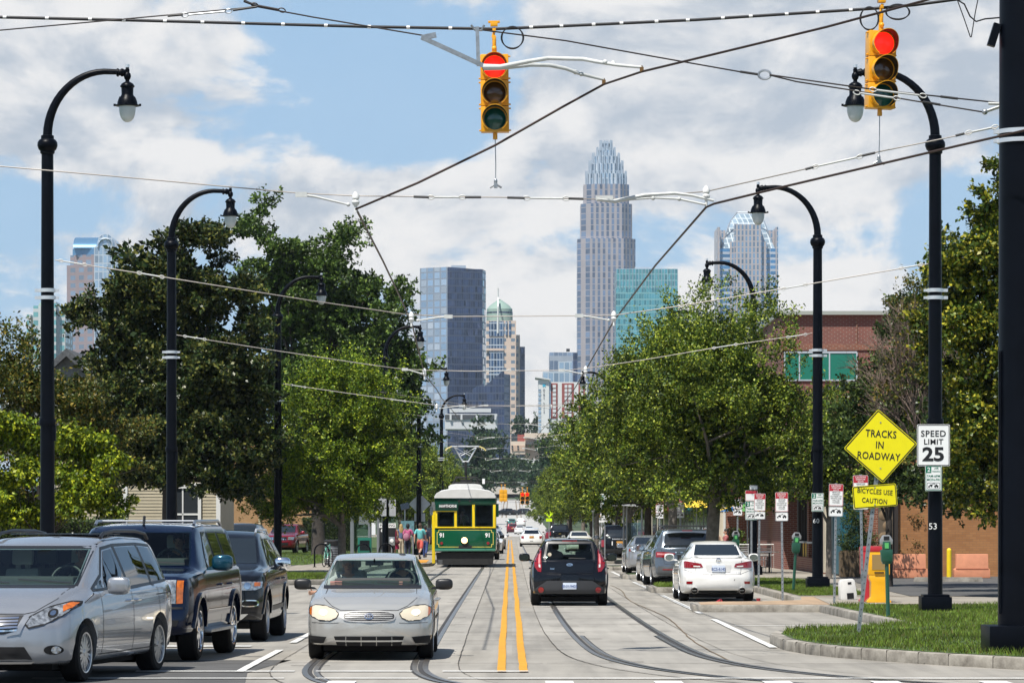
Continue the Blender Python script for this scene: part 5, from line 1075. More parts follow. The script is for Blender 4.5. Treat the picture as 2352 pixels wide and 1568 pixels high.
sw = [[(2.00,1.22),(2.72,1.22),(2.70,1.70),(2.42,1.70),(2.10,1.38)],[(2.84,1.22),(3.62,1.22),(3.58,1.70),(2.82,1.70)],[(3.74,1.23),(4.70,1.24),(4.58,1.68),(3.72,1.70)]]
side_windows(c,sw,glass_dark);c.patch('windshield',ws,'F',glass_tint,off=.003);c.wells([c.hollow(1.85,4.5,.85,1.74,.70),c.tunnel(ws,'F',c.Y(2.65),2.7)])
for p in sw: c.line('window_frame',[(c.Y(q),z) for q,z in p + p[:1]],'LD',.02,chrome if 0 else trim_black,.006)
gr = c.patch('grille',[(-.42,1.06),(.42,1.06),(.36,.74),(-.36,.74)],'F',trim_black,off=.006)
for z in (.80,.87,.94,1.01): c.line('grille_bar',[(-.39,z),(.39,z)],'F',.02,chrome,.012,gr)
c.mirror_x('headlight',[(.50,1.07),(.50,.78),(.80,.77),(.80,1.075)],'F',lamp_clear,off=.012);c.mirror_x('turn_lamp',[(.81,1.07),(.81,.77),(.885,.775),(.89,1.065)],'F',lamp_amber,off=.013)
c.mirror_x('headlight_bulb',ell(.65,.98,.085,.06,20,3),'F',chrome,off=.018);c.mirror_x('headlight_bulb',ell(.65,.85,.085,.055,20,3),'F',chrome,off=.018)
c.patch('bumper_step',[(-.93,.73),(.93,.73),(.93,.70),(-.93,.70)],'F',gap_m,off=.004);c.mirror_x('fog_recess',[(.55,.56),(.85,.56),(.82,.48),(.58,.48)],'F',trim_black,off=.006);c.patch('lower_intake',[(-.45,.58),(.45,.58),(.42,.44),(-.42,.44)],'F',blackmatte,off=.006)
for q,tl in ((1.62,.05),(2.78,.0),(3.68,.0)): c.line('door_gap',[(c.Y(q),.46),(c.Y(q),1.18)],'LD',.010)
c.both('side_cladding',[(c.Y(q),z) for q,z in [(1.45,.66),(3.40,.66),(3.40,.58),(1.45,.58)]],navy,off=.02);c.line('cladding_edge',[(c.Y(1.45),.665),(c.Y(3.4),.665)],'LD',.012,chrome,.022)
c.wheels(7,chrome,.70);c.mirrors(1.85,1.29,carpaint('teal_mirror_shell',(.006,.055,.09),.4,.12),.27,.20,.12);c.handles((2.6,3.5),.99,navy);c.under();c.arches(navy,.06,.03)
for sx in (-1,1):
 mb = MB();x = sx * 1.0;mb.prism([(x - sx * .16,.36),(x + sx * .06,.36),(x + sx * .07,.41),(x - sx * .16,.43)],c.Y(1.45),c.Y(3.42),'XZ');mb.build('running_board',galv,c.t,bevel=.015)
 mb = MB();x = sx * .68;mb.tube([(x,c.Y(2.3),1.80),(x,c.Y(2.42),1.85),(x,c.Y(4.4),1.86),(x,c.Y(4.65),1.80)],.022,8);mb.build('roof_rail',mat('rack_steel',(.35,.37,.4),.3,.8),c.t)
for q in (2.75,3.25,3.75,4.25):
 mb = MB();mb.tube([(-.68,c.Y(q),1.855),(.68,c.Y(q),1.855)],.014,8);mb.build('rack_bar',MATS['rack_steel'],c.t)
mb = MB();mb.tube([(0,c.Y(2.25),1.80),(0,c.Y(2.3),1.92)],.02,8);mb.build('antenna',trim_black,c.t)
for (a,b) in (((-.70,1.27),(-.05,1.31)),((.02,1.27),(.66,1.31))): c.line('wiper',[a,b],'F',.013,trim_black,.012)
c.cabin(1.75,4.2,1.15,1.7,.70,True,((2.7,2),(3.6,2)));big_car = c;c.put(-5.01,50.24,175.7)
JEP = dict(L=4.82,W=1.94,H=1.76,wb=2.915,fo=.92,rw=.378,tw=.25,flare=.03,
  plan=[(0,.80),(.1,.86),(.35,.93),(.8,.965),(4.2,.965),(4.6,.93),(4.82,.88)],low=[(0,.34),(.5,.28),(4.3,.30),(4.82,.40)],
  belt=[(0,.88),(.15,.99),(.6,1.06),(1.4,1.10),(4.82,1.16)],
  top=[(0,.98),(.08,1.03),(.5,1.10),(1.1,1.16),(1.3,1.18),(1.42,1.22),(2.1,1.63),(2.45,1.70),(3.2,1.71),(4.2,1.67),(4.55,1.60),(4.72,1.3),(4.82,1.15)],
  roofw=[(0,.70),(.7,.80),(1.3,.82),(2.1,.69),(4.4,.67),(4.82,.76)],bowf=.22,nose=[(.3,.08),(.45,0),(.7,.0),(.85,.02),(1.05,.07)],tail=[(.3,.05),(.5,0),(.8,.02),(1.2,.06),(1.6,.2)])
c = Car('black_suv','black SUV with chrome mirrors, third in the left lane behind the navy SUV',blackp,JEP,'SUV')
ws = [(-.73,1.20),(.73,1.20),(.72,1.26),(.64,1.59),(-.64,1.59),(-.72,1.26)];sw = [[(1.95,1.15),(2.70,1.16),(2.68,1.58),(2.42,1.57),(2.05,1.30)],[(2.80,1.16),(3.58,1.17),(3.45,1.57),(2.78,1.58)],[(3.68,1.18),(4.35,1.22),(4.2,1.52),(3.6,1.56)]]
side_windows(c,sw,glass_dark);c.patch('windshield',ws,'F',glass_dark,off=.003);c.wells()
for p in sw: c.line('window_frame',[(c.Y(q),z) for q,z in p + p[:1]],'LD',.018,trim_black,.006)
gr = c.patch('grille',[(-.56,.93),(.56,.93),(.54,.80),(-.54,.80)],'F',trim_black,off=.006)
for k in range(7): c.patch('grille_slot',ell(-.42 + .14 * k,.865,.045,.055,16,4),'F',chrome,.012,gr)
c.mirror_x('headlight',[(.60,.93),(.60,.80),(.82,.80),(.90,.84),(.91,.93)],'F',lamp_clear,off=.012);c.mirror_x('turn_lamp',[(.80,.86),(.88,.86),(.88,.92),(.80,.92)],'F',lamp_amber,off=.016);c.mirror_x('headlight_bulb',ell(.70,.865,.05,.05),'F',chrome,off=.016)
for sx in (-1,1): ringpatch(c,'fog_ring',[(sx * x,z) for x,z in ell(.74,.60,.13,.055,20,3)],[(sx * x,z) for x,z in ell(.74,.60,.11,.038,20,3)],'F',chrome,.012)
c.mirror_x('fog_lamp',ell(.74,.60,.108,.036,20,3),'F',blackmatte,off=.008);c.patch('lower_intake',[(-.5,.62),(.5,.62),(.48,.46),(-.48,.46)],'F',blackmatte,off=.006);c.patch('chin_strip',[(-.72,.44),(.72,.44),(.62,.36),(-.62,.36)],'F',alum,off=.012)
for q in (1.58,2.75,3.55): c.line('door_gap',[(c.Y(q),.42),(c.Y(q),1.12)],'LD',.010)
c.line('side_moulding',[(c.Y(1.5),.50),(c.Y(3.5),.52)],'LD',.07,trim_black,.014);c.wheels(5,rim_m,.68,1);c.mirrors(1.78,1.19,chrome,.25,.19,.11);c.handles((2.55,3.4),.95,blackp);c.under();c.arches(blackp,.06,.022)
for sx in (-1,1):
 mb = MB();x = sx * .62;mb.tube([(x,c.Y(2.3),1.67),(x,c.Y(2.45),1.73),(x,c.Y(4.0),1.72),(x,c.Y(4.25),1.66)],.018,8);mb.build('roof_rail',alum,c.t)
c.put(-4.70,58.3,178.3)
SOU = dict(L=4.14,W=1.80,H=1.60,wb=2.57,fo=.85,rw=.330,tw=.22,flare=.03,
  plan=[(0,.76),(.2,.84),(.8,.895),(3.2,.90),(3.6,.89),(3.95,.86),(4.14,.83)],low=[(0,.24),(.5,.2),(3.6,.2),(4.14,.28)],
  belt=[(0,.80),(.3,.92),(1.2,1.0),(4.14,1.06)],
  top=[(0,.88),(.1,.95),(1.0,1.06),(1.15,1.10),(1.85,1.52),(2.3,1.60),(3.3,1.59),(3.85,1.55),(3.97,1.35),(4.08,1.1),(4.14,1.08)],
  roofw=[(0,.66),(1.0,.76),(1.9,.60),(3.8,.585),(4.0,.66),(4.14,.76)],bowf=.2,bowr=.13,tail=[(.2,.10),(.35,.01),(.5,0),(.72,0),(.78,.06),(1.02,.10),(1.5,.22)])
c = Car('black_hatchback','boxy black hatchback with upright red tail lights driving away in the right lane',blackp,SOU,'hatchback')
rw_ = [(-.53,1.10),(.53,1.10),(.535,1.20),(.49,1.46),(-.49,1.46),(-.535,1.20)];ws = [(-.62,1.14),(.62,1.14),(.56,1.48),(-.56,1.48)]
sw = [[(1.6,1.05),(2.35,1.06),(2.33,1.46),(2.05,1.46)],[(2.43,1.06),(3.15,1.08),(3.1,1.44),(2.42,1.46)],[(3.25,1.12),(3.55,1.14),(3.5,1.40),(3.22,1.43)]]
side_windows(c,sw,glass_tint);c.patch('rear_window',rw_,'R',glass_tint,off=.003);c.patch('windshield',ws,'F',glass_tint,off=.003)
c.wells([c.hollow(1.6,3.80,.8,1.52,.56),c.tunnel(rw_,'R',-2.4,c.Y(3.25)),c.tunnel(ws,'F',c.Y(2.4),2.4)] + [c.tunnel([(c.Y(q),z) for q,z in p],'L',-1.2,1.2) for p in sw[:2]])
c.line('rear_window_frame',[(-.565,1.05),(-.565,1.2),(-.51,1.50),(.51,1.50),(.565,1.2),(.565,1.05)],'R',.05,trim_black,.004)
tl = [(.655,.80),(.73,.82),(.80,.93),(.80,1.08),(.73,1.28),(.665,1.37),(.64,1.37),(.655,1.12),(.64,.92)]
c.mirror_x('tail_light',tl,'R',lamp_red,off=.012);c.mirror_x('reverse_lamp',[(.675,1.0),(.715,1.0),(.715,1.10),(.69,1.22),(.665,1.25)],'R',mat('pink_lens',(.62,.22,.22),.1,coat=1),off=.016);c.mirror_x('reverse_lamp',[(.665,.91),(.705,.92),(.71,.985),(.67,.985)],'R',lamp_white,off=.016)
c.patch('tailgate_panel',[(-.54,1.06),(.54,1.06),(.54,.80),(.47,.765),(-.47,.765),(-.54,.80)],'R',blackp,off=.012)
c.patch('bumper_cladding',[(-.52,.60),(.52,.60),(.78,.42),(.80,.30),(-.80,.30),(-.78,.42)],'R',mat('grey_cladding',(.03,.032,.036),.6),off=.010)
c.mirror_x('bumper_reflector',ell(.655,.385,.065,.065),'R',lamp_red,off=.018)
for sx in (-1,1): ringpatch(c,'reflector_ring',ell(sx * .655,.385,.08,.08),ell(sx * .655,.385,.066,.066),'R',trim_black,.018)
c.plate('R',0,.475,'BNV-9405',plate_m,plate_ink);em = c.patch('emblem',ell(0,.975,.075,.034),'R',chrome,.018);c.text('emblem_lettering','KIA',0,.975,.05,'R',black_ink,.024,.002,em,1.2);c.text('badge_lettering','Soul',-.40,.885,.055,'R',chrome,.02,.001)
c.line('rear_wiper',[(-.02,1.125),(.36,1.115)],'R',.02,trim_black,.014);c.line('tailgate_gap',[(-.60,1.4),(-.55,1.1),(-.52,.76),(.52,.76),(.55,1.1),(.60,1.4)],'R',.008)
mb = MB();mb.box((0,c.Y(3.93),1.545),(.85,.16,.03),rx=R(-6));mb.build('roof_spoiler',blackp,c.t,bevel=.01);mb = MB();mb.box((0,c.Y(4.03),1.54),(.34,.03,.022));mb.build('brake_lamp',lamp_red,c.t);mb = MB();mb.tube([(0,c.Y(3.75),1.6),(0,c.Y(3.9),1.78)],.005,6);mb.box((0,c.Y(3.75),1.605),(.05,.08,.03));mb.build('antenna',trim_black,c.t)
mb = MB();mb.lathe([(.001,0),(.045,.002),(.045,.006),(.001,.008)],(-.46,c.Y(4.05),1.22),14,axis='Y');mb.build('sticker',lamp_hazy,c.t)
c.wheels(5);c.mirrors(1.55,1.13,blackp,.24,.18,.12,glass_dark);c.handles((2.25,3.0),.88,blackp);c.under();c.arches(MATS['grey_cladding'],.05,.014)
for q in (1.4,2.38,3.2): c.line('door_gap',[(c.Y(q),.32),(c.Y(q),1.04)],'LD',.01)
c.cabin(1.5,3.6,1.0,1.5,.56,True,((2.3,2),(3.2,2)),mat('dark_seat',(.05,.05,.055),.8));kia_car = c
c.put(1.28,83.2,0);c.t.scale = (.965,.965,.94)
LEX = dict(L=4.58,W=1.80,H=1.425,wb=2.73,fo=.80,rw=.325,tw=.23,flare=.03,
  plan=[(0,.70),(.2,.80),(.7,.885),(1.0,.895),(3.3,.885),(3.7,.90),(4.1,.87),(4.4,.82),(4.58,.76)],low=[(0,.2),(4,.18),(4.58,.26)],
  belt=[(0,.62),(.3,.75),(1.2,.88),(3.0,.92),(4.2,.98),(4.58,.95)],
  top=[(0,.70),(.1,.76),(1.0,.93),(1.3,.98),(2.1,1.36),(2.5,1.415),(2.9,1.41),(3.3,1.34),(3.95,1.06),(4.2,1.05),(4.5,1.055),(4.58,1.0)],
  roofw=[(0,.6),(1.2,.74),(2.1,.56),(3.2,.54),(3.9,.64),(4.58,.64)],bowf=.24,bowr=.20,tail=[(.2,.12),(.32,.02),(.5,0),(.62,.0),(.68,.05),(.95,.07),(1.05,.05)])
c = Car('white_sedan','white sedan with red wedge tail lights parked in the nearest right bay',whitep,LEX)
c.patch('rear_window',[(-.545,1.085),(.545,1.085),(.475,1.335),(-.475,1.335)],'R',glass_dark,off=.003);c.patch('windshield',[(-.62,1.0),(.62,1.0),(.53,1.33),(-.53,1.33)],'F',glass_dark,off=.003)
side_windows(c,[[(1.7,.97),(2.55,.98),(2.53,1.31),(2.25,1.30)],[(2.63,.98),(3.35,1.02),(3.1,1.28),(2.61,1.31)]],glass_dark);c.wells()
c.mirror_x('tail_light',[(.40,.895),(.55,.92),(.76,.955),(.79,.94),(.785,.80),(.68,.795),(.44,.80),(.36,.815)],'R',lamp_red,off=.012);c.mirror_x('tail_lamp_band',[(.42,.84),(.58,.85),(.58,.82),(.43,.815)],'R',lamp_white,off=.016)
c.patch('plate_recess',[(-.30,.86),(.30,.86),(.27,.69),(-.27,.69)],'R',mat('white_recess',(.62,.61,.59),.3),off=.004);c.plate('R',0,.775,'BCS-6145',plate_m,plate_ink)
em = ringpatch(c,'emblem',ell(0,.97,.062,.048),ell(0,.97,.05,.036),'R',chrome,.014);c.line('emblem_stroke',[(.02,.995),(-.03,.955),(.04,.955)],'R',.014,chrome,.014,em)
c.text('badge_lettering','LEXUS',-.45,.665,.045,'R',alum,.01,.001);c.text('badge_lettering','IS 250',.46,.685,.045,'R',alum,.01,.001)
c.line('boot_gap',[(-.56,1.04),(-.54,.90),(-.52,.64),(.52,.64),(.54,.90),(.56,1.04)],'R',.007);c.line('bumper_gap',[(-.84,.77),(-.5,.64),(.5,.64),(.84,.77)],'R',.006);c.line('boot_lip',[(-.55,1.035),(.55,1.035)],'R',.03,whitep,.025)
c.mirror_x('bumper_reflector',[(.60,.48),(.74,.48),(.74,.42),(.61,.42)],'R',lamp_red,off=.010);c.mirror_x('exhaust_tip',ell(.56,.27,.085,.07),'R',blackmatte,off=.012)
for sx in (-1,1):
 mb = MB();mb.lathe([(.07,0),(.078,.0),(.078,.1),(.07,.1),(.07,0)],(sx * .56,c.Y(4.53),.265),18,axis='Y',caps=False);mb.build('exhaust_ring',chrome,c.t)
c.patch('rear_valance',[(-.45,.27),(.45,.27),(.45,.22),(-.45,.22)],'R',trim_black,off=.008);c.patch('bumper_scuff',[(.37,.50),(.385,.53),(.375,.54),(.36,.50)],'R',gap_m,off=.005)
c.wheels(5);c.mirrors(1.75,1.02,whitep,.22,.17,.12,chrome);c.handles((2.45,3.25),.84,whitep);c.under();c.arches(whitep,.02,.006)
for q in (1.55,2.58,3.35): c.line('door_gap',[(c.Y(q),.28),(c.Y(q),.94)],'LD',.009)
c.put(4.83,88.0,.3)
ODY = dict(VAN);ODY.update(L=5.15,W=2.01,H=1.74,top=[(0,.80),(.1,.87),(.5,.99),(.95,1.09),(1.3,1.17),(2.25,1.60),(2.7,1.68),(4.3,1.68),(4.80,1.63),(4.97,1.30),(5.1,1.12),(5.15,1.08)],plan=[(0,.82),(.12,.87),(.4,.93),(.9,.985),(4.3,1.0),(4.8,.95),(5.05,.92),(5.15,.88)],roofw=[(0,.66),(.7,.78),(1.35,.83),(2.3,.71),(4.7,.69),(4.95,.75),(5.15,.82)],tail=[(.3,.05),(.45,0),(.62,0),(.68,.05),(1.1,.08),(1.6,.24)],bowr=.2)
c = Car('grey_minivan','slate grey minivan with a roof rack parked ahead of the white sedan',slate,ODY,'minivan')
c.patch('rear_window',[(-.69,1.14),(.69,1.14),(.62,1.55),(-.62,1.55)],'R',glass_dark,off=.004);side_windows(c,[[(1.95,1.10),(2.82,1.10),(2.80,1.54),(2.45,1.53)],[(2.92,1.10),(3.80,1.12),(3.80,1.56),(2.90,1.56)],[(3.90,1.10),(4.62,1.14),(4.5,1.53),(3.90,1.56)]],glass_dark);c.wells()
c.mirror_x('tail_light',[(.34,.97),(.55,1.01),(.86,1.02),(.90,1.0),(.90,.86),(.60,.86),(.45,.90)],'R',lamp_red,off=.012);c.mirror_x('tail_lamp_band',[(.45,.965),(.86,.98),(.86,.93),(.60,.925)],'R',mat('pink_lens',(.62,.22,.22),.1,coat=1),off=.016)
c.patch('chrome_bar',[(-.36,1.02),(.36,1.02),(.36,.985),(-.36,.985)],'R',chrome,off=.014);c.patch('plate_recess',[(-.30,.93),(.30,.93),(.28,.74),(-.28,.74)],'R',trim_black,off=.005);c.plate('R',0,.84,'XRT-2218',plate_m,plate_ink)
em = ringpatch(c,'emblem',ell(.0,1.075,.055,.04,20,4),ell(0,1.075,.044,.03,20,4),'R',chrome,.012);c.text('emblem_letter','H',0,1.075,.065,'R',chrome,.012,.002,em);c.text('badge_lettering','ODYSSEY',-.42,.80,.05,'R',chrome,.01,.001)
c.line('tailgate_gap',[(-.72,1.5),(-.76,1.1),(-.66,.66),(.66,.66),(.76,1.1),(.72,1.5)],'R',.009);c.patch('bumper_step',[(-.85,.60),(.85,.60),(.86,.32),(-.86,.32)],'R',mat('grey_bumper',(.08,.085,.09),.5),off=.006);c.mirror_x('bumper_reflector',[(.40,.52),(.72,.52),(.72,.49),(.40,.49)],'R',lamp_red,off=.012)
mb = MB();mb.box((0,c.Y(4.86),1.645),(1.15,.2,.03),rx=R(-8));mb.build('roof_spoiler',slate,c.t,bevel=.01);mb = MB();mb.box((0,c.Y(4.97),1.635),(.30,.02,.02));mb.build('brake_lamp',lamp_red,c.t)
for sx in (-1,1):
 mb = MB();x = sx * .64;mb.tube([(x,c.Y(2.6),1.67),(x,c.Y(2.75),1.76),(x,c.Y(4.3),1.77),(x,c.Y(4.55),1.68)],.022,8);mb.build('roof_rail',trim_black,c.t)
for q in (3.1,4.1):
 mb = MB();mb.tube([(-.64,c.Y(q),1.77),(.64,c.Y(q),1.77)],.018,8);mb.build('rack_bar',trim_black,c.t)
c.wheels(7);c.mirrors(1.80,1.12,slate,.25,.20,.12,chrome);c.handles((2.72,3.03),.93,slate);c.under();c.line('rear_wiper',[(-.05,1.155),(.45,1.17)],'R',.02,trim_black,.014)
for q in (1.62,2.88,4.02): c.line('door_gap',[(c.Y(q),.30),(c.Y(q),1.08)],'LD',.010)
c.put(5.0,109.0,2.5)
def plain_sedan(name,label,paint,x,y,deg,front=False,plate=True,z=0,sp=None,tail=None,extra=None,cat='car'):
 sp = dict(sp or LEX);sp['n'] = 40;c = Car(name,label,paint,sp,cat)
 rz_ = float(np.interp(3.95,[p[0] for p in sp['top']],[p[1] for p in sp['top']]))
 c.patch('rear_window',[(-.545,1.085),(.545,1.085),(.475,1.335),(-.475,1.335)],'R',glass_dark,off=.004);c.patch('windshield',[(-.62,1.0),(.62,1.0),(.53,1.33),(-.53,1.33)],'F',glass_dark,off=.004)
 side_windows(c,[[(1.7,.97),(2.55,.98),(2.53,1.31),(2.25,1.30)],[(2.63,.98),(3.35,1.02),(3.1,1.28),(2.61,1.31)]],glass_dark);c.wells()
 c.mirror_x('tail_light',tail or [(.48,.92),(.74,.94),(.77,.80),(.52,.79)],'R',lamp_red,off=.012);c.mirror_x('headlight',[(.42,.68),(.62,.73),(.75,.70),(.70,.60),(.46,.59)],'F',lamp_clear,off=.012)
 c.patch('grille',[(-.36,.66),(.36,.66),(.32,.54),(-.32,.54)],'F',trim_black,off=.008);c.patch('lower_intake',[(-.5,.40),(.5,.40),(.46,.28),(-.46,.28)],'F',blackmatte,off=.006)
 if plate: c.plate('R',0,.72,'PLM-4471',plate_m,plate_ink)
 c.wheels(6);c.mirrors(1.75,1.02,paint,.21,.16,.11,chrome);c.under();c.put(x,y,deg,z)
 for q in (1.55,2.58,3.35): c.line('door_gap',[(c.Y(q),.28),(c.Y(q),.94)],'LD',.010)
 return c
def plain_suv(name,label,paint,x,y,deg,z=0,cat='SUV',sp=None,lights=None,barsx=True):
 sp = dict(sp or JEP);sp['n'] = 40;c = Car(name,label,paint,sp,cat)
 c.patch('rear_window',[(-.62,1.20),(.62,1.20),(.58,1.56),(-.58,1.56)],'R',glass_dark,off=.004);c.patch('windshield',[(-.73,1.20),(.73,1.20),(.64,1.59),(-.64,1.59)],'F',glass_dark,off=.004)
 side_windows(c,[[(1.95,1.15),(2.70,1.16),(2.68,1.58),(2.42,1.57)],[(2.80,1.16),(3.58,1.17),(3.45,1.57),(2.78,1.58)],[(3.68,1.18),(4.35,1.22),(4.2,1.52),(3.6,1.56)]],glass_dark);c.wells()
 gr = c.patch('grille',[(-.5,.95),(.5,.95),(.48,.76),(-.48,.76)],'F',trim_black,off=.008)
 for k in range(9): c.patch('grille_slot',[(-.42 + .105 * k - .03,.93),(-.42 + .105 * k + .03,.93),(-.42 + .105 * k + .03,.78),(-.42 + .105 * k - .03,.78)],'F',chrome,.014,gr)
 c.mirror_x('headlight',[(.56,.95),(.56,.78),(.84,.78),(.88,.95)],'F',lamp_clear,off=.012);c.mirror_x('tail_light',lights or [(.70,1.12),(.86,1.12),(.88,.82),(.72,.82)],'R',lamp_red,off=.012)
 c.patch('lower_intake',[(-.6,.62),(.6,.62),(.55,.46),(-.55,.46)],'F',trim_black,off=.006);c.patch('bumper_step',[(-.8,.62),(.8,.62),(.8,.50),(-.8,.50)],'R',trim_black,off=.006);c.plate('R',0,.86,'TKV-3382',plate_or,black_ink)
 c.wheels(5);c.mirrors(1.78,1.19,paint,.24,.18,.11,chrome);c.under();c.arches(paint,.04,.012);c.put(x,y,deg,z)
 for q in (1.58,2.75,3.55): c.line('door_gap',[(c.Y(q),.42),(c.Y(q),1.12)],'LD',.010)
 return c
plain_sedan('silver_sedan','silver sedan mostly hidden ahead of the grey minivan, its red tail light just showing',greyp,4.93,116.8,1,tail=[(.42,.96),(.74,.97),(.80,.9),(.77,.76),(.52,.72)])
plain_sedan('silver_sedan','silver coupe parked between the black boxy SUV and the grey minivan',silver,5.10,138.0,1,tail=[(.50,.90),(.76,.92),(.78,.83),(.56,.80)])
RRV = dict(JEP);RRV.update(H=1.84,top=[(0,1.02),(.08,1.07),(.5,1.14),(1.3,1.2),(1.42,1.24),(2.0,1.72),(2.45,1.80),(4.3,1.80),(4.6,1.76),(4.72,1.3),(4.82,1.15)],roofw=[(0,.70),(.7,.80),(1.3,.82),(2.1,.73),(4.4,.72),(4.82,.8)])
c = plain_suv('black_suv','black boxy SUV with pale lettering on its tailgate, parked beyond the silver coupe',blackp,5.32,182.4,0,sp=RRV,lights=[(.78,1.06),(.92,1.06),(.92,.72),(.78,.72)])
c.text('tailgate_lettering','RANGE ROVER',0,1.105,.085,'R',alum,.012,.003,sx=1.35);c.mirror_x('plate_lamp',[(.36,1.0),(.41,1.0),(.41,.80),(.36,.80)],'R',lamp_white,off=.012);c.plate('R',0,.90,'MTC-9152',plate_or,black_ink,.36,.2)
CRV = dict(SED);CRV.update(L=5.38,W=1.98,wb=2.91,fo=1.05,rw=.335,plan=[(0,.86),(.3,.95),(.8,.985),(4.6,.985),(5.1,.95),(5.38,.88)],low=[(0,.24),(5.38,.28)],belt=[(0,.62),(.3,.76),(1.4,.9),(3.6,.95),(5.2,.98),(5.38,.92)],top=[(0,.72),(.1,.8),(1.3,.96),(1.6,1.0),(2.4,1.40),(2.8,1.45),(3.4,1.44),(3.7,1.38),(4.35,1.04),(5.2,1.02),(5.38,.95)],roofw=[(0,.7),(1.3,.8),(2.4,.62),(3.6,.6),(4.4,.74),(5.38,.76)])
c = Car('police_sedan','white police sedan with a roof light bar driving away in the right lane',whitep,dict(CRV,n=44))
c.patch('rear_window',[(-.62,1.07),(.62,1.07),(.55,1.37),(-.55,1.37)],'R',glass_sky,off=.004);side_windows(c,[[(2.0,.98),(2.95,.98),(2.93,1.36),(2.6,1.35)],[(3.05,.98),(3.75,1.0),(3.5,1.34),(3.03,1.36)]],glass_dark);c.wells();c.patch('windshield',[(-.7,1.03),(.7,1.03),(.58,1.37),(-.58,1.37)],'F',glass_dark,off=.004)
c.mirror_x('tail_light',[(.62,.88),(.84,.90),(.86,.72),(.66,.66)],'R',lamp_red,off=.012);c.plate('R',0,.80,'C-1187',plate_or,black_ink,.36,.18);c.text('boot_lettering','POLICE',0,.955,.12,'R',plate_ink,.012,.002);c.patch('bumper_plate',[(-.12,.50),(.12,.50),(.12,.46),(-.12,.46)],'R',gap_m,off=.008)
mb = MB();mb.box((0,c.Y(3.0),1.53),(1.2,.24,.10));mb.build('light_bar',mat('light_bar_lens',(.5,.55,.62),.1,coat=1),c.t,bevel=.02);c.wheels(6);c.mirrors(2.0,1.05,whitep,.2,.15,.1,chrome);c.under();c.put(1.62,305,0)
PCK = dict(BIG);PCK.update(L=5.6,wb=3.4,plan=[(0,.92),(.3,.985),(.8,1.0),(5.2,1.0),(5.6,.97)],low=[(0,.42),(5.6,.46)],belt=[(0,1.0),(.12,1.09),(1.4,1.16),(5.6,1.2)],top=[(0,1.06),(.4,1.17),(1.35,1.23),(2.0,1.75),(2.4,1.86),(3.6,1.86),(3.75,1.8),(3.9,1.26),(5.5,1.26),(5.6,1.22)],roofw=[(0,.82),(1.5,.86),(2.05,.76),(3.7,.76),(3.9,.92),(5.6,.92)],tail=[(0,0),(2,0)],n=50)
c = Car('black_pickup','black pickup truck parked under the street trees far down the right side',blackp,PCK,'pickup');c.patch('rear_window',[(-.62,1.34),(.62,1.34),(.60,1.72),(-.60,1.72)],'R',glass_dark,off=.006);side_windows(c,[[(2.0,1.22),(2.72,1.22),(2.70,1.70),(2.42,1.70)],[(2.82,1.22),(3.6,1.22),(3.55,1.7),(2.8,1.7)]],glass_dark);c.wells();c.mirror_x('tail_light',[(.84,1.18),(.96,1.18),(.96,.82),(.84,.82)],'R',lamp_red,off=.012)
c.patch('emblem',[(-.1,1.0),(.1,1.02),(.1,.97),(-.1,.95)],'R',mat('gold_badge',(.6,.42,.08),.3,.8),off=.012);c.patch('chrome_bumper',[(-.95,.66),(.95,.66),(.95,.5),(-.95,.5)],'R',chrome,off=.03);c.wheels(5);c.mirrors(2.0,1.3,blackp,.28,.24,.14,chrome);c.under();c.patch('windshield',[(-.78,1.25),(.78,1.25),(.69,1.72),(-.69,1.72)],'F',glass_dark,off=.004);c.put(4.45,343,0)
c = plain_sedan('cream_coupe','old cream coupe with a full-width red tail band, half hidden beyond the black hatchback',creamp,4.42,242,0,tail=[(.1,.80),(.78,.82),(.80,.64),(.1,.62)],plate=False);c.patch('tail_band',[(-.1,.79),(.1,.79),(.1,.63),(-.1,.63)],'R',lamp_red,off=.012)
c = plain_suv('red_suv','dark red SUV driving away far down the street centre',redp,.05,611,0,RZ(611),lights=[(.5,1.12),(.86,1.14),(.88,.98),(.6,.96)])
c = plain_suv('red_suv','deep red SUV with a wide chrome grille parked facing out by the tan brick wall',redp,-13.2,214,172,.16)
suv_generic = c
c = plain_suv('black_suv','black SUV parked by the hedge behind the swan-neck lamp, left of the red one',char_p,-11.2,151,176,.16)
c2 = plain_suv('black_suv','black SUV waiting right behind the tram in the oncoming lane',blackp,-1.62,191.5,180)
w1 = plain_sedan('white_sedan','white sedan behind the black SUV that follows the tram',whitep,-1.42,231,180)
def far_car(src,lab,paint,x,y,deg,z,name=None):
 o = dup(src.t,None,(x,y,z),R(deg),lab);recolor(o,src.paint,paint);
 if name: o.name = name
 return o
far_car(w1,'silver car third behind the tram in the oncoming lane',silver,-1.35,272,180,0,'silver_sedan')
far_car(w1,'white sedan right of the distant dark red SUV',whitep,1.25,588,0,RZ(588),'white_sedan')
far_car(w1,'white car with a pale roof, right of the two distant white sedans',whitep,2.6,556,0,RZ(556),'white_sedan')
far_car(c2,'pale blue-grey car left of the dark red SUV in the far traffic',greyp,-2.6,520,180,RZ(520),'grey_suv')
far_car(w1,'dark car in the far oncoming traffic below the signals',char_p,-2.5,440,180,0,'dark_sedan')
far_car(w1,'silver car in the far oncoming traffic left of the red SUV',greyp,-3.0,640,180,RZ(640),'silver_sedan')
far_car(c2,'teal SUV just above the dark red SUV in the far traffic',tealp,-.1,720,0,RZ(720),'teal_suv')
v2 = dup(minivan_car.t,None,(1.75,735,RZ(735)),0,'white van right of the teal SUV in the far traffic');recolor(v2,silver,whitep);v2.name = 'white_van'
far_car(w1,'farthest white car at the foot of the hill',whitep,-4.4,760,180,RZ(760),'white_sedan');far_car(w1,'small pale car beside the farthest white car',silver,-5.0,800,180,RZ(800),'silver_sedan')
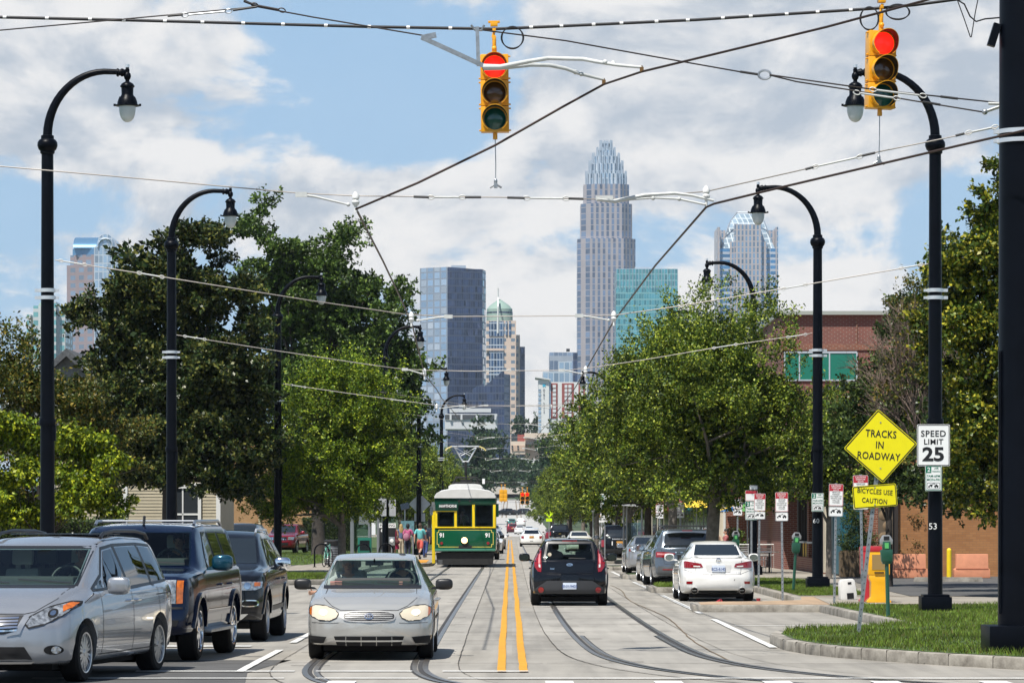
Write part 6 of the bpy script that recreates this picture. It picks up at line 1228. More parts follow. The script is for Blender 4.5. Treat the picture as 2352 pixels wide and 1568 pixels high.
far_car(w1,'dark red car parked behind the lime warning sign',redp,4.4,395,0,0,'red_sedan')
far_car(c2,'black SUV parked beside the hedge in front of the beige house, roof rack showing',char_p,-15.4,128,200,.16,'black_suv');far_car(w1,'dark sedan parked by the beige house, only its roof above the hedge',char_p,-18.9,131,190,.42,'dark_sedan')
far_car(w1,'dark car parked past the tram stop between the boy and the yellow post',char_p,-6.6,296,178,0.15,'dark_sedan')
# ================================================================ STREETCAR
tgreen = carpaint('tram_green',(.005,.075,.035),0,.2);tdark = carpaint('tram_dark_green',(.004,.045,.026),0,.25);tyel = mat('tram_yellow',(.80,.58,.005),.3,coat=.5);troof = mat('tram_roof_grey',(.60,.60,.58),.5,var=.1,vscale=3);tblack = mat('tram_underframe',(.012,.012,.012),.7,var=.3,vscale=4)
t = thing('streetcar','green vintage streetcar with yellow window posts and a lit headlamp, coming up the left track','streetcar',(-1.985,155,0))
TL = 13.5
b = MB();b.prism([(-1.27,.69),(1.27,.69),(1.29,.80),(1.29,1.66),(-1.29,1.66),(-1.29,.80)],0,.10,'XZ')
for sx in (-1,1): b.prism([(.1,.69),(TL,.69),(TL,1.66),(.1,1.66)],sx * 1.29,sx * 1.21,'YZ')
b.prism([(-1.27,.69),(1.27,.69),(1.29,1.66),(-1.29,1.66)],TL - .08,TL,'XZ');b.box((0,TL / 2,.98),(2.44,TL - .2,.06));b.build('body',tgreen,t,bevel=.012)
b = MB();b.prism([(-1.29,2.66),(1.29,2.66),(1.29,2.96),(-1.29,2.96)],.0,TL,'XZ');b.box((-.78,-.02,2.58),(.98,.06,.36));b.build('letterboard',tdark,t,bevel=.01)
prof = [(1.31,2.94),(1.30,3.02),(1.22,3.14),(1.02,3.25),(.7,3.31),(.35,3.335),(0,3.34)];prof = prof + [(-x,z) for x,z in prof[-2::-1]]
b = MB();vs = []
for (y,k,zz) in ((-.06,.985,-.02),(0.0,1.0,0),(.5,1,.02),(TL - .5,1,.02),(TL,1,0),(TL + .06,.985,-.02)): vs += [(x * k,y,z if abs(x) > 1.2 else z + zz) for x,z in prof]
n = len(prof);b.add(vs,[(i * n + j,i * n + j + 1,(i + 1) * n + j + 1,(i + 1) * n + j) for i in range(5) for j in range(n - 1)] + [tuple(range(n)),tuple(reversed(range(5 * n,6 * n)))]);b.build('roof',troof,t,50)
b = MB();pr = [(.72,3.30),(.72,3.44),(.62,3.52),(.4,3.55),(-.4,3.55),(-.62,3.52),(-.72,3.44),(-.72,3.30)];b.prism(pr,.7,TL - .7,'XZ');b.build('clerestory',troof,t,bevel=.02)
for (x,w,z0) in ((-1.235,.11,1.66),(-.405,.11,1.66),(.355,.11,1.66),(1.235,.11,1.66)):
 b = MB();b.box((x,.05,(z0 + (2.66 if x > -.5 else 2.40)) / 2),(w,.10,(2.66 if x > -.5 else 2.40) - z0));b.build('window_post',tyel,t,bevel=.008)
b = MB();b.box((0,.03,1.70),(2.58,.14,.055));b.box((-.82,.04,2.385),(.8,.1,.04));b.build('window_sill',tyel,t,bevel=.006)
for (x0,x1,z1) in ((-1.18,-.47,2.37),(-.34,.29,2.66),(.42,1.18,2.66)):
 b = MB();b.box(((x0 + x1) / 2,.07,(1.72 + z1) / 2),(x1 - x0 + .02,.008,z1 - 1.72));w_ = b.build('window',glassmat('tram_glass',(.5,.55,.52),.0,gl=.5),t)
 f = MB();zc = (1.72 + z1) / 2;f.box((x0 + .02,.06,zc),(.035,.03,z1 - 1.72));f.box((x1 - .02,.06,zc),(.035,.03,z1 - 1.72));f.box(((x0 + x1) / 2,.06,z1 - .02),(x1 - x0,.03,.035));f.build('sash',tdark,w_)
for sx in (-1,1):
 for k in range(9):
  y = .75 + k * 1.42;b = MB();b.box((sx * 1.245,y,2.16),(.05,.10,1.0));b.build('side_post',tyel,t)
  b = MB();b.box((sx * 1.25,y + .71,2.16),(.01,1.3,.98));b.build('side_window',glass_dark,t)
b = MB();b.box((0,2.6,1.8),(2.3,.06,1.7));b.build('cab_bulkhead',mat('tram_wood',(.05,.035,.02),.6),t)
b = MB();b.box((-.73,-.055,2.60),(.56,.012,.17));s_ = b.build('destination_box',black_ink,t);b = MB();put_text(b,'HAWTHORNE',(-.73,-.065,2.595),.165,0,.004,sx=.70);b.build('destination_lettering',white_paint,s_)
def loop(pts,w):
 mb = MB();n = len(pts);A = inset(pts,w);mb.add([(x,-.004,z) for x,z in pts] + [(x,-.004,z) for x,z in A],[(i,(i + 1) % n,n + (i + 1) % n,n + i) for i in range(n)]);return mb
loop([(-1.13,1.60),(1.13,1.60),(1.13,1.50),(1.20,1.50),(1.20,.97),(1.13,.97),(1.13,.86),(-1.13,.86),(-1.13,.97),(-1.20,.97),(-1.20,1.50),(-1.13,1.50)],.022).build('pinstripe',mat('stripe_yellow',(.72,.62,.12),.4),t,fixn=False)
for x in (-.98,.96):
 b = MB();put_text(b,'91',(x,-.006,1.36),.25,0,.010,sx=.9);b.build('fleet_number',white_paint,t)
b = MB();b.lathe([(.001,-.16),(.13,-.15),(.15,-.12),(.15,0),(.10,.02)],(-.03,0,1.15),24,axis='Y');h_ = b.build('headlamp',tblack,t)
b = MB();b.lathe([(.001,-.172),(.10,-.168),(.13,-.152)],(-.03,0,1.15),24,axis='Y',caps=False);b.build('headlamp_lens',mat('headlamp_glow',(1,.75,.45),.3,emit=3.2,ecol=(1,.55,.2)),h_)
for x in (-1.0,.97):
 b = MB();b.lathe([(.001,-.04),(.06,-.035),(.065,0)],(x,0,1.03),16,axis='Y');b.build('marker_lamp',lamp_red,t)
for x in (-.35,.1):
 b = MB();b.lathe([(.001,-.02),(.045,-.015),(.05,0)],(x + .1,0,2.82),14,axis='Y');b.build('roof_marker',tblack,t)
b = MB();b.box((0,-.06,.745),(2.56,.14,.10));b.build('bumper',mat('bumper_green',(.05,.20,.14),.3,coat=.4),t,bevel=.02)
b = MB();b.prism([(-1.24,.64),(1.24,.64),(1.18,.12),(-1.18,.12)],.02,.12,'XZ');b.box((0,TL / 2,.42),(2.2,TL - .6,.42));b.box((0,-.03,.87),(.55,.1,.12));b.box((0,-.05,.80),(.9,.06,.05));b.build('underframe',tblack,t)
for y in (2.6,3.9,9.6,10.9):
 b = MB();
 for sx in (-1,1): b.lathe([(.33,-.06),(.36,-.05),(.36,.05),(.33,.06)],(sx * .72,y,.37),20,axis='X')
 b.build('wheelset',tblack,t)
b = MB()
for k in range(4): b.box((-1.05,-.06,.15 + .05 * k),(.18,.02,.015))
b.build('step_plate',galv,t)
b = MB();b.tube([(-1.29,-.05,2.62),(-1.44,-.12,2.62),(-1.44,-.12,2.2)],.012,6);b.box((-1.43,-.13,2.4),(.13,.03,.36));b.build('mirror',chrome,t);b = MB();b.box((1.36,.1,2.42),(.12,.05,.55));b.build('folded_door_edge',tdark,t)
b = MB();b.tube([(-.02,-.03,1.62),(-.18,.02,2.2)],.010,6);b.tube([(-.18,.02,1.85),(-.18,.02,2.3)],.016,6);b.build('wiper',black_ink,t)
b = MB()
for (x0,x1,z) in ((-.55,.55,3.62),(-.48,.48,3.86)):
 for y in (3.2,4.2): b.tube([(x0,y,z),(x1,y,z)],.03,6)
for sx in (-1,1):
 for y in (3.2,4.2): b.tube([(sx * .62,y,3.5),(sx * .40,y,3.9)],.028,6)
 b.tube([(sx * .55,3.2,3.62),(sx * .55,4.2,3.62)],.02,6)
b.box((0,3.7,3.72),(.5,.5,.12));b.build('pantograph_base',tblack,t)
b = MB();b.tube([(-.0,3.7,3.78),(-.03,3.7,4.55)],.05,8);b.build('pantograph_arm',tblack,t)
b = MB()
for sx in (-1,1):
 b.tube([(-.03 + sx * .12,3.7,4.55),(-.03 + sx * .48,3.7,5.18)],.034,6);b.tube([(-.03 + sx * .48,3.7,5.18),(-.03 - sx * .2,3.7,4.8)],.012,6)
 b.tube([(-.03 + sx * .3,3.7,4.86),(-.03 - sx * .1,3.7,5.05)],.010,6)
b.tube([(-.17,3.7,4.55),(.11,3.7,4.55)],.026,6);b.build('pantograph_frame',alum,t)
b = MB();b.tube([(-.62,3.6,5.2),(.56,3.6,5.2)],.034,6);b.tube([(-.62,3.8,5.2),(.56,3.8,5.2)],.026,6);b.build('collector_bar',galv,t)
for sx in (-1,1):
 b = MB();x = -.03 + sx * .60;b.tube([(x,3.7,5.2),(x + sx * .18,3.7,5.12),(x + sx * .28,3.7,5.02)],.032,6);b.build('collector_horn',mat('horn_cream',(.62,.52,.2),.5),t)
b = MB();b.box((.76,2.5,3.68),(.11,.03,.22));b.build('roof_sign',white_paint,t)
# ================================================================ PEOPLE
def skinned(name,nodes,edges,radii,root,m,parent,sub=1):
 me = bpy.data.meshes.new(name);me.from_pydata([tuple(p) for p in nodes],edges,[]);o = bpy.data.objects.new('tmp',me);COL.objects.link(o)
 md = o.modifiers.new('s','SKIN');md.use_smooth_shade = True
 for i,r_ in enumerate(radii): me.skin_vertices[0].data[i].radius = (r_,r_) if not isinstance(r_,tuple) else r_
 for i in range(len(nodes)): me.skin_vertices[0].data[i].use_root = (i == root)
 if sub: o.modifiers.new('u','SUBSURF').levels = sub
 dg = bpy.context.evaluated_depsgraph_get();out = bpy.data.meshes.new_from_object(o.evaluated_get(dg));bpy.data.objects.remove(o);bpy.data.meshes.remove(me)
 out.materials.clear();out.materials.append(m);out.polygons.foreach_set('use_smooth',[True] * len(out.polygons));out.name = name
 return link(name,out,parent)
skin_tones = {'light': mat('light_skin',(.50,.28,.19),.55),'mid': mat('tan_skin',(.36,.19,.11),.55),'dark': mat('dark_skin',(.085,.042,.025),.5)}
eye_m = mat('eye_dark',(.01,.008,.007),.3);lip_m = mat('lips',(.28,.09,.08),.5)
def cloth(n,c): return mat('cloth_' + n,c,.85,var=.25,vscale=9,bump=.2,bscale=25)
def person(label,loc,deg,H=1.72,skin='mid',hair=(.012,.009,.007),hairlen=.0,top=None,sleeve=.5,legs=None,leglen=1.0,dress=None,step=0.0,arms=(0,0,0,0),group=None,seated=False,reach=None,shoes=(.02,.02,.022),hood=None,lean=0.0):
 """arms = (left upper swing, left elbow bend, right upper swing, right elbow bend) in degrees forward"""
 t = thing('person',label,'person',loc,R(deg),group);k = H / 1.72;sk = skin_tones[skin];V = Vector
 hip,chest,neck,head = V((0,0,.93)),V((0,0,1.22)),V((0,.0,1.44)),V((0,.02,1.58))
 hipz = .93
 def leg(sx,sw):
  h = V((sx * .09,0,hipz - .05))
  if seated: return h,h + V((sx * .05,.42,.05)),h + V((sx * .05,.46,-.38)),h + V((sx * .05,.60,-.42))
  kn = h + V((0,.43 * math.sin(sw),-.43 * math.cos(sw)));bk = sw - (.75 if sw < -.1 else .12);an = kn + V((0,.42 * math.sin(bk),-.42 * math.cos(bk)))
  return h,kn,an,an + V((0,.15 * math.cos(bk),-.05 + .15 * math.sin(bk)))
 def arm(sx,sw,el,tgt=None):
  s = V((sx * .185,0,1.40));
  if tgt is not None:
   w = V(tgt);e = (s + w) / 2 + V((sx * .05,-.02,-.10))
  else:
   a = R(sw);e = s + V((sx * .06,.28 * math.sin(a),-.28 * math.cos(a)));b = a + R(el);w = e + V((-sx * .01,.25 * math.sin(b),-.25 * math.cos(b)))
  return s,e,w
 N,E,Rr = [],[],[]
 def add(p,r,par=None):
  N.append(p * k);Rr.append((r[0] * k,r[1] * k) if isinstance(r,tuple) else r * k);i = len(N) - 1
  if par is not None: E.append((par,i))
  return i
 pe = add(hip,(.15,.11));wa = add(V((0,0,1.08)),(.125,.095),pe);ch = add(V((0,.01,1.28)),(.155,.11),wa);sh = add(V((0,0,1.40)),(.11,.075),ch);nk = add(V((0,.0,1.47)),.05,sh)
 j = add(V((0,.015,1.52)),(.058,.07),nk);h1 = add(V((0,.02,1.60)),(.074,.092),j);h2 = add(V((0,.012,1.67)),(.062,.075),h1)
 L = [leg(-1,step),leg(1,-step)];A = [arm(-1,arms[0],arms[1],reach if reach and reach[0] < 0 else None),arm(1,arms[2],arms[3],reach if reach and reach[0] > 0 else None)]
 for h,kn,an,toe in L: a = add(h,.085,pe);b = add(h.lerp(kn,.5),.078,a);c_ = add(kn,.056,b);d_ = add(kn.lerp(an,.35),.055,c_);e_ = add(an,.036,d_);add(toe,.034,e_)
 for (s,e,w),sx in zip(A,(-1,1)):
  a = add(s,.055,sh);b = add(e,.042,a);c_ = add(w,.027,b);dirv = (w - e).normalized();side = V((0,1,0)) if abs(dirv.y) < .8 else V((0,0,1));side = (side - dirv * side.dot(dirv)).normalized()
  pm = add(w + dirv * .06,(.020,.034),c_)
  for f in range(4):
   off = side * (.026 - .0175 * f);cr = dirv.cross(side) * (-.012 * sx);p1 = add(w + dirv * .095 + off,.0085,pm);p2 = add(w + dirv * (.125 + (.008,.016,.012,.0)[f]) + off * 1.05 + cr * .6,.0075,p1);add(w + dirv * (.148 + (.008,.018,.014,-.004)[f]) + off + cr * 2,.0065,p2)
  th = add(w + dirv * .045 + side * .038,.010,pm);add(w + dirv * .085 + side * .058,.008,th)
 skinned('body',N,E,Rr,pe,sk,t)
 fc = MB()
 for sx in (-1,1): fc.ball((sx * .030 * k,.106 * k,1.60 * k),.009 * k,0,8,6)
 fc.build('eyes',eye_m,t);fc = MB();fc.ball((0,.108 * k,1.565 * k),(.016 * k,.020 * k,.026 * k),0,10,6)
 for sx in (-1,1): fc.ball((sx * .076 * k,.012 * k,1.59 * k),(.010 * k,.02 * k,.03 * k),0,8,6)
 fc.build('nose_and_ears',sk,t);fc = MB();fc.ball((0,.098 * k,1.53 * k),(.024 * k,.012 * k,.008 * k),0,10,6);fc.build('mouth',lip_m,t)
 hm = mat('hair_%02x%02x%02x' % tuple(int(255 * c) for c in hair),hair,.6,var=.4,vscale=40,bump=.4,bscale=60);hb = MB()
 hb.ball((0,-.012 * k,1.645 * k),(.088 * k,.100 * k,.095 * k),0,16,12);hb.ball((0,-.04 * k,1.60 * k),(.085 * k,.075 * k,.09 * k),0,14,10)
 if hairlen: hb.ball((0,-.055 * k,(1.58 - hairlen / 2) * k),((.10 + .03 * (hairlen > .25)) * k,.06 * k,(.08 + hairlen / 2) * k),0,14,10)
 if hood is None: hb.build('hair',hm,t)
 else:
  hb.ball((0,-.02 * k,1.60 * k),(.115 * k,.10 * k,.14 * k),0,14,10);hb.build('hood',hood,t)
 def garment(name,segs,m):
  n_,e_,r_ = [],[],[]
  for chain in segs:
   par = None
   for (p,r,jn) in chain:
    if jn is not None: par = jn;continue
    n_.append(p * k);r_.append((r[0] * k,r[1] * k) if isinstance(r,tuple) else r * k);i = len(n_) - 1
    if par is not None: e_.append((par,i))
    par = i
  return skinned(name,n_,e_,r_,0,m,t)
 if top is not None:
  S = [[(V((0,0,.90)),(.172,.13),None),(V((0,0,1.08)),(.15,.118),None),(V((0,.01,1.28)),(.178,.132),None),(V((0,0,1.405)),(.125,.09),None),(V((0,0,1.455)),(.068,.062),None)]]
  for s,e,w in A:
   c_ = [(None,None,3),(s,.072,None)]
   c_ += [(s.lerp(e,min(1,sleeve * 2)),.066,None)] + ([(e.lerp(w,(sleeve - .5) * 2),.05,None)] if sleeve > .5 else []);S.append(c_)
  garment('shirt',S,top)
 if legs is not None:
  S = [[(V((0,0,1.0)),(.165,.125),None),(V((0,0,.90)),(.17,.13),None)]]
  for h,kn,an,toe in L:
   c_ = [(None,None,1),(h,.105,None),(h.lerp(kn,min(1,leglen * 2)),.092 if leglen < .6 else .075,None)]
   if leglen > .55: c_.append((kn.lerp(an,(leglen - .5) * 2),.062,None))
   S.append(c_)
  garment('trousers' if leglen > .6 else 'shorts',S,legs)
 if dress is not None:
  d_ = MB();vs = [];n = 20
  for (z,rx,ry) in ((.48,.30,.22),(.62,.28,.21),(.80,.23,.185),(.95,.195,.15),(1.08,.160,.125),(1.28,.185,.14),(1.40,.16,.10),(1.45,.10,.075)):
   for q in range(n): a = 2 * math.pi * q / n;fl = 1 + .05 * math.cos(6 * a) * (z < .85);vs.append((rx * fl * k * math.cos(a),ry * fl * k * math.sin(a),z * k))
  d_.add(vs,[(i * n + q,i * n + (q + 1) % n,(i + 1) * n + (q + 1) % n,(i + 1) * n + q) for i in range(7) for q in range(n)] + [tuple(range(n)),tuple(range(7 * n,8 * n))]);d_.build('dress',dress,t,60)
 if not seated:
  for h,kn,an,toe in L:
   f = MB();f.tube([(an * k) + V((0,-.05,-.02)) * k,(an * k) + V((0,.05,-.035)) * k,toe * k,toe * k + V((0,.05,0)) * k],[.045 * k,.048 * k,.045 * k,.02 * k],10);f.build('shoe',mat('shoe_%02x' % int(shoes[0] * 255),shoes,.5),t,60)
 return t
def at(u,vfoot,z=.155): d = D(vfoot,z);return (X(u,d),d,z)
grp = 'people waiting at the tram stop'
P0 = person('person in a raspberry red dress with a shoulder bag, back turned, at the tram stop',at(903,1283),10,1.70,'mid',(.03,.012,.01),.32,dress=cloth('raspberry',(.36,.015,.07)),arms=(5,15,-10,60),group=grp)
P1 = person('person with blond hair and a denim jacket at the tram stop',at(921,1279),20,1.68,'light',(.42,.28,.10),.34,cloth('denim',(.10,.14,.24)),1.0,cloth('beige',(.45,.37,.26)),1.0,arms=(10,60,10,30),group=grp)
P2 = person('person in a pink patterned top with a drawstring bag, in front of the blond one',at(937,1283),-25,1.70,'dark',(.008,.007,.007),.0,cloth('pink',(.48,.10,.22)),.45,cloth('navy',(.02,.022,.045)),1.0,arms=(-10,20,15,60),group=grp)
P3 = person('tall person in dark clothes facing the tram, rightmost behind the pink top',at(951,1272),-80,1.85,'dark',(.006,.006,.006),.0,cloth('black',(.012,.012,.014)),1.0,cloth('black',(.012,.012,.014)),1.0,arms=(10,70,0,20),group=grp)
P4 = person('boy in a turquoise shirt and coral shorts striding away from the tram stop',at(965,1284),-12,1.72,'light',(.06,.035,.02),.0,cloth('turquoise',(.13,.46,.47)),.45,cloth('coral',(.55,.09,.07)),.52,step=.42,arms=(-28,15,15,20),group=grp)
P5 = person('child in a navy outfit right behind the boy in turquoise',at(977,1280),-8,1.62,'mid',(.02,.014,.01),.0,cloth('navy',(.02,.022,.045)),.5,cloth('blue',(.03,.05,.16)),1.0,step=.2,group=grp)
P6 = person('person in a pale grey coat with a rucksack half hidden by the lamp post',at(880,1280),30,1.60,'mid',(.40,.38,.36),.1,cloth('pale_grey',(.42,.41,.40)),1.0,cloth('slate',(.05,.08,.11)),1.0,arms=(20,80,10,30),group=grp)
mb = MB();mb.ball((0,0,0),(.15,.08,.19),0,14,10);mb.tube([(-.10,.10,.15),(-.06,.22,.42)],.012,6);mb.tube([(.10,.10,.15),(.06,.22,.42)],.012,6);q = at(934,1283);o = mb.build('drawstring_bag',cloth('pink_white',(.40,.17,.24)),None,60,loc=(q[0] - .02,q[1] - .22,1.22));tag(o,'pale pink drawstring bag on the back of the person in the pink top','bag')
mb = MB();mb.ball((0,0,0),(.15,.08,.12),0,14,10);mb.tube([(-.12,0,.08),(-.16,.08,.45),(-.02,.10,.62)],.010,6);q = at(908,1283);o = mb.build('shoulder_bag',cloth('maroon',(.10,.02,.025)),None,60,loc=(q[0] + .08,q[1] - .18,.98));tag(o,'maroon shoulder bag hanging from the person in the raspberry dress','bag')
mb = MB();mb.ball((0,0,0),(.20,.13,.25),0,14,10);mb.box((0,-.1,-.08),(.24,.1,.2));mb.tube([(-.1,.10,.2),(-.1,.2,.3)],.015,6);q = at(878,1280);o = mb.build('rucksack',cloth('pale_grey',(.42,.41,.40)),None,60,loc=(q[0] - .05,q[1] - .24,1.08));tag(o,'pale grey rucksack on the person beside the lamp post','bag')
def inside(car,lx,q,z,**k):
 M = car.t.matrix_basis if False else (Matrix.Translation(car.t.location) @ Matrix.Rotation(car.t.rotation_euler[2],4,'Z'));p = M @ Vector((lx,car.Y(q),z))
 return p,math.degrees(car.t.rotation_euler[2])
bpy.context.view_layer.update()
dk = cloth('dark_hoodie',(.02,.025,.035))
p,dg_ = inside(sedan_car,-.37,2.36,-.23);person('driver in a dark hood behind the wheel of the silver sedan',p,dg_,1.62,'mid',(.01,.01,.012),0,dk,1.0,dk,1.0,seated=True,arms=(55,30,55,30),hood=dk)
p,dg_ = inside(sedan_car,.38,2.40,-.24);person('passenger in a pale top in the silver sedan, one hand hanging out of the window',p,dg_,1.60,'light',(.30,.28,.26),.1,cloth('pale_grey',(.42,.41,.40)),.5,dk,1.0,seated=True,arms=(40,50,0,0),reach=(.50,.30,1.19))
p,dg_ = inside(minivan_car,-.40,2.70,-.06);person('driver in dark clothes with one hand on the wheel of the silver minivan',p,dg_,1.66,'light',(.02,.02,.02),0,dk,.9,dk,1.0,seated=True,arms=(55,35,55,35))
p,dg_ = inside(big_car,-.42,2.65,.02);person('driver in dark clothes in the navy SUV',p,dg_,1.68,'light',(.02,.015,.01),0,dk,.5,dk,1.0,seated=True,arms=(60,30,60,30))
p,dg_ = inside(kia_car,-.36,2.28,-.20);person('driver seen from behind in the black hatchback',p,dg_,1.66,'mid',(.01,.01,.01),.1,dk,.9,dk,1.0,seated=True,arms=(50,40,50,40))
person('tram driver in a dark cap and lime vest at the middle window of the streetcar',(-2.1,156.1,.78),180,1.70,'mid',(.01,.01,.01),0,cloth('lime_vest',(.20,.30,.03)),.5,dk,1.0,arms=(40,50,30,60))
# ================================================================ TRAM STOP AND LEFT PAVEMENT
steel = mat('brushed_steel',(.40,.42,.44),.35,.8);pane = glassmat('shelter_glass',(.72,.84,.82),.10);pane_w = mat('white_panel',(.72,.74,.76),.4)
d = 172;t = thing('tram_shelter','glass and steel waiting shelter with a pale roof on the left pavement','shelter',(X(842,d),d,.155));k = d / F
def ux(u): return (u - 842) * k
def zz(v): return CZ - (v - VH) * k - .155
for u in (807,848,868,879):
 for y in (0,1.5):
  b = MB();b.box((ux(u),y,zz(1160) / 2),(.10,.10,zz(1160)));b.build('post',steel,t)
b = MB();b.prism([(ux(800),zz(1164)),(ux(820),zz(1153)),(ux(905),zz(1156)),(ux(905),zz(1163)),(ux(840),zz(1163))],-.3,1.9,'XZ');b.build('roof',steel,t,bevel=.01)
for (u0,u1) in ((809,846),(880,902)):
 b = MB();b.box((ux((u0 + u1) / 2),1.5,(zz(1166) + zz(1262)) / 2),(ux(u1) - ux(u0),.015,zz(1166) - zz(1262)));b.build('glass_pane',pane,t)
b = MB();b.box((ux(833),1.44,(zz(1168) + zz(1204)) / 2),(.5,.02,zz(1168) - zz(1204)));b.build('white_panel',pane_w,t);b = MB();b.box((ux(858),0,(zz(1166) + zz(1228)) / 2),(.18,.03,zz(1166) - zz(1228)));b.build('poster_strip',pane_w,t)
b = MB();b.box((ux(826),1.3,.22),(.8,.4,.06));b.box((ux(826),1.3,.1),(.7,.05,.2));b.build('bench',steel,t)
d = 150;t = thing('litter_bin','grey slatted steel litter bin beside the mint green bicycle','bin',(X(762,d),d,.155));b = MB();b.lathe([(.26,0),(.29,.05),(.30,.75),(.27,.8)],seg=24);bb = b.build('drum',mat('bin_grey',(.10,.105,.115),.5,.4),t);b = MB()
for q in range(7): b.lathe([(.302,0),(.306,.01),(.306,.02),(.302,.03)],(0,0,.10 + .095 * q),24)
b.build('bands',steel,t);b = MB();b.lathe([(.29,.80),(.31,.82),(.31,1.0),(.24,1.05)],seg=24);b.build('hood',trim_black,t)
rk = None
for (u,d,lab) in ((739,143,'black hoop bicycle rack with the mint bicycle, leftmost of the three'),(834,143,'black hoop bicycle rack behind the young tree trunk'),(887,146,'black hoop bicycle rack rightmost of the three, by the shelter end')):
 if rk is None:
  rk = thing('bicycle_rack',lab,'bike rack',group='black hoop bicycle racks');b = MB();b.tube([(-.28,0,0),(-.28,0,.62)] + [(.28 * math.cos(a),0,.62 + .28 * math.sin(a)) for a in np.linspace(math.pi,0,12)] + [(.28,0,0)],.03,10);b.build('hoop',black_paint,rk);b = MB();b.box((-.28,0,.01),(.14,.14,.02));b.box((.28,0,.01),(.14,.14,.02));b.build('foot_plates',black_paint,rk);o = rk
 else: o = dup(rk,label=lab)
 o.location = (X(u,d),d,.156)
mint = mat('mint_frame',(.16,.52,.40),.3,coat=.5);t = thing('bicycle','mint green bicycle locked to the hoop rack beside the bin, seen end on','bicycle',(X(752,144.5),144.5,.156),R(78))
for x in (-.5,.5):
 b = MB();b.tube([(x + .33 * math.cos(a),0,.34 + .33 * math.sin(a)) for a in np.linspace(0,6.283,28)],.018,6);w_ = b.build('wheel',tyre_m,t);b = MB()
 for q in range(10): b.tube([(x,0,.34),(x + .31 * math.cos(q * .628),0,.34 + .31 * math.sin(q * .628))],.003,4)
 b.build('spokes',alum,w_)
b = MB()
for (p,q) in (((-.5,0,.34),(-.18,0,.82)),((-.5,0,.34),(-.05,0,.32)),((-.05,0,.32),(-.18,0,.88)),((-.05,0,.32),(.36,0,.80)),((-.17,0,.80),(.36,0,.84)),((.36,0,.90),(.5,0,.34))): b.tube([p,q],.018,8)
b.build('frame',mint,t);b = MB();b.tube([(.36,0,.88),(.34,0,1.0)],.014,6);b.tube([(.40,-.26,1.02),(.34,0,1.0),(.40,.26,1.02)],.014,6);b.build('handlebar',trim_black,t);b = MB();b.box((-.2,0,.93),(.26,.13,.05),top=.8);b.tube([(-.18,0,.86),(-.2,0,.93)],.012,6);b.build('saddle',trim_black,t,bevel=.015)
b = MB();b.tube([(-.05,-.06,.32),(-.05,.06,.32)],.03,8);b.tube([(-.05,.06,.32),(.07,.06,.22)],.012,6);b.tube([(-.05,-.06,.32),(-.17,-.06,.42)],.012,6);b.build('crank',alum,t)
t = thing('ticket_cabinet','green steel newspaper cabinet standing inside the glass shelter','cabinet',(X(838,166),166,.156));b = MB();b.box((0,0,.62),(.62,.45,.9));b.box((0,0,.08),(.5,.4,.16));b.build('case',mat('cabinet_green',(.01,.13,.09),.4),t,bevel=.015);b = MB();b.box((0,-.23,.72),(.44,.01,.45));b.build('door_window',glass_dark,t)
d = 163;t = thing('parking_kiosk','black pay station panel headed PARKING, half hidden behind the lamp post','kiosk',(X(890,d),d,.156));b = MB();b.box((0,0,1.05),(.70,.2,1.0));b.box((0,0,.3),(.3,.15,.6));b.build('panel',trim_black,t,bevel=.01)
b = MB();b.box((0,-.11,1.62),(.74,.03,.20));hd = b.build('header',white_paint,t);b = MB();put_text(b,'PARKING',(0,-.13,1.62),.16,0,.002);b.build('lettering',black_ink,hd);b = MB();b.lathe([(.001,0),(.075,0)],(-.22,-.105,1.40),20,axis='Y',caps=False);put_text(b,'E',(-.22,-.12,1.40),.02);b.build('round_badge',white_paint,t);b = MB();put_text(b,'E',(-.22,-.108,1.40),.11,0,.002);b.build('badge_letter',black_ink,t)
t = thing('utility_box','small grey metering box with a round dial on the lamp post foot','utility box',(X(900,158),158,.156));b = MB();b.box((0,0,.95),(.26,.14,.36));b.tube([(0,0,0),(0,0,.8)],.03,8);b.build('case',galv,t,bevel=.01);b = MB();b.lathe([(.001,-.10),(.08,-.09),(.085,-.07)],(0,0,.97),18,axis='Y');b.build('dial',white_paint,t)
t = thing('map_board','blue-green map board behind the blond person','notice board',(X(936,188),188,.156));b = MB();b.box((0,0,1.55),(.68,.06,.62));b.build('board',mat('map_teal',(.12,.24,.27),.4,var=.5,vscale=6),t);b = MB();b.box((-.28,.03,.65),(.06,.05,1.3));b.box((.28,.03,.65),(.06,.05,1.3));b.build('legs',steel,t)
t = thing('solar_panel','small tilted solar panel on a pole behind the waiting people','solar panel',(X(930,192),192,.156));b = MB();b.box((0,0,2.62),(.45,.55,.03),rx=R(35),ry=R(-15));b.build('cells',glass_dark,t);b = MB();b.tube([(0,.05,0),(0,.05,2.6)],.03,8);b.build('post',steel,t)
t = thing('stop_post','bright yellow marker post at the platform edge left of the tram','post',(X(996,157),157,.156));b = MB();b.box((0,0,1.28),(.14,.10,2.56));b.build('post',tyel,t,bevel=.008);b = MB();b.box((-.01,-.06,2.45),(.15,.05,.35));b.build('lamp_housing',steel,t)
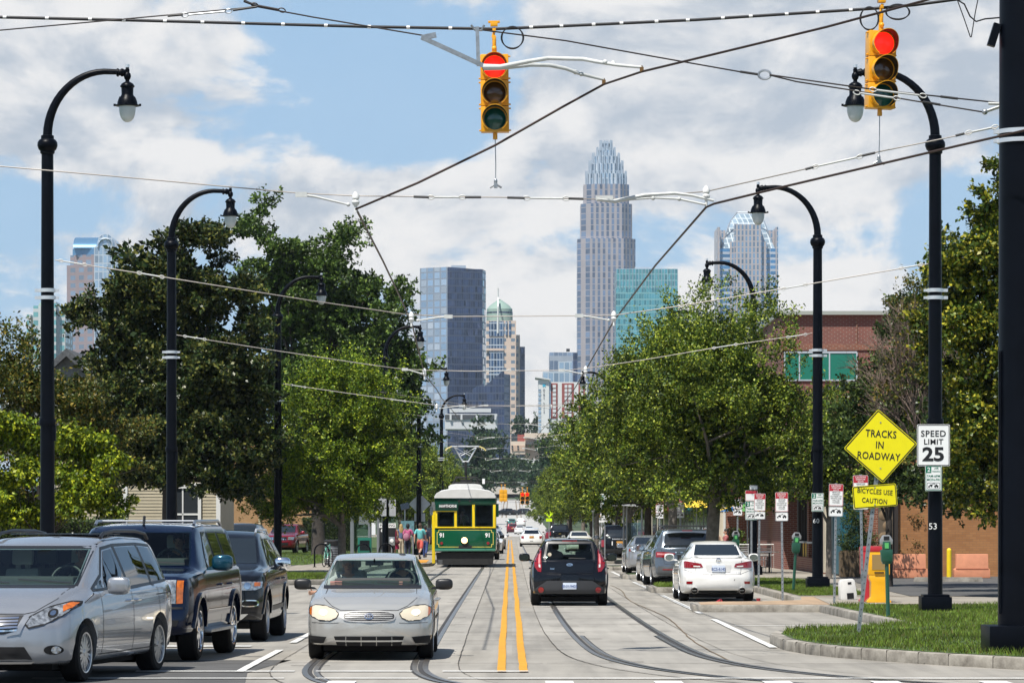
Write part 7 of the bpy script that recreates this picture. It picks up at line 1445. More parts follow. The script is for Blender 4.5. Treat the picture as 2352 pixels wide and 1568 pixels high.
# ================================================================ TREES
bark_grey = mat('grey_bark',(.17,.145,.12),.9,var=.5,vscale=7,bump=.7,bscale=22);bark_dark = mat('dark_bark',(.045,.036,.03),.9,var=.4,vscale=7,bump=.6,bscale=22)
L_elm = leafmat('elm_leaf',(.018,.040,.008),(.085,.140,.015),(.36,.40,.045),.13);L_elmy = leafmat('bright_elm_leaf',(.025,.055,.008),(.115,.195,.014),(.38,.43,.03),.16)
L_mag = leafmat('magnolia_leaf',(.008,.017,.006),(.028,.050,.012),(.15,.145,.03),.07,.38);L_oak = leafmat('oak_leaf',(.016,.036,.009),(.055,.10,.017),(.14,.20,.035),.15)
L_crepe = leafmat('bronze_green_leaf',(.015,.028,.006),(.065,.09,.013),(.24,.17,.03),.15);L_lime = leafmat('yellow_green_leaf',(.025,.045,.006),(.12,.18,.011),(.40,.42,.02),.16)
L_photinia = leafmat('gold_tipped_leaf',(.014,.03,.006),(.07,.11,.012),(.36,.32,.03),.12,.35);L_dark = leafmat('laurel_leaf',(.018,.036,.012),(.045,.075,.02),(.10,.13,.03),.2,.3);L_far = leafmat('far_leaf',(.02,.045,.022),(.04,.075,.032),(.065,.105,.04),.25)
def crown_mesh(name,lobes,nclump,twigs,leaves,size,m,seed,cr=.35,tl=.55,up=.35,shoots=0,shoot_len=.9,inner=.50,droop=0.0,zmin=None,bough=None):
 r = np.random.default_rng(seed);W = np.array([l[6] if len(l) > 6 else l[3] * l[5] for l in lobes]);W = W / W.sum();k = r.choice(len(lobes),nclump,p=W);LB = np.array([l[:6] for l in lobes])[k]
 d = r.normal(size=(nclump,3));d /= np.linalg.norm(d,axis=1)[:,None]
 bump = 1 + .16 * np.sin(d[:,0] * 5 + seed) * np.sin(d[:,1] * 4.3 + 1.3 * seed) + .12 * np.sin(d[:,2] * 7 + k * 2.1);rad = (inner + (1 - inner) * r.random(nclump) ** .6) * bump
 cen = LB[:,:3] + d * LB[:,3:6] * rad[:,None]
 if bough:
  nb,br,fl = bough;bi = r.integers(0,nb,nclump);bc = cen[:nb];bd = d[:nb];o = r.normal(size=(nclump,3));o /= np.linalg.norm(o,axis=1)[:,None];o *= (r.random(nclump) ** .4)[:,None]
  br_ = br * (r.uniform(.6,1.3,nb))[bi][:,None];cen = bc[bi] + o * br_ * (1,1,fl);d = o + bd[bi] * .5 + (0,0,.35);d /= np.linalg.norm(d,axis=1)[:,None];k = k[:nb][bi];LB = LB[:nb][bi];bump = bump[:nb][bi]
 if zmin is not None: cen[:,2] = np.maximum(cen[:,2],zmin + r.random(nclump) * .4)
 T = nclump * twigs;c = np.repeat(cen,twigs,0) + r.normal(0,cr,(T,3)) * (1,1,.7);out = np.repeat(d,twigs,0);td = out * .6 + r.normal(0,.6,(T,3));td[:,2] += up;td /= np.linalg.norm(td,axis=1)[:,None];ln = tl * r.uniform(.4,1.2,T)
 if shoots:
  o2 = LB[:,:3] + d * LB[:,3:6] * bump[:,None];idx = np.argsort(-(o2[:,2] + .5 * r.normal(size=nclump)))[:shoots]
  c = np.r_[c,np.repeat(o2[idx],6,0) + r.normal(0,.09,(shoots * 6,3))];sd = np.repeat(np.c_[d[idx,:2] * .35 + r.normal(0,.1,(shoots,2)),np.ones(shoots)],6,0) + r.normal(0,.10,(shoots * 6,3));sd /= np.linalg.norm(sd,axis=1)[:,None]
  td = np.r_[td,sd];ln = np.r_[ln,np.repeat(shoot_len * r.uniform(.4,1.2,shoots),6)];out = np.r_[out,np.repeat(d[idx],6,0)];T = len(c)
 N = T * leaves;t = r.random(N);base = np.repeat(c,leaves,0) + np.repeat(td,leaves,0) * (np.repeat(ln,leaves) * t)[:,None] + r.normal(0,.035,(N,3))
 ld = np.repeat(td,leaves,0) * .5 + r.normal(0,.7,(N,3));ld[:,2] -= droop;ld /= np.linalg.norm(ld,axis=1)[:,None]
 nn = np.repeat(out,leaves,0) * .35 + r.normal(0,.65,(N,3));nn[:,2] += .45;sdv = np.cross(ld,nn);sdv /= np.linalg.norm(sdv,axis=1)[:,None] + 1e-9
 s = size * r.uniform(.65,1.25,N)[:,None];V = np.zeros((N,4,3));V[:,0] = base;V[:,1] = base + ld * s * .5 + sdv * s * .30;V[:,2] = base + ld * s;V[:,3] = base + ld * s * .5 - sdv * s * .30
 return npmesh(name,V.reshape(-1,3),np.arange(N * 4).reshape(-1,4),[m]),cen
def fill(t,lobes,n,size,m,seed,zmin=None):
 me,_ = crown_mesh('inner_foliage',lobes,n,6,8,size,m,seed,cr=.25,tl=.4,inner=.05,zmin=zmin);link('inner_foliage',me,t)
def tree(name,label,loc,lobes,trunk_r,fork,m,bark,seed,nclump=300,twigs=8,leaves=12,size=.09,group=None,limbs=9,lean=(0,0),cat='tree',**k):
 t = thing(name,label,cat,loc,0,group);rr = random.Random(seed);me,cen = crown_mesh('crown',lobes,nclump,twigs,leaves,size,m,seed,**k);link('crown',me,t)
 b = MB();zc = max(l[2] for l in lobes);top = Vector((lean[0],lean[1],fork));b.tube([(0,0,-.1),(0,0,.05),(lean[0] * .3,0,fork * .35),(lean[0] * .7,lean[1] * .5,fork * .75),top],[trunk_r * 1.5,trunk_r * 1.15,trunk_r,trunk_r * .92,trunk_r * .85],12)
 b.build('trunk',bark,t,60);b = MB()
 for i in range(limbs):
  c = top.lerp(Vector(cen[rr.randrange(len(cen))]),.8);l = c - top;mid = top + l * .45 + Vector((rr.uniform(-.2,.2),rr.uniform(-.2,.2),abs(l.length) * .10));r0 = trunk_r * rr.uniform(.35,.6);b.tube([top - Vector((0,0,.15)),top.lerp(mid,.5) + Vector((0,0,.05)),mid,c],[r0,r0 * .8,r0 * .55,r0 * .15],7)
  for _ in range(2):
   c2 = Vector(cen[rr.randrange(len(cen))]);
   if (c2 - mid).length < l.length: b.tube([mid,mid.lerp(c2,.5),c2],[r0 * .4,r0 * .28,r0 * .1],5)
 b.build('limbs',bark,t,60);return t
ELM = [(-.2,0,4.6,2.4,2.5,2.2),(-1.5,-.3,4.9,1.7,1.6,1.6),(1.0,.2,5.3,1.6,1.7,1.7),(.4,-.2,6.5,1.9,1.8,1.35),(1.5,-.5,3.7,1.1,1.3,1.1),(-2.1,-.5,3.5,1.1,1.2,1.0),(.6,.4,2.95,1.6,1.7,.75),(-1.0,0,3.0,1.6,1.5,.75),(0,.3,4.2,1.8,1.6,1.6)]
t = tree('street_elm','largest light green street tree on the right, its trunk just behind the white sedan',(5.40,100,.15),ELM,.19,2.3,L_elm,bark_grey,11,780,9,15,.083,'street trees along the right kerb',12,(.15,0),shoots=170,shoot_len=.8,up=.45,cr=.12,tl=.42,inner=.66,bough=(112,.52,.65))
fill(t,[(0,.4,4.6,2.2,1.6,1.8),(.8,.4,3.2,1.8,1.4,.9),(0,.3,5.8,1.5,1.2,1.0)],170,.19,L_elm,12)
ELL = [(-.2,0,4.2,2.4,2.5,2.1),(-1.5,-.3,3.6,1.6,1.6,1.5),(1.2,.2,4.2,1.4,1.6,1.5),(0,-.2,6.0,1.9,1.8,1.3),(1.3,-.3,2.9,1.1,1.3,.9),(-2.2,-.5,2.7,1.1,1.2,.9),(0,0,2.8,1.9,1.5,.9),(0,.3,4.0,1.7,1.5,1.5)]
t = tree('street_elm','bright yellow-green street tree on the left with spiky top, behind the silver sedan',(-6.05,130,.15),ELL,.15,1.7,L_elmy,bark_grey,23,700,9,15,.09,'street trees along the left kerb',10,shoots=190,shoot_len=1.0,up=.5,cr=.12,tl=.42,inner=.66,bough=(104,.52,.65))
fill(t,[(0,.4,4.2,2.1,1.5,1.7),(0,.4,2.9,1.7,1.3,.8),(0,.3,5.4,1.5,1.2,1.0)],160,.2,L_elm,24)
e0 = tree('street_elm','second street tree of the right row, its forked trunk beside a red notice',(5.45,124,.15),ELM,.17,2.2,L_elm,bark_grey,31,300,9,13,.12,'street trees along the right kerb',9,shoots=80,up=.45,cr=.14,tl=.42,inner=.68,bough=(95,.58,.65))
e1 = tree('street_elm','third street tree of the right row, with a dark upright trunk behind the silver coupe',(5.5,148,.15),ELM,.16,2.3,L_elm,bark_dark,37,300,8,12,.14,'street trees along the right kerb',8,shoots=60,up=.4,cr=.14,tl=.42,inner=.68,bough=(95,.58,.65))
ords = ['fourth','fifth','sixth','seventh','eighth','ninth','tenth','eleventh','twelfth','thirteenth']
for i,y in enumerate((172,197,227,257,290,328,368,415,470,530)):
 o = dup((e0,e1)[i % 2],None,(5.5 + .25 * math.sin(i * 2.2),y,.15),1.3 * i + .7,ords[i] + ' tree of the right kerb row, counted from the white sedan',(.90,.94,1.0,.88,.96,1.02,.9,.95,1,1)[i])
for i,y in enumerate((206,226,250,278,312,352,400,460,530)):
 o = dup((e1,e0)[i % 2],None,(-7.2 + .3 * math.sin(i * 1.7),y,.15),2.1 * i + .2,('second ' + 'third fourth fifth sixth seventh eighth ninth tenth'.replace(' ',' ')).split()[i] + ' tree of the left kerb row, counted from the bright spiky one',(.86,.9,.98,.94,1.0,.9,.96,1,1)[i]);o['group'] = 'street trees along the left kerb'
MAGC = [(0,.4,9.6,1.6,1.2,1.6),(-.6,.4,7.4,2.2,1.4,1.6),(.6,.4,5.4,2.6,1.6,1.8),(-.8,.4,4.0,2.2,1.4,1.0),(1.6,.4,7.2,1.3,1.2,1.6),(-1.3,.3,10.6,.7,.7,.8)]
MAG = [(-.7,0,11.2,.95,1.1,1.25),(-1.5,0,9.7,.8,.9,.6),(1.1,.2,10.3,1.6,1.6,1.7),(-2.1,0,8.6,1.2,1.3,1.0),(2.0,0,8.0,1.7,1.8,2.0),(-.2,-.4,8.4,1.7,1.6,1.7),(-1.9,-.2,6.3,1.4,1.6,1.2),(1.2,-.4,6.3,2.0,2.0,1.6),(-1.4,-.3,4.4,1.9,1.9,1.3),(1.2,-.3,4.2,2.1,2.0,1.4),(2.6,0,3.8,1.2,1.3,1.1),(-2.7,0,5.0,1.0,1.0,.8),(-.2,.5,5.5,2.6,2.0,2.6),(0,.6,8.5,1.9,1.6,2.0),(2.4,0,5.6,1.3,1.4,1.2)]
t = tree('magnolia_tree','tall dark glossy magnolia on the left behind the second swan-neck lamp',(-11.7,125,.15),MAG,.28,3.0,L_mag,bark_dark,41,1500,9,12,.155,None,14,cr=.12,tl=.3,up=.3,inner=.62,zmin=2.7,bough=(300,.66,.66))
fill(t,MAGC,420,.26,L_mag,42,2.8)
OAK = [(-2.9,0,16.9,1.8,2,2.7),(-1.5,.5,13.8,2.4,2.4,2.6),(.6,0,15.6,1.9,2,2.6),(3.4,0,13.4,1.8,2,2.9),(1.2,0,11.2,2.6,2.4,2.6),(4.3,0,9.4,1.4,1.6,1.8),(-.4,0,8.4,4.2,3,2.8),(4.6,0,6.6,1.6,1.8,1.6)]
t = tree('oak_tree','tall open-crowned oak rising behind the dark magnolia and the bright street tree',(-10.6,200,.15),OAK,.35,5.5,L_oak,bark_dark,43,800,9,13,.21,None,14,cr=.2,tl=.55,up=.25,inner=.55,bough=(170,1.0,.7))
fill(t,[(-1.5,.5,13,1.9,1.6,3),(.6,.5,12.5,1.8,1.6,3),(2.6,.5,10.5,2,1.6,2.6),(0,.5,8,3.4,2,2.4)],260,.42,L_oak,44)
tree('oak_tree','broad green tree behind the tram stop, between the oak and the lamp posts',(-10.5,236,.15),[(0,0,5.8,4.2,3,2.6),(2.5,0,4.5,2.6,2.4,2),(-2,0,4.4,2.5,2.4,2)],.25,2.2,L_oak,bark_dark,47,300,8,10,.2,None,8,cr=.4,tl=.6)
t = tree('crepe_myrtle','bronze-green shrubby tree with white blossom at the left edge, beside the nearest lamp',(-11.1,86,.15),[(-.9,0,4.5,1.0,1.2,1.3),(.1,0,4.0,1.1,1.1,1.2),(1.2,0,3.8,1.0,1.1,1.2),(-.5,0,3.0,1.7,1.4,1.1),(1.7,0,3.3,.8,1.0,1.1)],.10,1.6,L_crepe,bark_grey,59,420,9,13,.09,None,9,bough=(70,.42,.7),cr=.1,tl=.35,up=.5,inner=.5,shoots=40,shoot_len=.5)
me,_ = crown_mesh('blossom',[(.9,-.5,3.9,.9,.7,.8),(-.8,-.7,4.1,.7,.5,.7)],12,4,10,.06,mat('white_blossom',(.72,.72,.64),.6),61,cr=.08,tl=.12);link('blossom',me,t)
tree('maple_tree','low sunlit yellow-green tree at the lower left, below the white-blossomed one',(-10.3,80,.15),[(-.95,0,3.25,.95,.9,.75),(.75,0,3.0,.85,.9,.75),(-.6,0,2.2,.9,.9,.55),(1.0,0,2.1,.7,.8,.45),(-1.6,0,2.7,.6,.8,.6)],.07,1.2,L_lime,bark_dark,67,300,10,14,.10,None,8,cr=.08,tl=.26,up=.0,droop=.8,inner=.62,bough=(46,.36,.5))
PH = [(-.75,0,9.1,.45,.5,.8),(-1.7,0,6.9,.8,.9,1.0),(-1.75,0,5.9,.8,.9,.9),(-.9,.3,7.4,.9,.9,.9),(-.5,0,7.7,1.0,1.2,1.2),(-1.2,0,6.5,1.1,1.2,1.2),(.1,0,6.3,1.4,1.4,1.4),(-1.5,-.2,5.2,1.1,1.2,1.1),(-.3,-.3,4.5,1.6,1.4,1.4),(-1.2,-.2,3.5,1.2,1.2,1.0),(.5,0,3.0,1.5,1.3,1.0),(-1.0,0,2.8,1.4,1.2,.8)]
tree('laurel_tree','tall gold-tipped evergreen beside the right signal mast',(12.0,83,.15),PH,.14,1.9,L_photinia,bark_dark,71,760,10,14,.115,None,9,cr=.09,tl=.28,up=.3,inner=.62,bough=(145,.52,.7))
tree('laurel_tree','dark green evergreen bush behind the yellow diamond sign',(10.1,98,.15),[(0,0,4.9,.9,1,1.0),(-.4,0,3.6,1.1,1,1.1),(.7,0,3.3,1.1,1,1.2),(1.2,0,5.0,.9,.9,1.2),(.5,.3,6.3,.8,.9,1.1),(1.2,.2,6.5,.8,.9,1.2),(1.0,.2,7.8,.6,.7,.7)],.1,1.8,L_dark,bark_dark,73,560,9,13,.11,None,8,cr=.1,tl=.3,inner=.6,bough=(90,.45,.65))
tree('laurel_tree','loose leafy tree between the second right lamp and the brick building',(9.7,112,.15),[(0,0,4.5,.9,1,1.0),(-.5,0,3.5,1.0,1,.9),(.5,0,3.1,1.1,1,.9)],.09,1.8,L_elm,bark_grey,79,260,9,13,.10,None,8,cr=.25,tl=.4,inner=.4,shoots=20)
tree('magnolia_shrub','dark overhanging shrub in front of the tan wall, right of the speed limit lamp',(12.8,90,.15),[(-1.6,0,3.7,1.2,1.1,1.2),(-.2,0,2.9,1.2,1.1,.9),(-1.9,0,2.7,.9,1,.6),(-.6,0,4.2,1.3,1.1,1.0)],.08,1.6,L_dark,bark_dark,83,300,9,12,.12,None,6,cr=.2,tl=.35,inner=.55)
t = thing('bare_tree','leafless brown twiggy tree between the brick building and the gold-tipped evergreen','tree',(10.95,94.6,.15));b = MB();b.tube([(0,0,0),(-.1,0,2.2),(-.5,0,4.2)],[.10,.08,.06],8);b.build('trunk',bark_dark,t);b = MB();rr = random.Random(5);tw = mat('brown_twig',(.20,.145,.115),.9)
def grow(p,d,l,r_,n):
 q = p + d * l;b.tube([p,p.lerp(q,.5) + Vector((rr.uniform(-1,1),rr.uniform(-1,1),rr.uniform(-1,1))) * l * .06,q],[r_,r_ * .8,r_ * .6],4,caps=False)
 if n:
  for _ in range(3 if n > 1 else 4): grow(p.lerp(q,rr.uniform(.5,1)),(d + Vector((rr.uniform(-.6,.6),rr.uniform(-.6,.6),rr.uniform(-.35,.5)))).normalized(),l * rr.uniform(.6,.85),r_ * .62,n - 1)
for a in range(16): grow(Vector((-.2 - .03 * a,0,2.6 + .16 * a)),Vector((math.cos(a * 2.4) * .5,math.sin(a * 2.4) * .4,1)).normalized(),1.15,.03,4)
b.build('twigs',tw,t,0,fixn=False);me,_ = crown_mesh('leaves',[(-.6,0,5.0,.9,.8,1.7),(-.4,0,7.2,.7,.6,.9)],70,7,11,.09,L_crepe,29,cr=.18,tl=.35);link('leaves',me,t)
def hedge(label,x0,x1,y,dep,z1,seed,m=None):
 r = np.random.default_rng(seed);A = (x1 - x0) * (z1 * 2 + dep);n = int(A * 700);p = r.random((n,3));f = r.random(n);w_ = (x1 - x0);sel = f < (2 * z1) / (2 * z1 + dep)
 pos = np.c_[p[:,0] * w_,np.where(sel,np.where(p[:,1] < .6,0,dep),p[:,1] * dep),np.where(sel,p[:,2] * z1,z1)] + r.normal(0,.05,(n,3)) + np.c_[np.zeros(n),np.zeros(n),.05 * np.sin(p[:,0] * w_ * 3)]
 d = r.normal(size=(n,3));d /= np.linalg.norm(d,axis=1)[:,None];e = np.cross(d,r.normal(size=(n,3)));e /= np.linalg.norm(e,axis=1)[:,None];s = .075;V = np.stack([pos,pos + d * s * .5 + e * s * .3,pos + d * s,pos + d * s * .5 - e * s * .3],1)
 t = thing('hedge',label,'hedge',(x0,y,.15));link('foliage',npmesh('foliage',V.reshape(-1,3),np.arange(n * 4).reshape(-1,4),[m or L_dark]),t);mb = MB();mb.box((w_ / 2,dep / 2,z1 / 2),(w_ - .1,dep - .12,z1 - .1));mb.build('dark_shade_hull',mat('hedge_inner_shade',(.012,.016,.008),1),t)  # added dark box blocks see-through; its near-black colour stands in for inner shade
hedge('clipped dark hedge at the left edge behind the silver minivan roof',-14.5,-9.9,93,.9,1.78,5);hedge('clipped dark hedge between the black SUV and the parked red one',-13.0,-9.6,226,1.2,2.0,6);hedge('low dark hedge at the foot of the tan brick wall',-13.0,-11.4,241,.8,1.0,7)
lob = [];rr = random.Random(9)
for i in range(120):
 y = rr.uniform(640,1500);x = rr.choice((-1,1)) * rr.uniform(7.5,60) if y < 1230 else rr.uniform(-140,140);
 if y > 1230 and abs(x - 12) < 14 and y < 1300: continue
 z = RZ(y);h = rr.uniform(7,13) if y < 1230 else rr.uniform(9,15);lob.append((x,y,z + h * .6,h * .42,h * .42,h * .42,h * h))
for i in range(70): h = rr.uniform(9,16);lob.append((rr.uniform(-95,95),rr.uniform(-130,-45),h * .5,h * .5,h * .5,h * .5,h * h * .8))  # unseen trees added behind the camera to darken reflections and block horizon light
for (u,v0,v1,d,wpx) in ((1110,955,1080,900,44),(1145,985,1120,950,50),(1100,1010,1120,760,40),(1195,958,1010,1350,34),(1235,955,1010,1300,26),(1180,1040,1120,1130,60),(1235,1045,1125,1000,50),(1265,1000,1120,830,50),(1215,1060,1125,1250,70),(1140,1060,1125,1240,60)):
 k = d / F;zc = CZ + (VH - (v0 + v1) / 2) * k;lob.append((X(u,d),d,zc,wpx * k / 2,wpx * k / 2,(v1 - v0) * k / 2,260))
me,_ = crown_mesh('distant_wood_and_rear_blocker',lob,4600,5,8,.85,L_far,91,cr=.8,tl=1.2,inner=.55);o = link('distant_wood_and_rear_blocker',me);tag(o,'hazy mass of trees on the far hill below the towers, plus added unseen rear trees','trees',kind='stuff')
tree('far_tree','thin open-crowned tree in front of the brick-striped hotel',(X(1305,520),520,RZ(520)),[(0,0,15.5,2.6,2.4,2.4),(-1.8,0,13.6,1.8,1.8,1.6),(1.6,0,13.2,2,2,2)],.2,10,L_oak,bark_dark,97,70,7,9,.3,None,9,cr=.5,tl=.9,inner=.3)
# ================================================================ BUILDINGS ON THE LEFT
siding = mat('cream_clapboard',(.40,.35,.245),.7,var=.1,vscale=2);trimw = mat('white_trim',(.66,.66,.63),.5);roof_g = mat('grey_shingle',(.09,.095,.10),.9,var=.5,vscale=9,bump=.4,bscale=30);wglass = mat('house_window_glass',(.03,.035,.04),.04,spec=1)
d = 137;t = thing('clapboard_house','cream clapboard house with white window trim and a grey gabled roof behind the magnolia','house',(-17.2,d,.15))
b = MB();W = 6.2
for k in range(38): z = .12 * k;b.prism([(0,z),(.0,z + .125),(.018,z)],0,W,'YZ')
ww = MB()
for k in range(38): z = .3 + .12 * k;ww.add([(0,-.02,z),(W,-.02,z),(W,0,z + .125),(0,0,z + .125)],[(0,1,2,3)])
ww.box((W / 2,4,2.4),(W - .05,8,4.6));ww.build('wall',siding,t,0)
for x in (0,2.72,W):
 b = MB();b.box((x,-.03,2.4),(.16,.06,4.8));b.build('corner_board',trimw,t)
for xw in (4.25,):
 b = MB();b.box((xw,-.06,2.02),(.12,.08,2.2));b.box((xw + 1.25,-.06,2.02),(.12,.08,2.2));b.box((xw + .62,-.06,.92),(1.5,.1,.14));b.box((xw + .62,-.06,3.12),(1.5,.1,.2));w_ = b.build('window',trimw,t)
 b = MB();b.box((xw + .62,-.035,2.02),(1.14,.02,2.1));b.build('pane',wglass,w_);b = MB();b.box((xw + .62,-.055,2.02),(.05,.03,2.1));b.box((xw + .62,-.055,2.05),(1.14,.03,.07))
 for k in range(9): b.box((xw + .62,-.047,1.08 + .09 * k),(1.1,.006,.03))
 b.build('sash',trimw,w_)
b = MB();pk = (.55,8.25);b.prism([(pk[0],pk[1]),(pk[0] + 4.4,pk[1] - 4.0),(pk[0] + 4.4,pk[1] - 4.25),(pk[0],pk[1] - .3),(pk[0] - 4.4,pk[1] - 4.25),(pk[0] - 4.4,pk[1] - 4.0)],-.4,8,'XZ');b.build('roof',roof_g,t);b = MB();b.prism([(pk[0],pk[1] - .3),(pk[0] + 4.2,4.2),(pk[0] - 4.2,4.2)],-.02,.1,'XZ');b.build('gable_wall',roof_g if 0 else mat('grey_gable_shingle',(.22,.225,.22),.85,var=.3,vscale=12),t)
b = MB();b.box((2.35,3.5,7.2),(.9,.9,1.6));b.box((2.35,3.5,8.05),(1.1,1.1,.2));b.build('chimney',trimw,t)
t = thing('stair_railing','dark wooden stair with balusters beside the tan brick wall','stairs',(X(466,150),150,.15));b = MB()
for k in range(9): b.box((.16 * k,0,1.0 - .10 * k),(.03,.03,.8))
b.tube([(0,0,1.45),(1.4,0,.58)],.035,6);b.box((0,0,.8),(.1,.1,1.5));b.box((1.4,0,.45),(.1,.1,.9));b.build('railing',mat('dark_wood',(.03,.025,.02),.7),t);b = MB()
for k in range(5): b.box((.28 * k,.5,.42 - .09 * k),(.3,1.0,.84 - .18 * k))
b.build('steps',MATS['dark_wood'],t)
t = thing('picket_fence','pale picket fence at the far left beside the hedge','fence',(X(45,120),120,.15));b = MB()
for k in range(14): b.box((.13 * k,0,.95),(.06,.02,1.5))
b.box((.85,.02,1.4),(1.8,.03,.06));b.box((.85,.02,.5),(1.8,.03,.06));b.build('pickets',trimw,t)
tanb = brickmat('tan_brick',(.42,.225,.095),(.35,.18,.07),(.36,.24,.14))
d = 246;t = thing('tan_brick_building','plain tan brick building with pale downpipes behind the left street trees','building',(X(440,d),d,.15));k = d / F
b = MB();w_ = X(772,d) - X(440,d);b.box((w_ / 2,6,4.1),(w_,12,8.2));b.build('wall',tanb,t);b = MB();b.box((w_ / 2,6,8.3),(w_ + .2,12.2,.25));b.build('coping',trimw,t)
for u in (597,757):
 b = MB();x = X(u,d) - X(440,d);b.tube([(x,-.1,0),(x,-.1,8.0)],.09,8);b.box((x,-.08,2.6),(.2,.1,.06));b.build('downpipe',mat('cream_pipe',(.55,.45,.30),.5),t)
# ================================================================ BUILDINGS ON THE RIGHT
redb = brickmat('red_brick',(.20,.055,.038),(.15,.042,.032),(.24,.16,.13));redb2 = brickmat('shop_red_brick',(.24,.065,.03),(.16,.04,.02),(.28,.2,.15));orab = brickmat('orange_brick',(.36,.165,.06),(.29,.125,.042),(.25,.13,.06),ms=.008)
shopglass = mat('shop_glass',(.012,.015,.018),.05,spec=1);cream = mat('cream_render',(.55,.49,.38),.8,var=.15,vscale=2);teal = mat('teal_paint_wall',(.012,.10,.14),.5,var=.15,vscale=3);yelp = mat('yellow_panel',(.60,.36,.02),.5);darkw = mat('dark_frame',(.03,.022,.018),.6)
d = 136;t = thing('brick_building','red brick building with a wide green window band above the right street trees','building',(X(1795,d),d,.15));w_ = X(2230,d) - X(1795,d);x = lambda u: X(u,d) - X(1795,d);z = lambda v: CZ + (VH - v) * d / F - .15
b = MB();b.box((w_ / 2,8,(z(722)) / 2),(w_,16,z(722)));b.build('wall',redb,t);b = MB();b.box((w_ / 2,7.95,z(719)),(w_ + .2,16.3,.14));b.build('coping',mat('green_grey_coping',(.33,.35,.31),.6),t)
b = MB();b.box((x(1800) + (x(1968) - x(1800)) / 2,-.0,(z(809) + z(872)) / 2),(x(1968) - x(1800),.06,z(809) - z(872)));g_ = b.build('window',mat('green_glass',(.005,.16,.10),.12,spec=.8),t);b = MB()
for u in (1802,1836,1870,1905,1968): b.box((x(u),-.035,(z(809) + z(872)) / 2),(.05,.03,z(809) - z(872)))
b.box(((x(1800) + x(1968)) / 2,-.035,z(809)),(x(1968) - x(1800),.035,.07));b.box(((x(1800) + x(1968)) / 2,-.035,z(873)),(x(1968) - x(1800),.035,.05));b.build('frame',alum,g_)
b = MB();b.box((w_ / 2,-.02,z(797)),(w_,.05,.22));b.box((x(1968),-.02,z(760)),(.04,.03,1.2));b.build('soldier_course',redb2,t);b = MB();b.prism([(x(1985),z(716)),(x(2025),z(697)),(x(2230),z(697)),(x(2230),z(716))],5,12,'XZ');b.build('roof_plant',mat('grey_roof',(.3,.29,.28),.8),t)
d = 124;t = thing('peach_annex','peach rendered annex with a sloping dark roof under the brick building','building',(X(1905,d),d,.15));x = lambda u: X(u,d) - X(1905,d);z = lambda v: CZ + (VH - v) * d / F - .15
b = MB();b.prism([(0,0),(x(2040),0),(x(2040),z(868)),(0,z(893))],0,6,'XZ');b.build('wall',mat('peach_render',(.50,.27,.14),.8,var=.15,vscale=2),t);b = MB();b.prism([(x(1898),z(897)),(x(2042),z(868)),(x(2042),z(858)),(x(1898),z(889))],-.3,6.2,'XZ');b.build('roof',roof_g,t);b = MB();b.box((x(1970),-.05,z(1000)),(x(2040),.1,.3));b.build('ledge',cream,t)
d = 117;t = thing('orange_brick_wall','orange brick side wall behind the salmon barriers and the yellow bollard','building',(X(2056,d),d - .5,.15));b = MB();b.box((3.5,4,2.6),(7,8,5.2));b.build('wall',orab,t);b = MB();b.box((3.5,4,5.25),(7.2,8.2,.2));b.build('coping',cream,t)
t = thing('stone_pier','stone-faced pier at the corner of the orange brick wall','pier',(X(2030,116.5),116.5,.155));b = MB();b.box((0.05,0,1.6),(.42,.5,3.2));b.build('core',mat('stone_mortar',(.12,.09,.06),.9),t);b = MB();rr = random.Random(3)
for k in range(9): b.ball((rr.uniform(-.05,.12),-.24,.25 + .34 * k),(rr.uniform(.14,.2),.05,rr.uniform(.13,.18)),0,9,6)
b.build('stones',mat('brown_stone',(.22,.15,.085),.85,var=.5,vscale=3,bump=.4),t,20);b = MB();b.box((.36,-.1,1.7),(.16,.1,3.3));b.build('timber_edge',darkw,t)
t = thing('timber_planter','wooden plank planter box with a bushy shrub near the stone pier','planter',(X(1969,115.5),115.5,.155));b = MB();rr = random.Random(4)
for k in range(9): b.box((-.50 + .125 * k,-.3,.42 + rr.uniform(0,.04)),(.118,.04,.84))
b.box((0,.05,.4),(1.1,.66,.78));b.build('planks',mat('weathered_plank',(.13,.09,.05),.85,var=.5,vscale=4),t);me,_ = crown_mesh('shrub',[(0,0,1.15,.5,.3,.4),(-.1,0,1.7,.2,.2,.5)],60,8,12,.06,L_dark,15,cr=.1,tl=.2);link('shrub',me,t)
me,_ = crown_mesh('climber',[(0,0,1.2,.18,.1,1.0),(-.25,0,.7,.2,.1,.5)],34,6,12,.06,L_dark,17,cr=.08,tl=.25);o = link('climber',me,None,(X(2098,116.5),116.7,.2));tag(o,'thin green climber growing up the orange brick wall','plant')
t = thing('shop_row','brick shop row with dark windows over yellow panels and a teal end bay','building',(10.6,117.4,.155));Ls = 48.0
b = MB();b.box((5,Ls / 2,3.9),(10,Ls,1.3));b.box((5.3,Ls / 2,1.6),(9.4,Ls,3.2));b.build('wall',redb2,t);b = MB();b.box((-.5,Ls / 2 + 3,3.3),(1.4,Ls - 6,.14));b.build('canopy',darkw,t)
b = MB();b.box((.02,2.3,1.65),(.1,4.4,3.2));b.box((.3,-.03,1.65),(.7,.06,3.2));b.build('teal_bay',teal,t);b = MB();b.box((-.05,3.0,1.1),(.06,1.1,2.1));b.build('door',mat('dark_teal_door',(.006,.03,.045),.4),t);b = MB();b.box((0.0,5.4,1.65),(.25,.6,3.2));b.build('cream_post',cream,t);b = MB();b.box((.05,6.6,1.65),(.3,1.0,3.2));b.build('brick_pier',redb2,t)
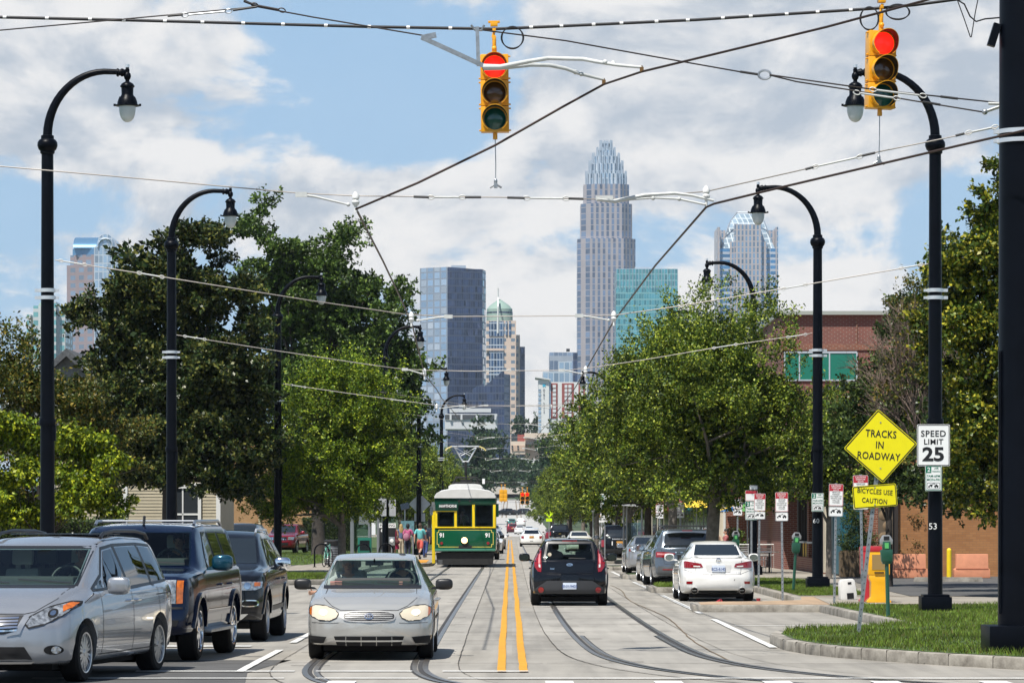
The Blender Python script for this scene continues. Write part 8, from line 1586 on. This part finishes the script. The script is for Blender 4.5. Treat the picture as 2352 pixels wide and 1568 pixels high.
for k in range(8):
 y = 8.6 + k * 4.6;b = MB();b.box((.12,y + 1.6,2.05),(.06,3.4,2.1));w_ = b.build('window',shopglass,t);b = MB()
 for q in (-.1,1.1,2.2,3.35): b.box((.06,y + q,1.75),(.10,.09,2.8))
 b.build('frame',darkw,w_);b = MB();b.box((.08,y + 1.6,.75),(.08,3.3,.5));b.build('yellow_panel',yelp,t);b = MB();b.box((.02,y + 3.9,1.6),(.22,.55,3.2));b.build('pilaster',darkw if k % 2 else redb2,t);b = MB();b.box((-.04,y + 1.6,1.03),(.3,3.4,.06));b.build('sill',trimw,t)
b = MB();b.box((-.02,26,.25),(.2,40,.5));b.build('plinth',redb2,t)
for y in (9.5,12.5,16):
 b = MB();b.lathe([(.05,0),(.10,-.05),(.09,-.3),(.02,-.36)],(-.35,y,3.1),10);b.build('wall_lamp',mat('warm_lamp_shade',(.55,.38,.18),.4),t)
d = 166;t = thing('cafe_building','cafe front with a red brick end wall and cream door frames behind the yellow umbrella','building',(X(1636,d),d,.155));x = lambda u: X(u,d) - X(1636,d)
b = MB();b.box(((x(1668) + x(1735)) / 2,.2,2.0),(x(1735) - x(1668),.4,4.0));b.build('brick_wall',redb2,t);b = MB();b.box((x(1652),.3,2.0),(x(1668),.4,4.0));b.build('cream_wall',cream,t)
for u in (1640,1664):
 b = MB();b.box((x(u),.05,1.7),(.1,.12,3.3));b.build('door_frame',trimw,t)
b = MB();b.box((0.0,20,2.2),(.3,39,4.4));b.build('street_front',cream,t)
for k in range(12):
 b = MB();b.box((-.17,2.2 + 3.2 * k,1.7),(.05,2.4,2.6));b.build('shop_window',shopglass,t)
b = MB();b.box((x(1680),-.3,3.9),(3.0,.5,.5));b.build('fascia',trimw,t)
t = thing('far_shops','row of low shops with orange and turquoise awnings far along the right pavement','building',(9.0,208,.155));b = MB();b.box((4,90,2.6),(8,180,5.2));b.build('wall',cream,t)
for k in range(20):
 b = MB();b.box((-.03,4 + 9 * k,1.6),(.05,6,2.4));b.build('shop_window',shopglass,t)
for (y,w_,c,n) in ((70,9,(.62,.27,.01),'orange'),(92,8,(.62,.27,.01),'orange'),(8,7,(.02,.30,.33),'turquoise'),(30,6,(.55,.06,.05),'red')):
 b = MB();b.prism([(0,3.6),(0,3.3),(-1.7,2.5),(-1.75,2.3),(-1.7,2.8)],y,y + w_,'XZ');b.build('awning',cloth(n + '_awning',c),t)
t = thing('orange_banner','orange hanging shop sign above the awnings','shop sign',(X(1425,285),285,3.2));b = MB();b.box((0,0,1.0),(1.2,.08,1.1),ry=R(30));b.build('board',cloth('orange_awning',(.62,.27,.01)),t);b = MB();b.tube([(0,0,-3),(0,0,.6)],.05,8);b.build('post',steel,t)
t = thing('umbrella','yellow cafe umbrella with blue and green panels on the terrace','umbrella',(X(1717,142),142,.155));b = MB();n = 12;vs = [(0,0,2.58)] + [(1.32 * math.cos(2 * math.pi * i / n),1.32 * math.sin(2 * math.pi * i / n),2.17) for i in range(n)];b.add(vs,[(0,1 + i,1 + (i + 1) % n) for i in range(n)]);b.m = [1 if i == 7 else (2 if i == 8 else 0) for i in range(n)]
b.build('canopy',[cloth('yellow_canopy',(.74,.52,.04)),cloth('blue_canopy',(.03,.14,.36)),cloth('green_canopy',(.08,.26,.06))],t,10);b = MB();b.tube([(0,0,0),(0,0,2.56)],.025,8);b.lathe([(.25,0),(.25,.06),(.05,.1)],seg=16);b.build('pole',steel,t)
t = thing('umbrella','second yellow umbrella half hidden behind the large elm trunk','umbrella',(X(1600,158),158,.155));b = MB();vs = [(0,0,2.75)] + [(1.2 * math.cos(2 * math.pi * i / n),1.2 * math.sin(2 * math.pi * i / n),2.4) for i in range(n)];b.add(vs,[(0,1 + i,1 + (i + 1) % n) for i in range(n)]);b.build('canopy',cloth('yellow_canopy',(.74,.52,.04)),t,10);b = MB();b.tube([(0,0,0),(0,0,2.7)],.025,8);b.build('pole',steel,t)
ch0 = None
for (u,d,rz_,lab) in ((1752,126,200,'aluminium cafe chair in front of the brick plinth'),(1737,129,160,'aluminium cafe chair right of the white sedan, behind the notice post'),(1718,136,30,'aluminium cafe chair under the yellow umbrella'),(1690,138,100,'aluminium cafe chair behind the parking meter')):
 if ch0 is None:
  ch0 = thing('cafe_chair',lab,'chair',group='aluminium cafe chairs');b = MB()
  for k in range(6): b.box((0,-.2 + .08 * k,.45),(.42,.06,.015))
  b.build('seat',alum,ch0);b = MB()
  for k in range(4): b.box((0,.24,.58 + .08 * k),(.42,.015,.05))
  b.build('backrest',alum,ch0)
  for sx in (-1,1):
   b = MB();b.tube([(sx * .21,-.22,0),(sx * .21,-.20,.45),(sx * .22,-.2,.66),(sx * .22,.22,.68)],.013,6);b.build('leg',alum,ch0);b = MB();b.tube([(sx * .21,.26,0),(sx * .21,.22,.45),(sx * .21,.26,.90)],.013,6);b.build('leg',alum,ch0)
  o = ch0
 else: o = dup(ch0,label=lab)
 o.location = (X(u,d),d,.155);o.rotation_euler = (0,0,R(rz_))
t = thing('cafe_table','small round aluminium cafe table on a dark foot','table',(X(1767,125),125,.155));b = MB();b.lathe([(.33,.71),(.34,.72),(.34,.735),(.33,.74)],seg=24);b.build('tabletop',alum,t);b = MB();b.tube([(0,0,.03),(0,0,.71)],.03,8);b.box((0,0,.02),(.5,.5,.03));b.build('foot',trim_black,t)
t = thing('terrace_rail','white tubular rail round the cafe terrace','railing',(X(1664,140),140,.155));b = MB();b.tube([(-1.2,0,.9),(1.9,0,.9)],.022,6);b.tube([(-1.2,0,.5),(1.9,0,.5)],.015,6)
for x_ in (-1.2,-.4,.4,1.2,1.9): b.tube([(x_,0,0),(x_,0,.9)],.02,6)
b.build('rails',trimw,t)
for (u,d,dg_,lab,c,hr) in ((1618,143,60,'person with brown hair seated at the terrace by the elm trunk',(.25,.12,.08),(.09,.04,.02)),(1645,145,190,'person with long fair hair seated on the terrace',(.45,.33,.24),(.30,.18,.07)),(1668,146,100,'person with dark hair seated on the terrace beside a potted plant',(.30,.09,.09),(.02,.012,.01))):
 person(lab,(X(u,d),d,-.05),dg_,1.7,'light',hr,.2,cloth('terrace_%02x' % int(c[0] * 99),c),.5,dk,1.0,seated=True,arms=(30,60,30,60),group='people seated on the terrace')
t = thing('potted_plant','leafy potted plant behind the seated people','plant',(X(1688,148),148,.155));b = MB();b.lathe([(.14,0),(.22,.45),(.24,.47),(.2,.47)],seg=16);b.build('pot',mat('terracotta',(.3,.12,.06),.8),t);me,_ = crown_mesh('foliage',[(0,0,.95,.35,.3,.4)],30,7,10,.09,L_oak,19,cr=.1,tl=.25);link('foliage',me,t)
d = 168;t = thing('tram_shelter','grey curved-roof shelter on the right pavement beyond the boxy black SUV','shelter',(X(1437,d),d,.155));k = d / F;ux2 = lambda u: (u - 1437) * k;z = lambda v: CZ + (VH - v) * k - .155
b = MB();A = [(ux2(1379),z(1163)),(ux2(1395),z(1157)),(ux2(1430),z(1156)),(ux2(1480),z(1159))];b.prism(A + [(p,q - .09) for p,q in A[::-1]],0,2,'XZ');b.build('roof',alum,t)
for u in (1434,1441,1476):
 b = MB();b.tube([(ux2(u),1,0),(ux2(u),1,z(1160))],.04,8);b.build('post',steel,t)
b = MB();b.box((ux2(1458),1.2,1.1),(.75,.02,1.3));b.build('glass_pane',pane,t)
# ================================================================ FAR ROAD BRIDGE AND SIGNALS
d = 1180;t = thing('overpass','pale concrete road bridge with a dark underside crossing the far end of the street','bridge',(0,d,0));z = lambda v: CZ + (VH - v) * d / F
b = MB();b.box((5,6,(z(1117) + z(1134)) / 2),(120,12,z(1117) - z(1134)));b.build('deck',mat('bridge_concrete',(.5,.46,.40),.8,var=.1,vscale=.2),t);b = MB();b.box((5,6.2,(z(1134) + z(1142)) / 2),(118,11,z(1134) - z(1142)));b.build('girder',blackmatte,t)
for x_ in (-28,-9,20,40):
 b = MB();b.box((x_,6,z(1141) - 3.5),(1.6,8,7));b.build('pier',MATS['bridge_concrete'],t)
far_car(w1,'dark sedan on the far concrete bridge',char_p,X(1170,1184),1184,90,z(1117),'dark_sedan');far_car(w1,'pale car on the far concrete bridge',greyp,X(1213,1186),1186,-90,z(1117),'pale_sedan')
for i,(u,lab) in enumerate(((1158,'left dark car crossing at the foot of the far slope'),(1176,'middle dark car crossing at the foot of the far slope'),(1196,'right dark car crossing at the foot of the far slope'))): far_car((c2,w1,c2)[i],lab,char_p,X(u,905),905 + i,90,RZ(905),'dark_car')
o = wire('span_wire','far span wire carrying the small traffic lights beyond the tram','wire',[P(1090,1105,330),P(1180,1113,330),P(1290,1103,330)],.02,wire_dark)
for (u,lab) in ((1152,'left of the far yellow traffic lights'),(1160,'second of the far yellow traffic lights, close to the left one'),(1200,'third of the far yellow traffic lights'),(1211,'rightmost of the far yellow traffic lights')):
 p = P(u,1113,330);q = dup(sg,None,(p.x,329.9,p.z - 1.32 - (.25 if u > 1190 else 0)),R(180 if u < 1165 else 0),lab);q['group'] = 'far traffic lights beyond the tram'
# ================================================================ SKYLINE
def block(mb,u0,u1,v0,v1,d,dep,mi=0,o=0): k = d / F;mb.prism([(X(u0,d) - o,CZ + (VH - v1) * k),(X(u1,d) - o,CZ + (VH - v1) * k),(X(u1,d) - o,CZ + (VH - v0) * k),(X(u0,d) - o,CZ + (VH - v0) * k)],0,dep,'XZ',mi)
granite = gridmat('pink_granite_tower',(.33,.305,.32),(.16,.21,.30),3.4,3.9,.50,.12,.1,.35);rods = mat('crown_rods',(.55,.60,.65),.3,.6)
d = 2400;k = d / F;t = thing('tallest_tower','tallest stepped pink granite skyscraper with a silver rod crown','skyscraper',(X(1393.5,d),d,0))
def oct_(w,ch,y0=0): h = w / 2;c = w * ch;return [(-h,y0 + c),(-h + c,y0),(h - c,y0),(h,y0 + c),(h,y0 + w - c),(h - c,y0 + w),(-h + c,y0 + w),(-h,y0 + w - c)]
zt = lambda v: CZ + (VH - v) * k
def tier(u0,u1,v0,v1,name,m,ch=.2):
 b = MB();w = (u1 - u0) * k;w0 = 134 * k;b.prism(oct_(w,ch,(w0 - w) / 2),zt(v1),zt(v0),'XY');b.build(name,m,t,20)
tier(1327,1461,547,1190,'shaft',granite);tier(1334,1453,466,547,'upper_shaft',granite);tier(1341,1446,421,466,'upper_shaft',granite)
crownglass = gridmat('crown_glass',(.50,.56,.62),(.30,.40,.50),2.2,5,.4,.1,.1,.4)
for (u0,u1,v0,v1) in ((1347,1440,396,421),(1354,1432,372,396),(1362,1424,354,372),(1372,1414,340,354),(1379,1407,324,340)):
 tier(u0 + 3,u1 - 3,v0,v1,'crown_tier',crownglass);b = MB();w = (u1 - u0) * k;w0 = 134 * k;pts = oct_(w,.2,(w0 - w) / 2);
 for i in range(8):
  p,q = np.array(pts[i]),np.array(pts[(i + 1) % 8]);n = max(2,int(np.hypot(*(q - p)) / 2.4))
  for s in range(n): c_ = p + (q - p) * (s + .5) / n;h_ = zt(v0 - 10 + 9 * abs((s + .5) / n - .5)) - zt(v1);b.box((c_[0],c_[1],zt(v1) + h_ / 2),(.75,.75,h_))
 b.build('crown_rods',rods,t,0)
b = MB()
for i in range(11): x_ = -4 + .8 * i;b.box((x_,19,(zt(340) + zt(316 + abs(i - 5) * 1.6)) / 2),(.8,.8,zt(316 + abs(i - 5) * 1.6) - zt(340)))
b.build('crown_rods',rods,t,0)
def tower(name,label,u0,u1,v0,d,m,dep=40,v1=1190,part='shaft',ang=0):
 t = thing(name,label,'skyscraper',(X((u0 + u1) / 2,d),d,0));k = d / F;w = (u1 - u0) * k;b = MB();b.box((0,dep / 2,(CZ + (VH - v0) * k + CZ + (VH - v1) * k) / 2),(w,dep,(v1 - v0) * k));b.build(part,m,t,20);return t,k
tealg = gridmat('teal_curtain_wall',(.16,.36,.38),(.10,.33,.37),1.6,3.9,.14,.22,.08,.55)
t,k = tower('teal_glass_tower','flat-topped teal glass office block right of the tallest tower',1415,1557,618,2250,tealg);b = MB();zt2 = lambda v: CZ + (VH - v) * k
for x_ in np.linspace(-18.8,18.8,20): b.box((x_,-.2,zt2(640)),(.25,.4,12.5))
b.build('screen_fins',rods,t,0);b = MB();b.box((-2,15,zt2(615)),(10,12,2.2));b.box((0,20,zt2(618.5)),(37,39,.8));b.build('roof_plant',rods,t)
d = 2500;k = d / F;t = thing('crowned_tower','pale granite tower with a faceted glass crown at the right of the skyline','skyscraper',(X(1717,d),d,0));ux3 = lambda c: ((1600 + .42 * c) - 1717) * k;zv = lambda c: CZ + (VH - (470 + .42 * c)) * k
pier = gridmat('granite_piers',(.40,.36,.355),(.18,.29,.42),2.6,3.9,.52,.2,.1,.4);blueg = gridmat('blue_bay_glass',(.40,.45,.52),(.09,.24,.42),9,3.9,.04,.42,.08,.5);glz = gridmat('crown_lattice',(.46,.52,.56),(.33,.43,.50),3.6,3.6,.2,.16,.1,.4)
b = MB();b.box((0,20,(zv(240) + 30) / 2),(ux3(440) - ux3(118),38,zv(240) - 30));b.build('shaft',blueg,t)
for (c0_,c1_) in ((113,128),(432,445)):
 b = MB();b.box(((ux3(c0_) + ux3(c1_)) / 2,18,(zv(124) + 30) / 2),(ux3(c1_) - ux3(c0_),40,zv(124) - 30));b.build('corner_pier',pier,t)
for (c0_,c1_) in ((128,165),(395,432)):
 b = MB();b.box(((ux3(c0_) + ux3(c1_)) / 2,26,(zv(130) + zv(240)) / 2),(ux3(c1_) - ux3(c0_),20,zv(130) - zv(240)));b.build('shoulder',pier,t)
b = MB();b.box(((ux3(182) + ux3(382)) / 2,12,(zv(205) + 30) / 2),(ux3(382) - ux3(182),30,zv(205) - 30));b.box(((ux3(205) + ux3(352)) / 2,8,(zv(112) + 30) / 2),(ux3(352) - ux3(205),28,zv(112) - 30));b.build('centre_pier',pier,t)
b = MB();lo = [(ux3(138),2),(ux3(428),2),(ux3(428),38),(ux3(138),38)];hi = [(ux3(188),12),(ux3(372),12),(ux3(372),30),(ux3(188),30)];b.add([(x_,y_,zv(238)) for x_,y_ in lo] + [(x_,y_,zv(85)) for x_,y_ in hi] + [(ux3(225),18,zv(38)),(ux3(320),18,zv(38)),(ux3(320),24,zv(38)),(ux3(225),24,zv(38))],[(4 * j + i,4 * j + (i + 1) % 4,4 * j + 4 + (i + 1) % 4,4 * j + 4 + i) for j in range(2) for i in range(4)] + [(8,9,10,11)]);b.build('glass_crown',glz,t,0)
b = MB()
for (p,q) in zip(((138,238),(188,85),(225,38),(320,38),(372,85)),((188,85),(225,38),(320,38),(372,85),(428,238))): b.tube([(ux3(p[0]),6,zv(p[1])),(ux3(q[0]),6,zv(q[1]))],.4,5)
b.build('crown_edges',rods,t)
d = 2000;k = d / F;t = thing('navy_glass_tower','broad glass tower with a side tinted as pale sky reflection and a navy side','skyscraper',(X(1028,d),d,0));zt3 = lambda v: CZ + (VH - v) * k;xx = lambda u: X(u,d) - X(1028,d)
skytintm = gridmat('sky_reflection_tint',(.22,.26,.32),(.50,.58,.67),2.2,3.9,.24,.2,.05,.85,var=.2);navym = gridmat('navy_curtain_wall',(.035,.05,.09),(.03,.05,.11),1.5,3.9,.16,.2,.06,.45,var=.55)  # bright sky reflection painted into the pale glass colour, darker reflection into the navy
def wallp(name,m,pts,z0,z1a,z1b): b = MB();(x0,y0),(x1,y1) = pts;b.add([(x0,y0,z0),(x1,y1,z0),(x1,y1,z1b),(x0,y0,z1a)],[(0,1,2,3)]);return b.build(name,m,t,0)
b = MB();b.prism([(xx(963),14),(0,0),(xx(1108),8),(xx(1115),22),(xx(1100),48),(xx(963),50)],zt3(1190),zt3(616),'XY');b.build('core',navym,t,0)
wallp('sky_tinted_face',skytintm,((xx(963),13.8),(-.02,-.25)),zt3(1190),zt3(612),zt3(613));wallp('dark_tinted_face',navym,((0.02,-.3),(xx(1108),7.7)),zt3(1190),zt3(613),zt3(617));wallp('corner_face',skytintm,((xx(1108.2),7.7),(xx(1115.2),21.8)),zt3(1190),zt3(617),zt3(620));b = MB();b.box((xx(1052),20,zt3(611)),(8,8,3));b.build('roof_plant',rods,t)
d = 1900;k = d / F;t = thing('navy_wedge_block','low navy glass block with a pointed sloping roof at the foot of the glass tower','building',(X(1100,d),d,0));zt4 = lambda v: CZ + (VH - v) * k;xx = lambda u: X(u,d) - X(1100,d)
b = MB();b.prism([(xx(1052),zt4(1190)),(xx(1158),zt4(1190)),(xx(1158),zt4(849)),(xx(1149),zt4(857)),(xx(1111),zt4(888)),(xx(1111),zt4(880)),(xx(1066),zt4(902)),(xx(1052),zt4(903))],0,20,'XZ');b.build('shaft',navym,t,0);b = MB();b.prism([(xx(1158),0),(xx(1172),12),(xx(1172),20),(xx(1158),20)],zt4(1190),zt4(858),'XY');b.build('side_wing',gridmat('slate_wall',(.10,.13,.19),(.07,.10,.17),1.5,3.9,.2,.2,.1,.3),t,0)
d = 2200;k = d / F;t = thing('domed_tower','cream tower with a green conical dome and blue window strips','skyscraper',(X(1148,d),d,0));u_ = lambda c: (959.6 + .24 * c - 1148) * k;z_ = lambda c: CZ + (VH - (602 + .24 * c)) * k
creamt = gridmat('cream_punched_wall',(.60,.47,.38),(.20,.25,.30),5.2,4.4,.55,.55,.15,.2);blues = gridmat('blue_strip_glass',(.45,.50,.55),(.03,.08,.17),1.8,4.4,.18,.15,.08,.4);copper = mat('dome_copper',(.24,.34,.29),.6,var=.15,vscale=.1);creamp2 = mat('cream_stone',(.60,.47,.38),.8)
b = MB();b.box(((u_(655) + u_(940)) / 2,17,(z_(560) + 20) / 2),(u_(940) - u_(655),34,z_(560) - 20));b.build('shaft',creamt,t);b = MB();b.box(((u_(940) + u_(978)) / 2,20,(z_(690) + 20) / 2),(u_(978) - u_(940),26,z_(690) - 20));b.build('side_wing',creamt,t);b = MB();b.box(((u_(978) + u_(1026)) / 2,22,(z_(800) + 20) / 2),(u_(1026) - u_(978),22,z_(800) - 20));b.build('navy_wing',navym,t)
b = MB();b.box(((u_(682) + u_(822)) / 2,-.3,(z_(725) + z_(1400)) / 2),(u_(822) - u_(682),.8,z_(725) - z_(1400)));b.box(((u_(682) + u_(822)) / 2,-.3,(z_(565) + z_(708)) / 2),(u_(822) - u_(682),.8,z_(565) - z_(708)));b.build('window_strip',blues,t);b = MB();b.box(((u_(655) + u_(822)) / 2,-.5,z_(836)),(u_(822) - u_(655),1.4,1.4));b.build('band',creamp2,t)
for c in (848,880):
 b = MB();b.box((u_(c),-.3,(z_(565) + z_(700)) / 2),(1.2,.8,z_(565) - z_(700)));b.build('slot_window',blues,t)
b = MB();cc = (u_(782),16,0);rw_ = (u_(908) - u_(656)) / 2;b.lathe([(rw_,z_(560)),(rw_,z_(480)),(rw_ * .98,z_(470)),(rw_ * .98,z_(435)),(rw_ * .75,z_(400)),(rw_ * .4,z_(368)),(.5,z_(340))],cc,20);b.build('dome',copper,t,30);b = MB();b.lathe([(rw_ * 1.005,z_(478)),(rw_ * 1.005,z_(464))],cc,20,caps=False);b.build('louvre_band',navym,t);b = MB();b.tube([(u_(768),14,z_(345)),(u_(766),14,z_(235))],.5,6);b.tube([(u_(766),-1,z_(680)),(u_(768),-1,z_(430)),(u_(768),10,z_(330))],.55,6);b.build('mast',trimw,t)
t,k = tower('parking_deck','low white concrete deck building in front of the navy block',1022,1142,950,1500,mat('white_concrete',(.55,.56,.57),.8),20,985,'upper_floor')
k = 1500 / F;t2 = MB();xx = lambda u: X(u,1500) - X(1082,1500);zt5 = lambda v: CZ + (VH - v) * k
t2.box((xx(1080),5,zt5(942)),(xx(1128) - xx(1033),10,9 * k));t2.build('roof_block',MATS['white_concrete'],t);t2 = MB();t2.box((xx(1080),-.3,zt5(957)),(xx(1140) - xx(1024),.5,10 * k));t2.build('dark_bays',glass_dark,t);t2 = MB()
for u in (1035,1060,1095,1138): t2.box((xx(u),-.8,zt5(957)),(.8,.6,14 * k))
t2.build('columns',MATS['white_concrete'],t)
d = 1900;k = d / F;t = thing('arched_tower','pink granite tower with a barrel-vaulted glass top behind the magnolia','skyscraper',(X(217,d),d,0));u_ = lambda c: (.3 * c - 217) * k;z_ = lambda c: CZ + (VH - (376 + .3 * c)) * k
pinkg = gridmat('pink_window_grid',(.25,.20,.21),(.22,.28,.36),3.6,4.0,.42,.42,.1,.35,var=.2);glassb = gridmat('pale_blue_glass',(.42,.48,.54),(.32,.42,.52),2.2,4.3,.2,.15,.08,.5)
b = MB();b.prism([(u_(497),8),(u_(722),0),(u_(722),40),(u_(497),40)],0,z_(770),'XY');b.prism([(u_(522),9),(u_(722),1.5),(u_(722),40),(u_(522),40)],z_(770),z_(692),'XY');b.build('shaft',pinkg,t,0)
b = MB();b.prism([(u_(538),10),(u_(725),3),(u_(725),38),(u_(538),38)],z_(692),z_(640),'XY');n = 9;y0,y1 = 4,36;A = [((y0 + y1) / 2 - (y1 - y0) / 2 * math.cos(math.pi * i / n),z_(640) + (z_(543) - z_(640)) * math.sin(math.pi * i / n)) for i in range(n + 1)];b.prism(A,u_(552),u_(735),'YZ');b.build('vault',mat('blue_vault',(.12,.26,.42),.2,.4),t,40)
b = MB();A = [(u_(722),30),(u_(880),30),(u_(905),30),(u_(905),z_(640)),(u_(880),z_(640))] + [(u_(810) + (u_(880) - u_(810)) * math.cos(a),z_(630) + (z_(541) - z_(630)) * math.sin(a)) for a in np.linspace(.1,math.pi,12)] + [(u_(722),z_(640))];b.prism(A,-1,34,'XZ');b.build('arched_bay',glassb,t,0)
b = MB();b.tube([(u_(810) + (u_(868) - u_(810)) * math.cos(a),-1.4,z_(640) + (z_(575) - z_(640)) * math.sin(a)) for a in np.linspace(0,math.pi,14)],.6,5);b.box((u_(930),20,(z_(640) + 30) / 2 - 3),(u_(930) - u_(880),30,z_(640) - 30));b.build('arch_rib',glassb,t)
pal = gridmat('pale_teal_grid',(.48,.50,.50),(.16,.38,.38),4.2,4,.45,.4,.1,.35)
t,k = tower('pale_teal_tower','pale grey tower with teal windows at the far left',76,150,702,1750,pal,30);b = MB();zt6 = lambda v: CZ + (VH - v) * k
b.box(((66 - 113) * k,10,(zt6(722) + 20) / 2),(9 * k,20,zt6(722) - 20));b.box(((118 - 113) * k,4,(zt6(694) + 20) / 2),(26 * k,16,zt6(694) - 20));b.build('side_wing',pal,t);b = MB();b.ball(((90 - 113) * k,12,zt6(702)),(9 * k,6,12 * k),0,12,8);b.build('roof_dome',copper,t)
d = 1250;k = d / F;t = thing('striped_hotel','white hotel with red brick stripes and a vertical name on its blank end','hotel',(X(1261,d),d,0));u_ = lambda c: (1213.6 + .144 * c - 1261) * k;z_ = lambda c: CZ + (VH - (790 + .144 * c)) * k;hw_ = mat('hotel_white',(.62,.63,.62),.7);hb_ = mat('hotel_brick',(.26,.07,.06),.8)
b = MB();b.box(((u_(160) + u_(330)) / 2,8,(z_(560) + 8) / 2),(u_(330) - u_(160),16,z_(560) - 8));b.build('end_wall',hw_,t);b = MB();b.prism([(u_(108),z_(515)),(u_(352),z_(560)),(u_(352),z_(575)),(u_(108),z_(535))],-1,17,'XZ');b.build('roof_fin',hw_,t);b = MB();b.box(((u_(330) + u_(940)) / 2,10,(z_(603) + 8) / 2),(u_(940) - u_(330),18,z_(603) - 8));b.build('wall',hw_,t)
for (c0_,c1_,ws_) in ((360,466,((388,440),)),(535,726,((578,622),(638,688))),(800,902,((828,874),))):
 b = MB();b.box(((u_(c0_) + u_(c1_)) / 2,1.0,(z_(622) + z_(1180)) / 2),(u_(c1_) - u_(c0_),.4,z_(622) - z_(1180)));b.build('brick_stripe',hb_,t)
 for r_ in range(8):
  for (a_,b_) in ws_: q = MB();q.box(((u_(a_) + u_(b_)) / 2,.7,z_(672 + 65 * r_)),(u_(b_) - u_(a_),.2,z_(648) - z_(696)));q.build('window',mat('hotel_window',(.60,.62,.62),.3),t)
b = MB()
for r_ in range(12): b.box((u_(180),-.1,z_(740 + 68 * r_)),(u_(205) - u_(165),.2,.9))
b.build('corner_glazing',glassb,t);b = MB();b.box((u_(345),.6,z_(900)),(u_(358) - u_(332),.3,z_(603) - z_(1180)));b.build('slot_glazing',glassb,t)
b = MB()
for q_,s in enumerate(('H','Y','A','T','T',' ','h','o','u','s','e')):
 if s != ' ': put_text(b,s,(u_(250),-.12,z_(730 + 35.5 * q_)),.85,0,.03)
b.build('name_lettering',mat('grey_letters',(.12,.13,.15),.5),t);b = MB();put_text(b,'H',(u_(250),-.12,z_(660)),1.3,0,.1);b.build('blue_emblem',mat('emblem_blue',(.02,.42,.62),.5),t)
greyg = gridmat('grey_blue_wall',(.30,.34,.40),(.22,.28,.38),2.4,7.5,.12,.35,.1,.4)
t,k = tower('grey_blue_block','grey-blue banded office block left of the tallest tower base',1262,1327,809,1950,greyg,30);b = MB();b.box((-1 * k + (1322 - 1294.5) * k,15,CZ + (VH - 905) * k),(9 * k,31,190 * k));b.build('dark_corner',navym,t);b = MB();b.box(((1305 - 1294.5) * k,5,CZ + (VH - 803) * k),(8 * k,2,1.5));b.build('roof_frame',blackmatte,t)
t,k = tower('pale_glass_block','pale glass block between the hotel and the banded office block',1283,1313,829,1500,glassb,20);b = MB();b.box(((1265 - 1298) * k,8,CZ + (VH - 920) * k),(36 * k,16,134 * k));b.build('low_wing',glassb,t)
t,k = tower('grey_office','small grey office building peeping out right of the oak',912,962,783,1850,gridmat('grey_office_wall',(.42,.43,.45),(.26,.30,.36),3,4,.3,.5,.2,.2),30)
t,k = tower('right_grey_block','pale grey block low between the teal glass and crowned towers',1560,1640,715,2300,MATS['grey_office_wall'],30)
d = 1060;k = d / F;t = thing('tan_civic_building','low tan and peach civic building below the hotel','building',(X(1217,d),d,0));u_ = lambda c: (941 + .222 * c - 1217) * k;z_ = lambda c: CZ + (VH - (828 + .222 * c)) * k;tanc = mat('tan_render',(.50,.36,.27),.8);pal2 = mat('pale_render',(.60,.50,.40),.8)
b = MB();b.box(((u_(1190) + u_(1445)) / 2,8,(z_(800) + z_(1010)) / 2),(u_(1445) - u_(1190),14,z_(800) - z_(1010)));b.build('wall',tanc,t);b = MB();b.box(((u_(1190) + u_(1445)) / 2,7.8,(z_(748) + z_(800)) / 2),(u_(1450) - u_(1190),15,z_(748) - z_(800)));b.build('cornice',pal2,t);b = MB();b.box((u_(1155),9,(z_(760) + z_(830)) / 2),(u_(1196) - u_(1115),10,z_(760) - z_(830)));b.build('brick_block',hb_,t);b = MB();b.box((u_(1083),9,(z_(765) + z_(830)) / 2),(u_(1115) - u_(1050),10,z_(765) - z_(830)));b.build('dark_block',glass_dark,t)
b = MB();b.box((u_(1122),4,(z_(835) + z_(965)) / 2),(u_(1195) - u_(1048),12,z_(835) - z_(965)));b.build('front_wing',pal2,t);b = MB();b.box((u_(1122),-2.1,(z_(875) + z_(935)) / 2),(u_(1190) - u_(1055),.3,z_(875) - z_(935)));b.build('brick_panel',tanc,t)
for c in (1060,1120):
 b = MB();b.box((u_(c),-2.4,z_(898)),(u_(c + 14) - u_(c),.3,1.1));b.build('window',glass_dark,t)
b = MB();b.prism([(u_(1195),z_(865)),(u_(1210),z_(850)),(u_(1420),z_(790)),(u_(1440),z_(800)),(u_(1440),z_(865))],-1,12,'XZ');b.build('roof',roof_g,t)
# ================================================================ HAZE
hz = MB();hz.box((0,1325,149),(1400,2750,302));hm = bpy.data.materials.new('haze_air');hm.use_nodes = True;nt = hm.node_tree;nt.nodes.clear();o_ = nt.nodes.new('ShaderNodeOutputMaterial');pv = nt.nodes.new('ShaderNodeVolumePrincipled');pv.inputs['Density'].default_value = .000055;pv.inputs['Color'].default_value = (.78,.88,1,1);pv.inputs['Anisotropy'].default_value = .2;nt.links.new(pv.outputs[0],o_.inputs['Volume'])
o = hz.build('haze',hm,None,0);o['kind'] = 'stuff';o['label'] = 'pale summer haze in the air in front of the skyline';o['category'] = 'haze'
S.cycles.max_bounces = 8;S.cycles.transparent_max_bounces = 24;S.cycles.diffuse_bounces = 3;S.cycles.glossy_bounces = 4;S.cycles.volume_bounces = 0
for o in COL.objects:
 if o.get('kind') == 'structure' and 'category' in o: del o['category']
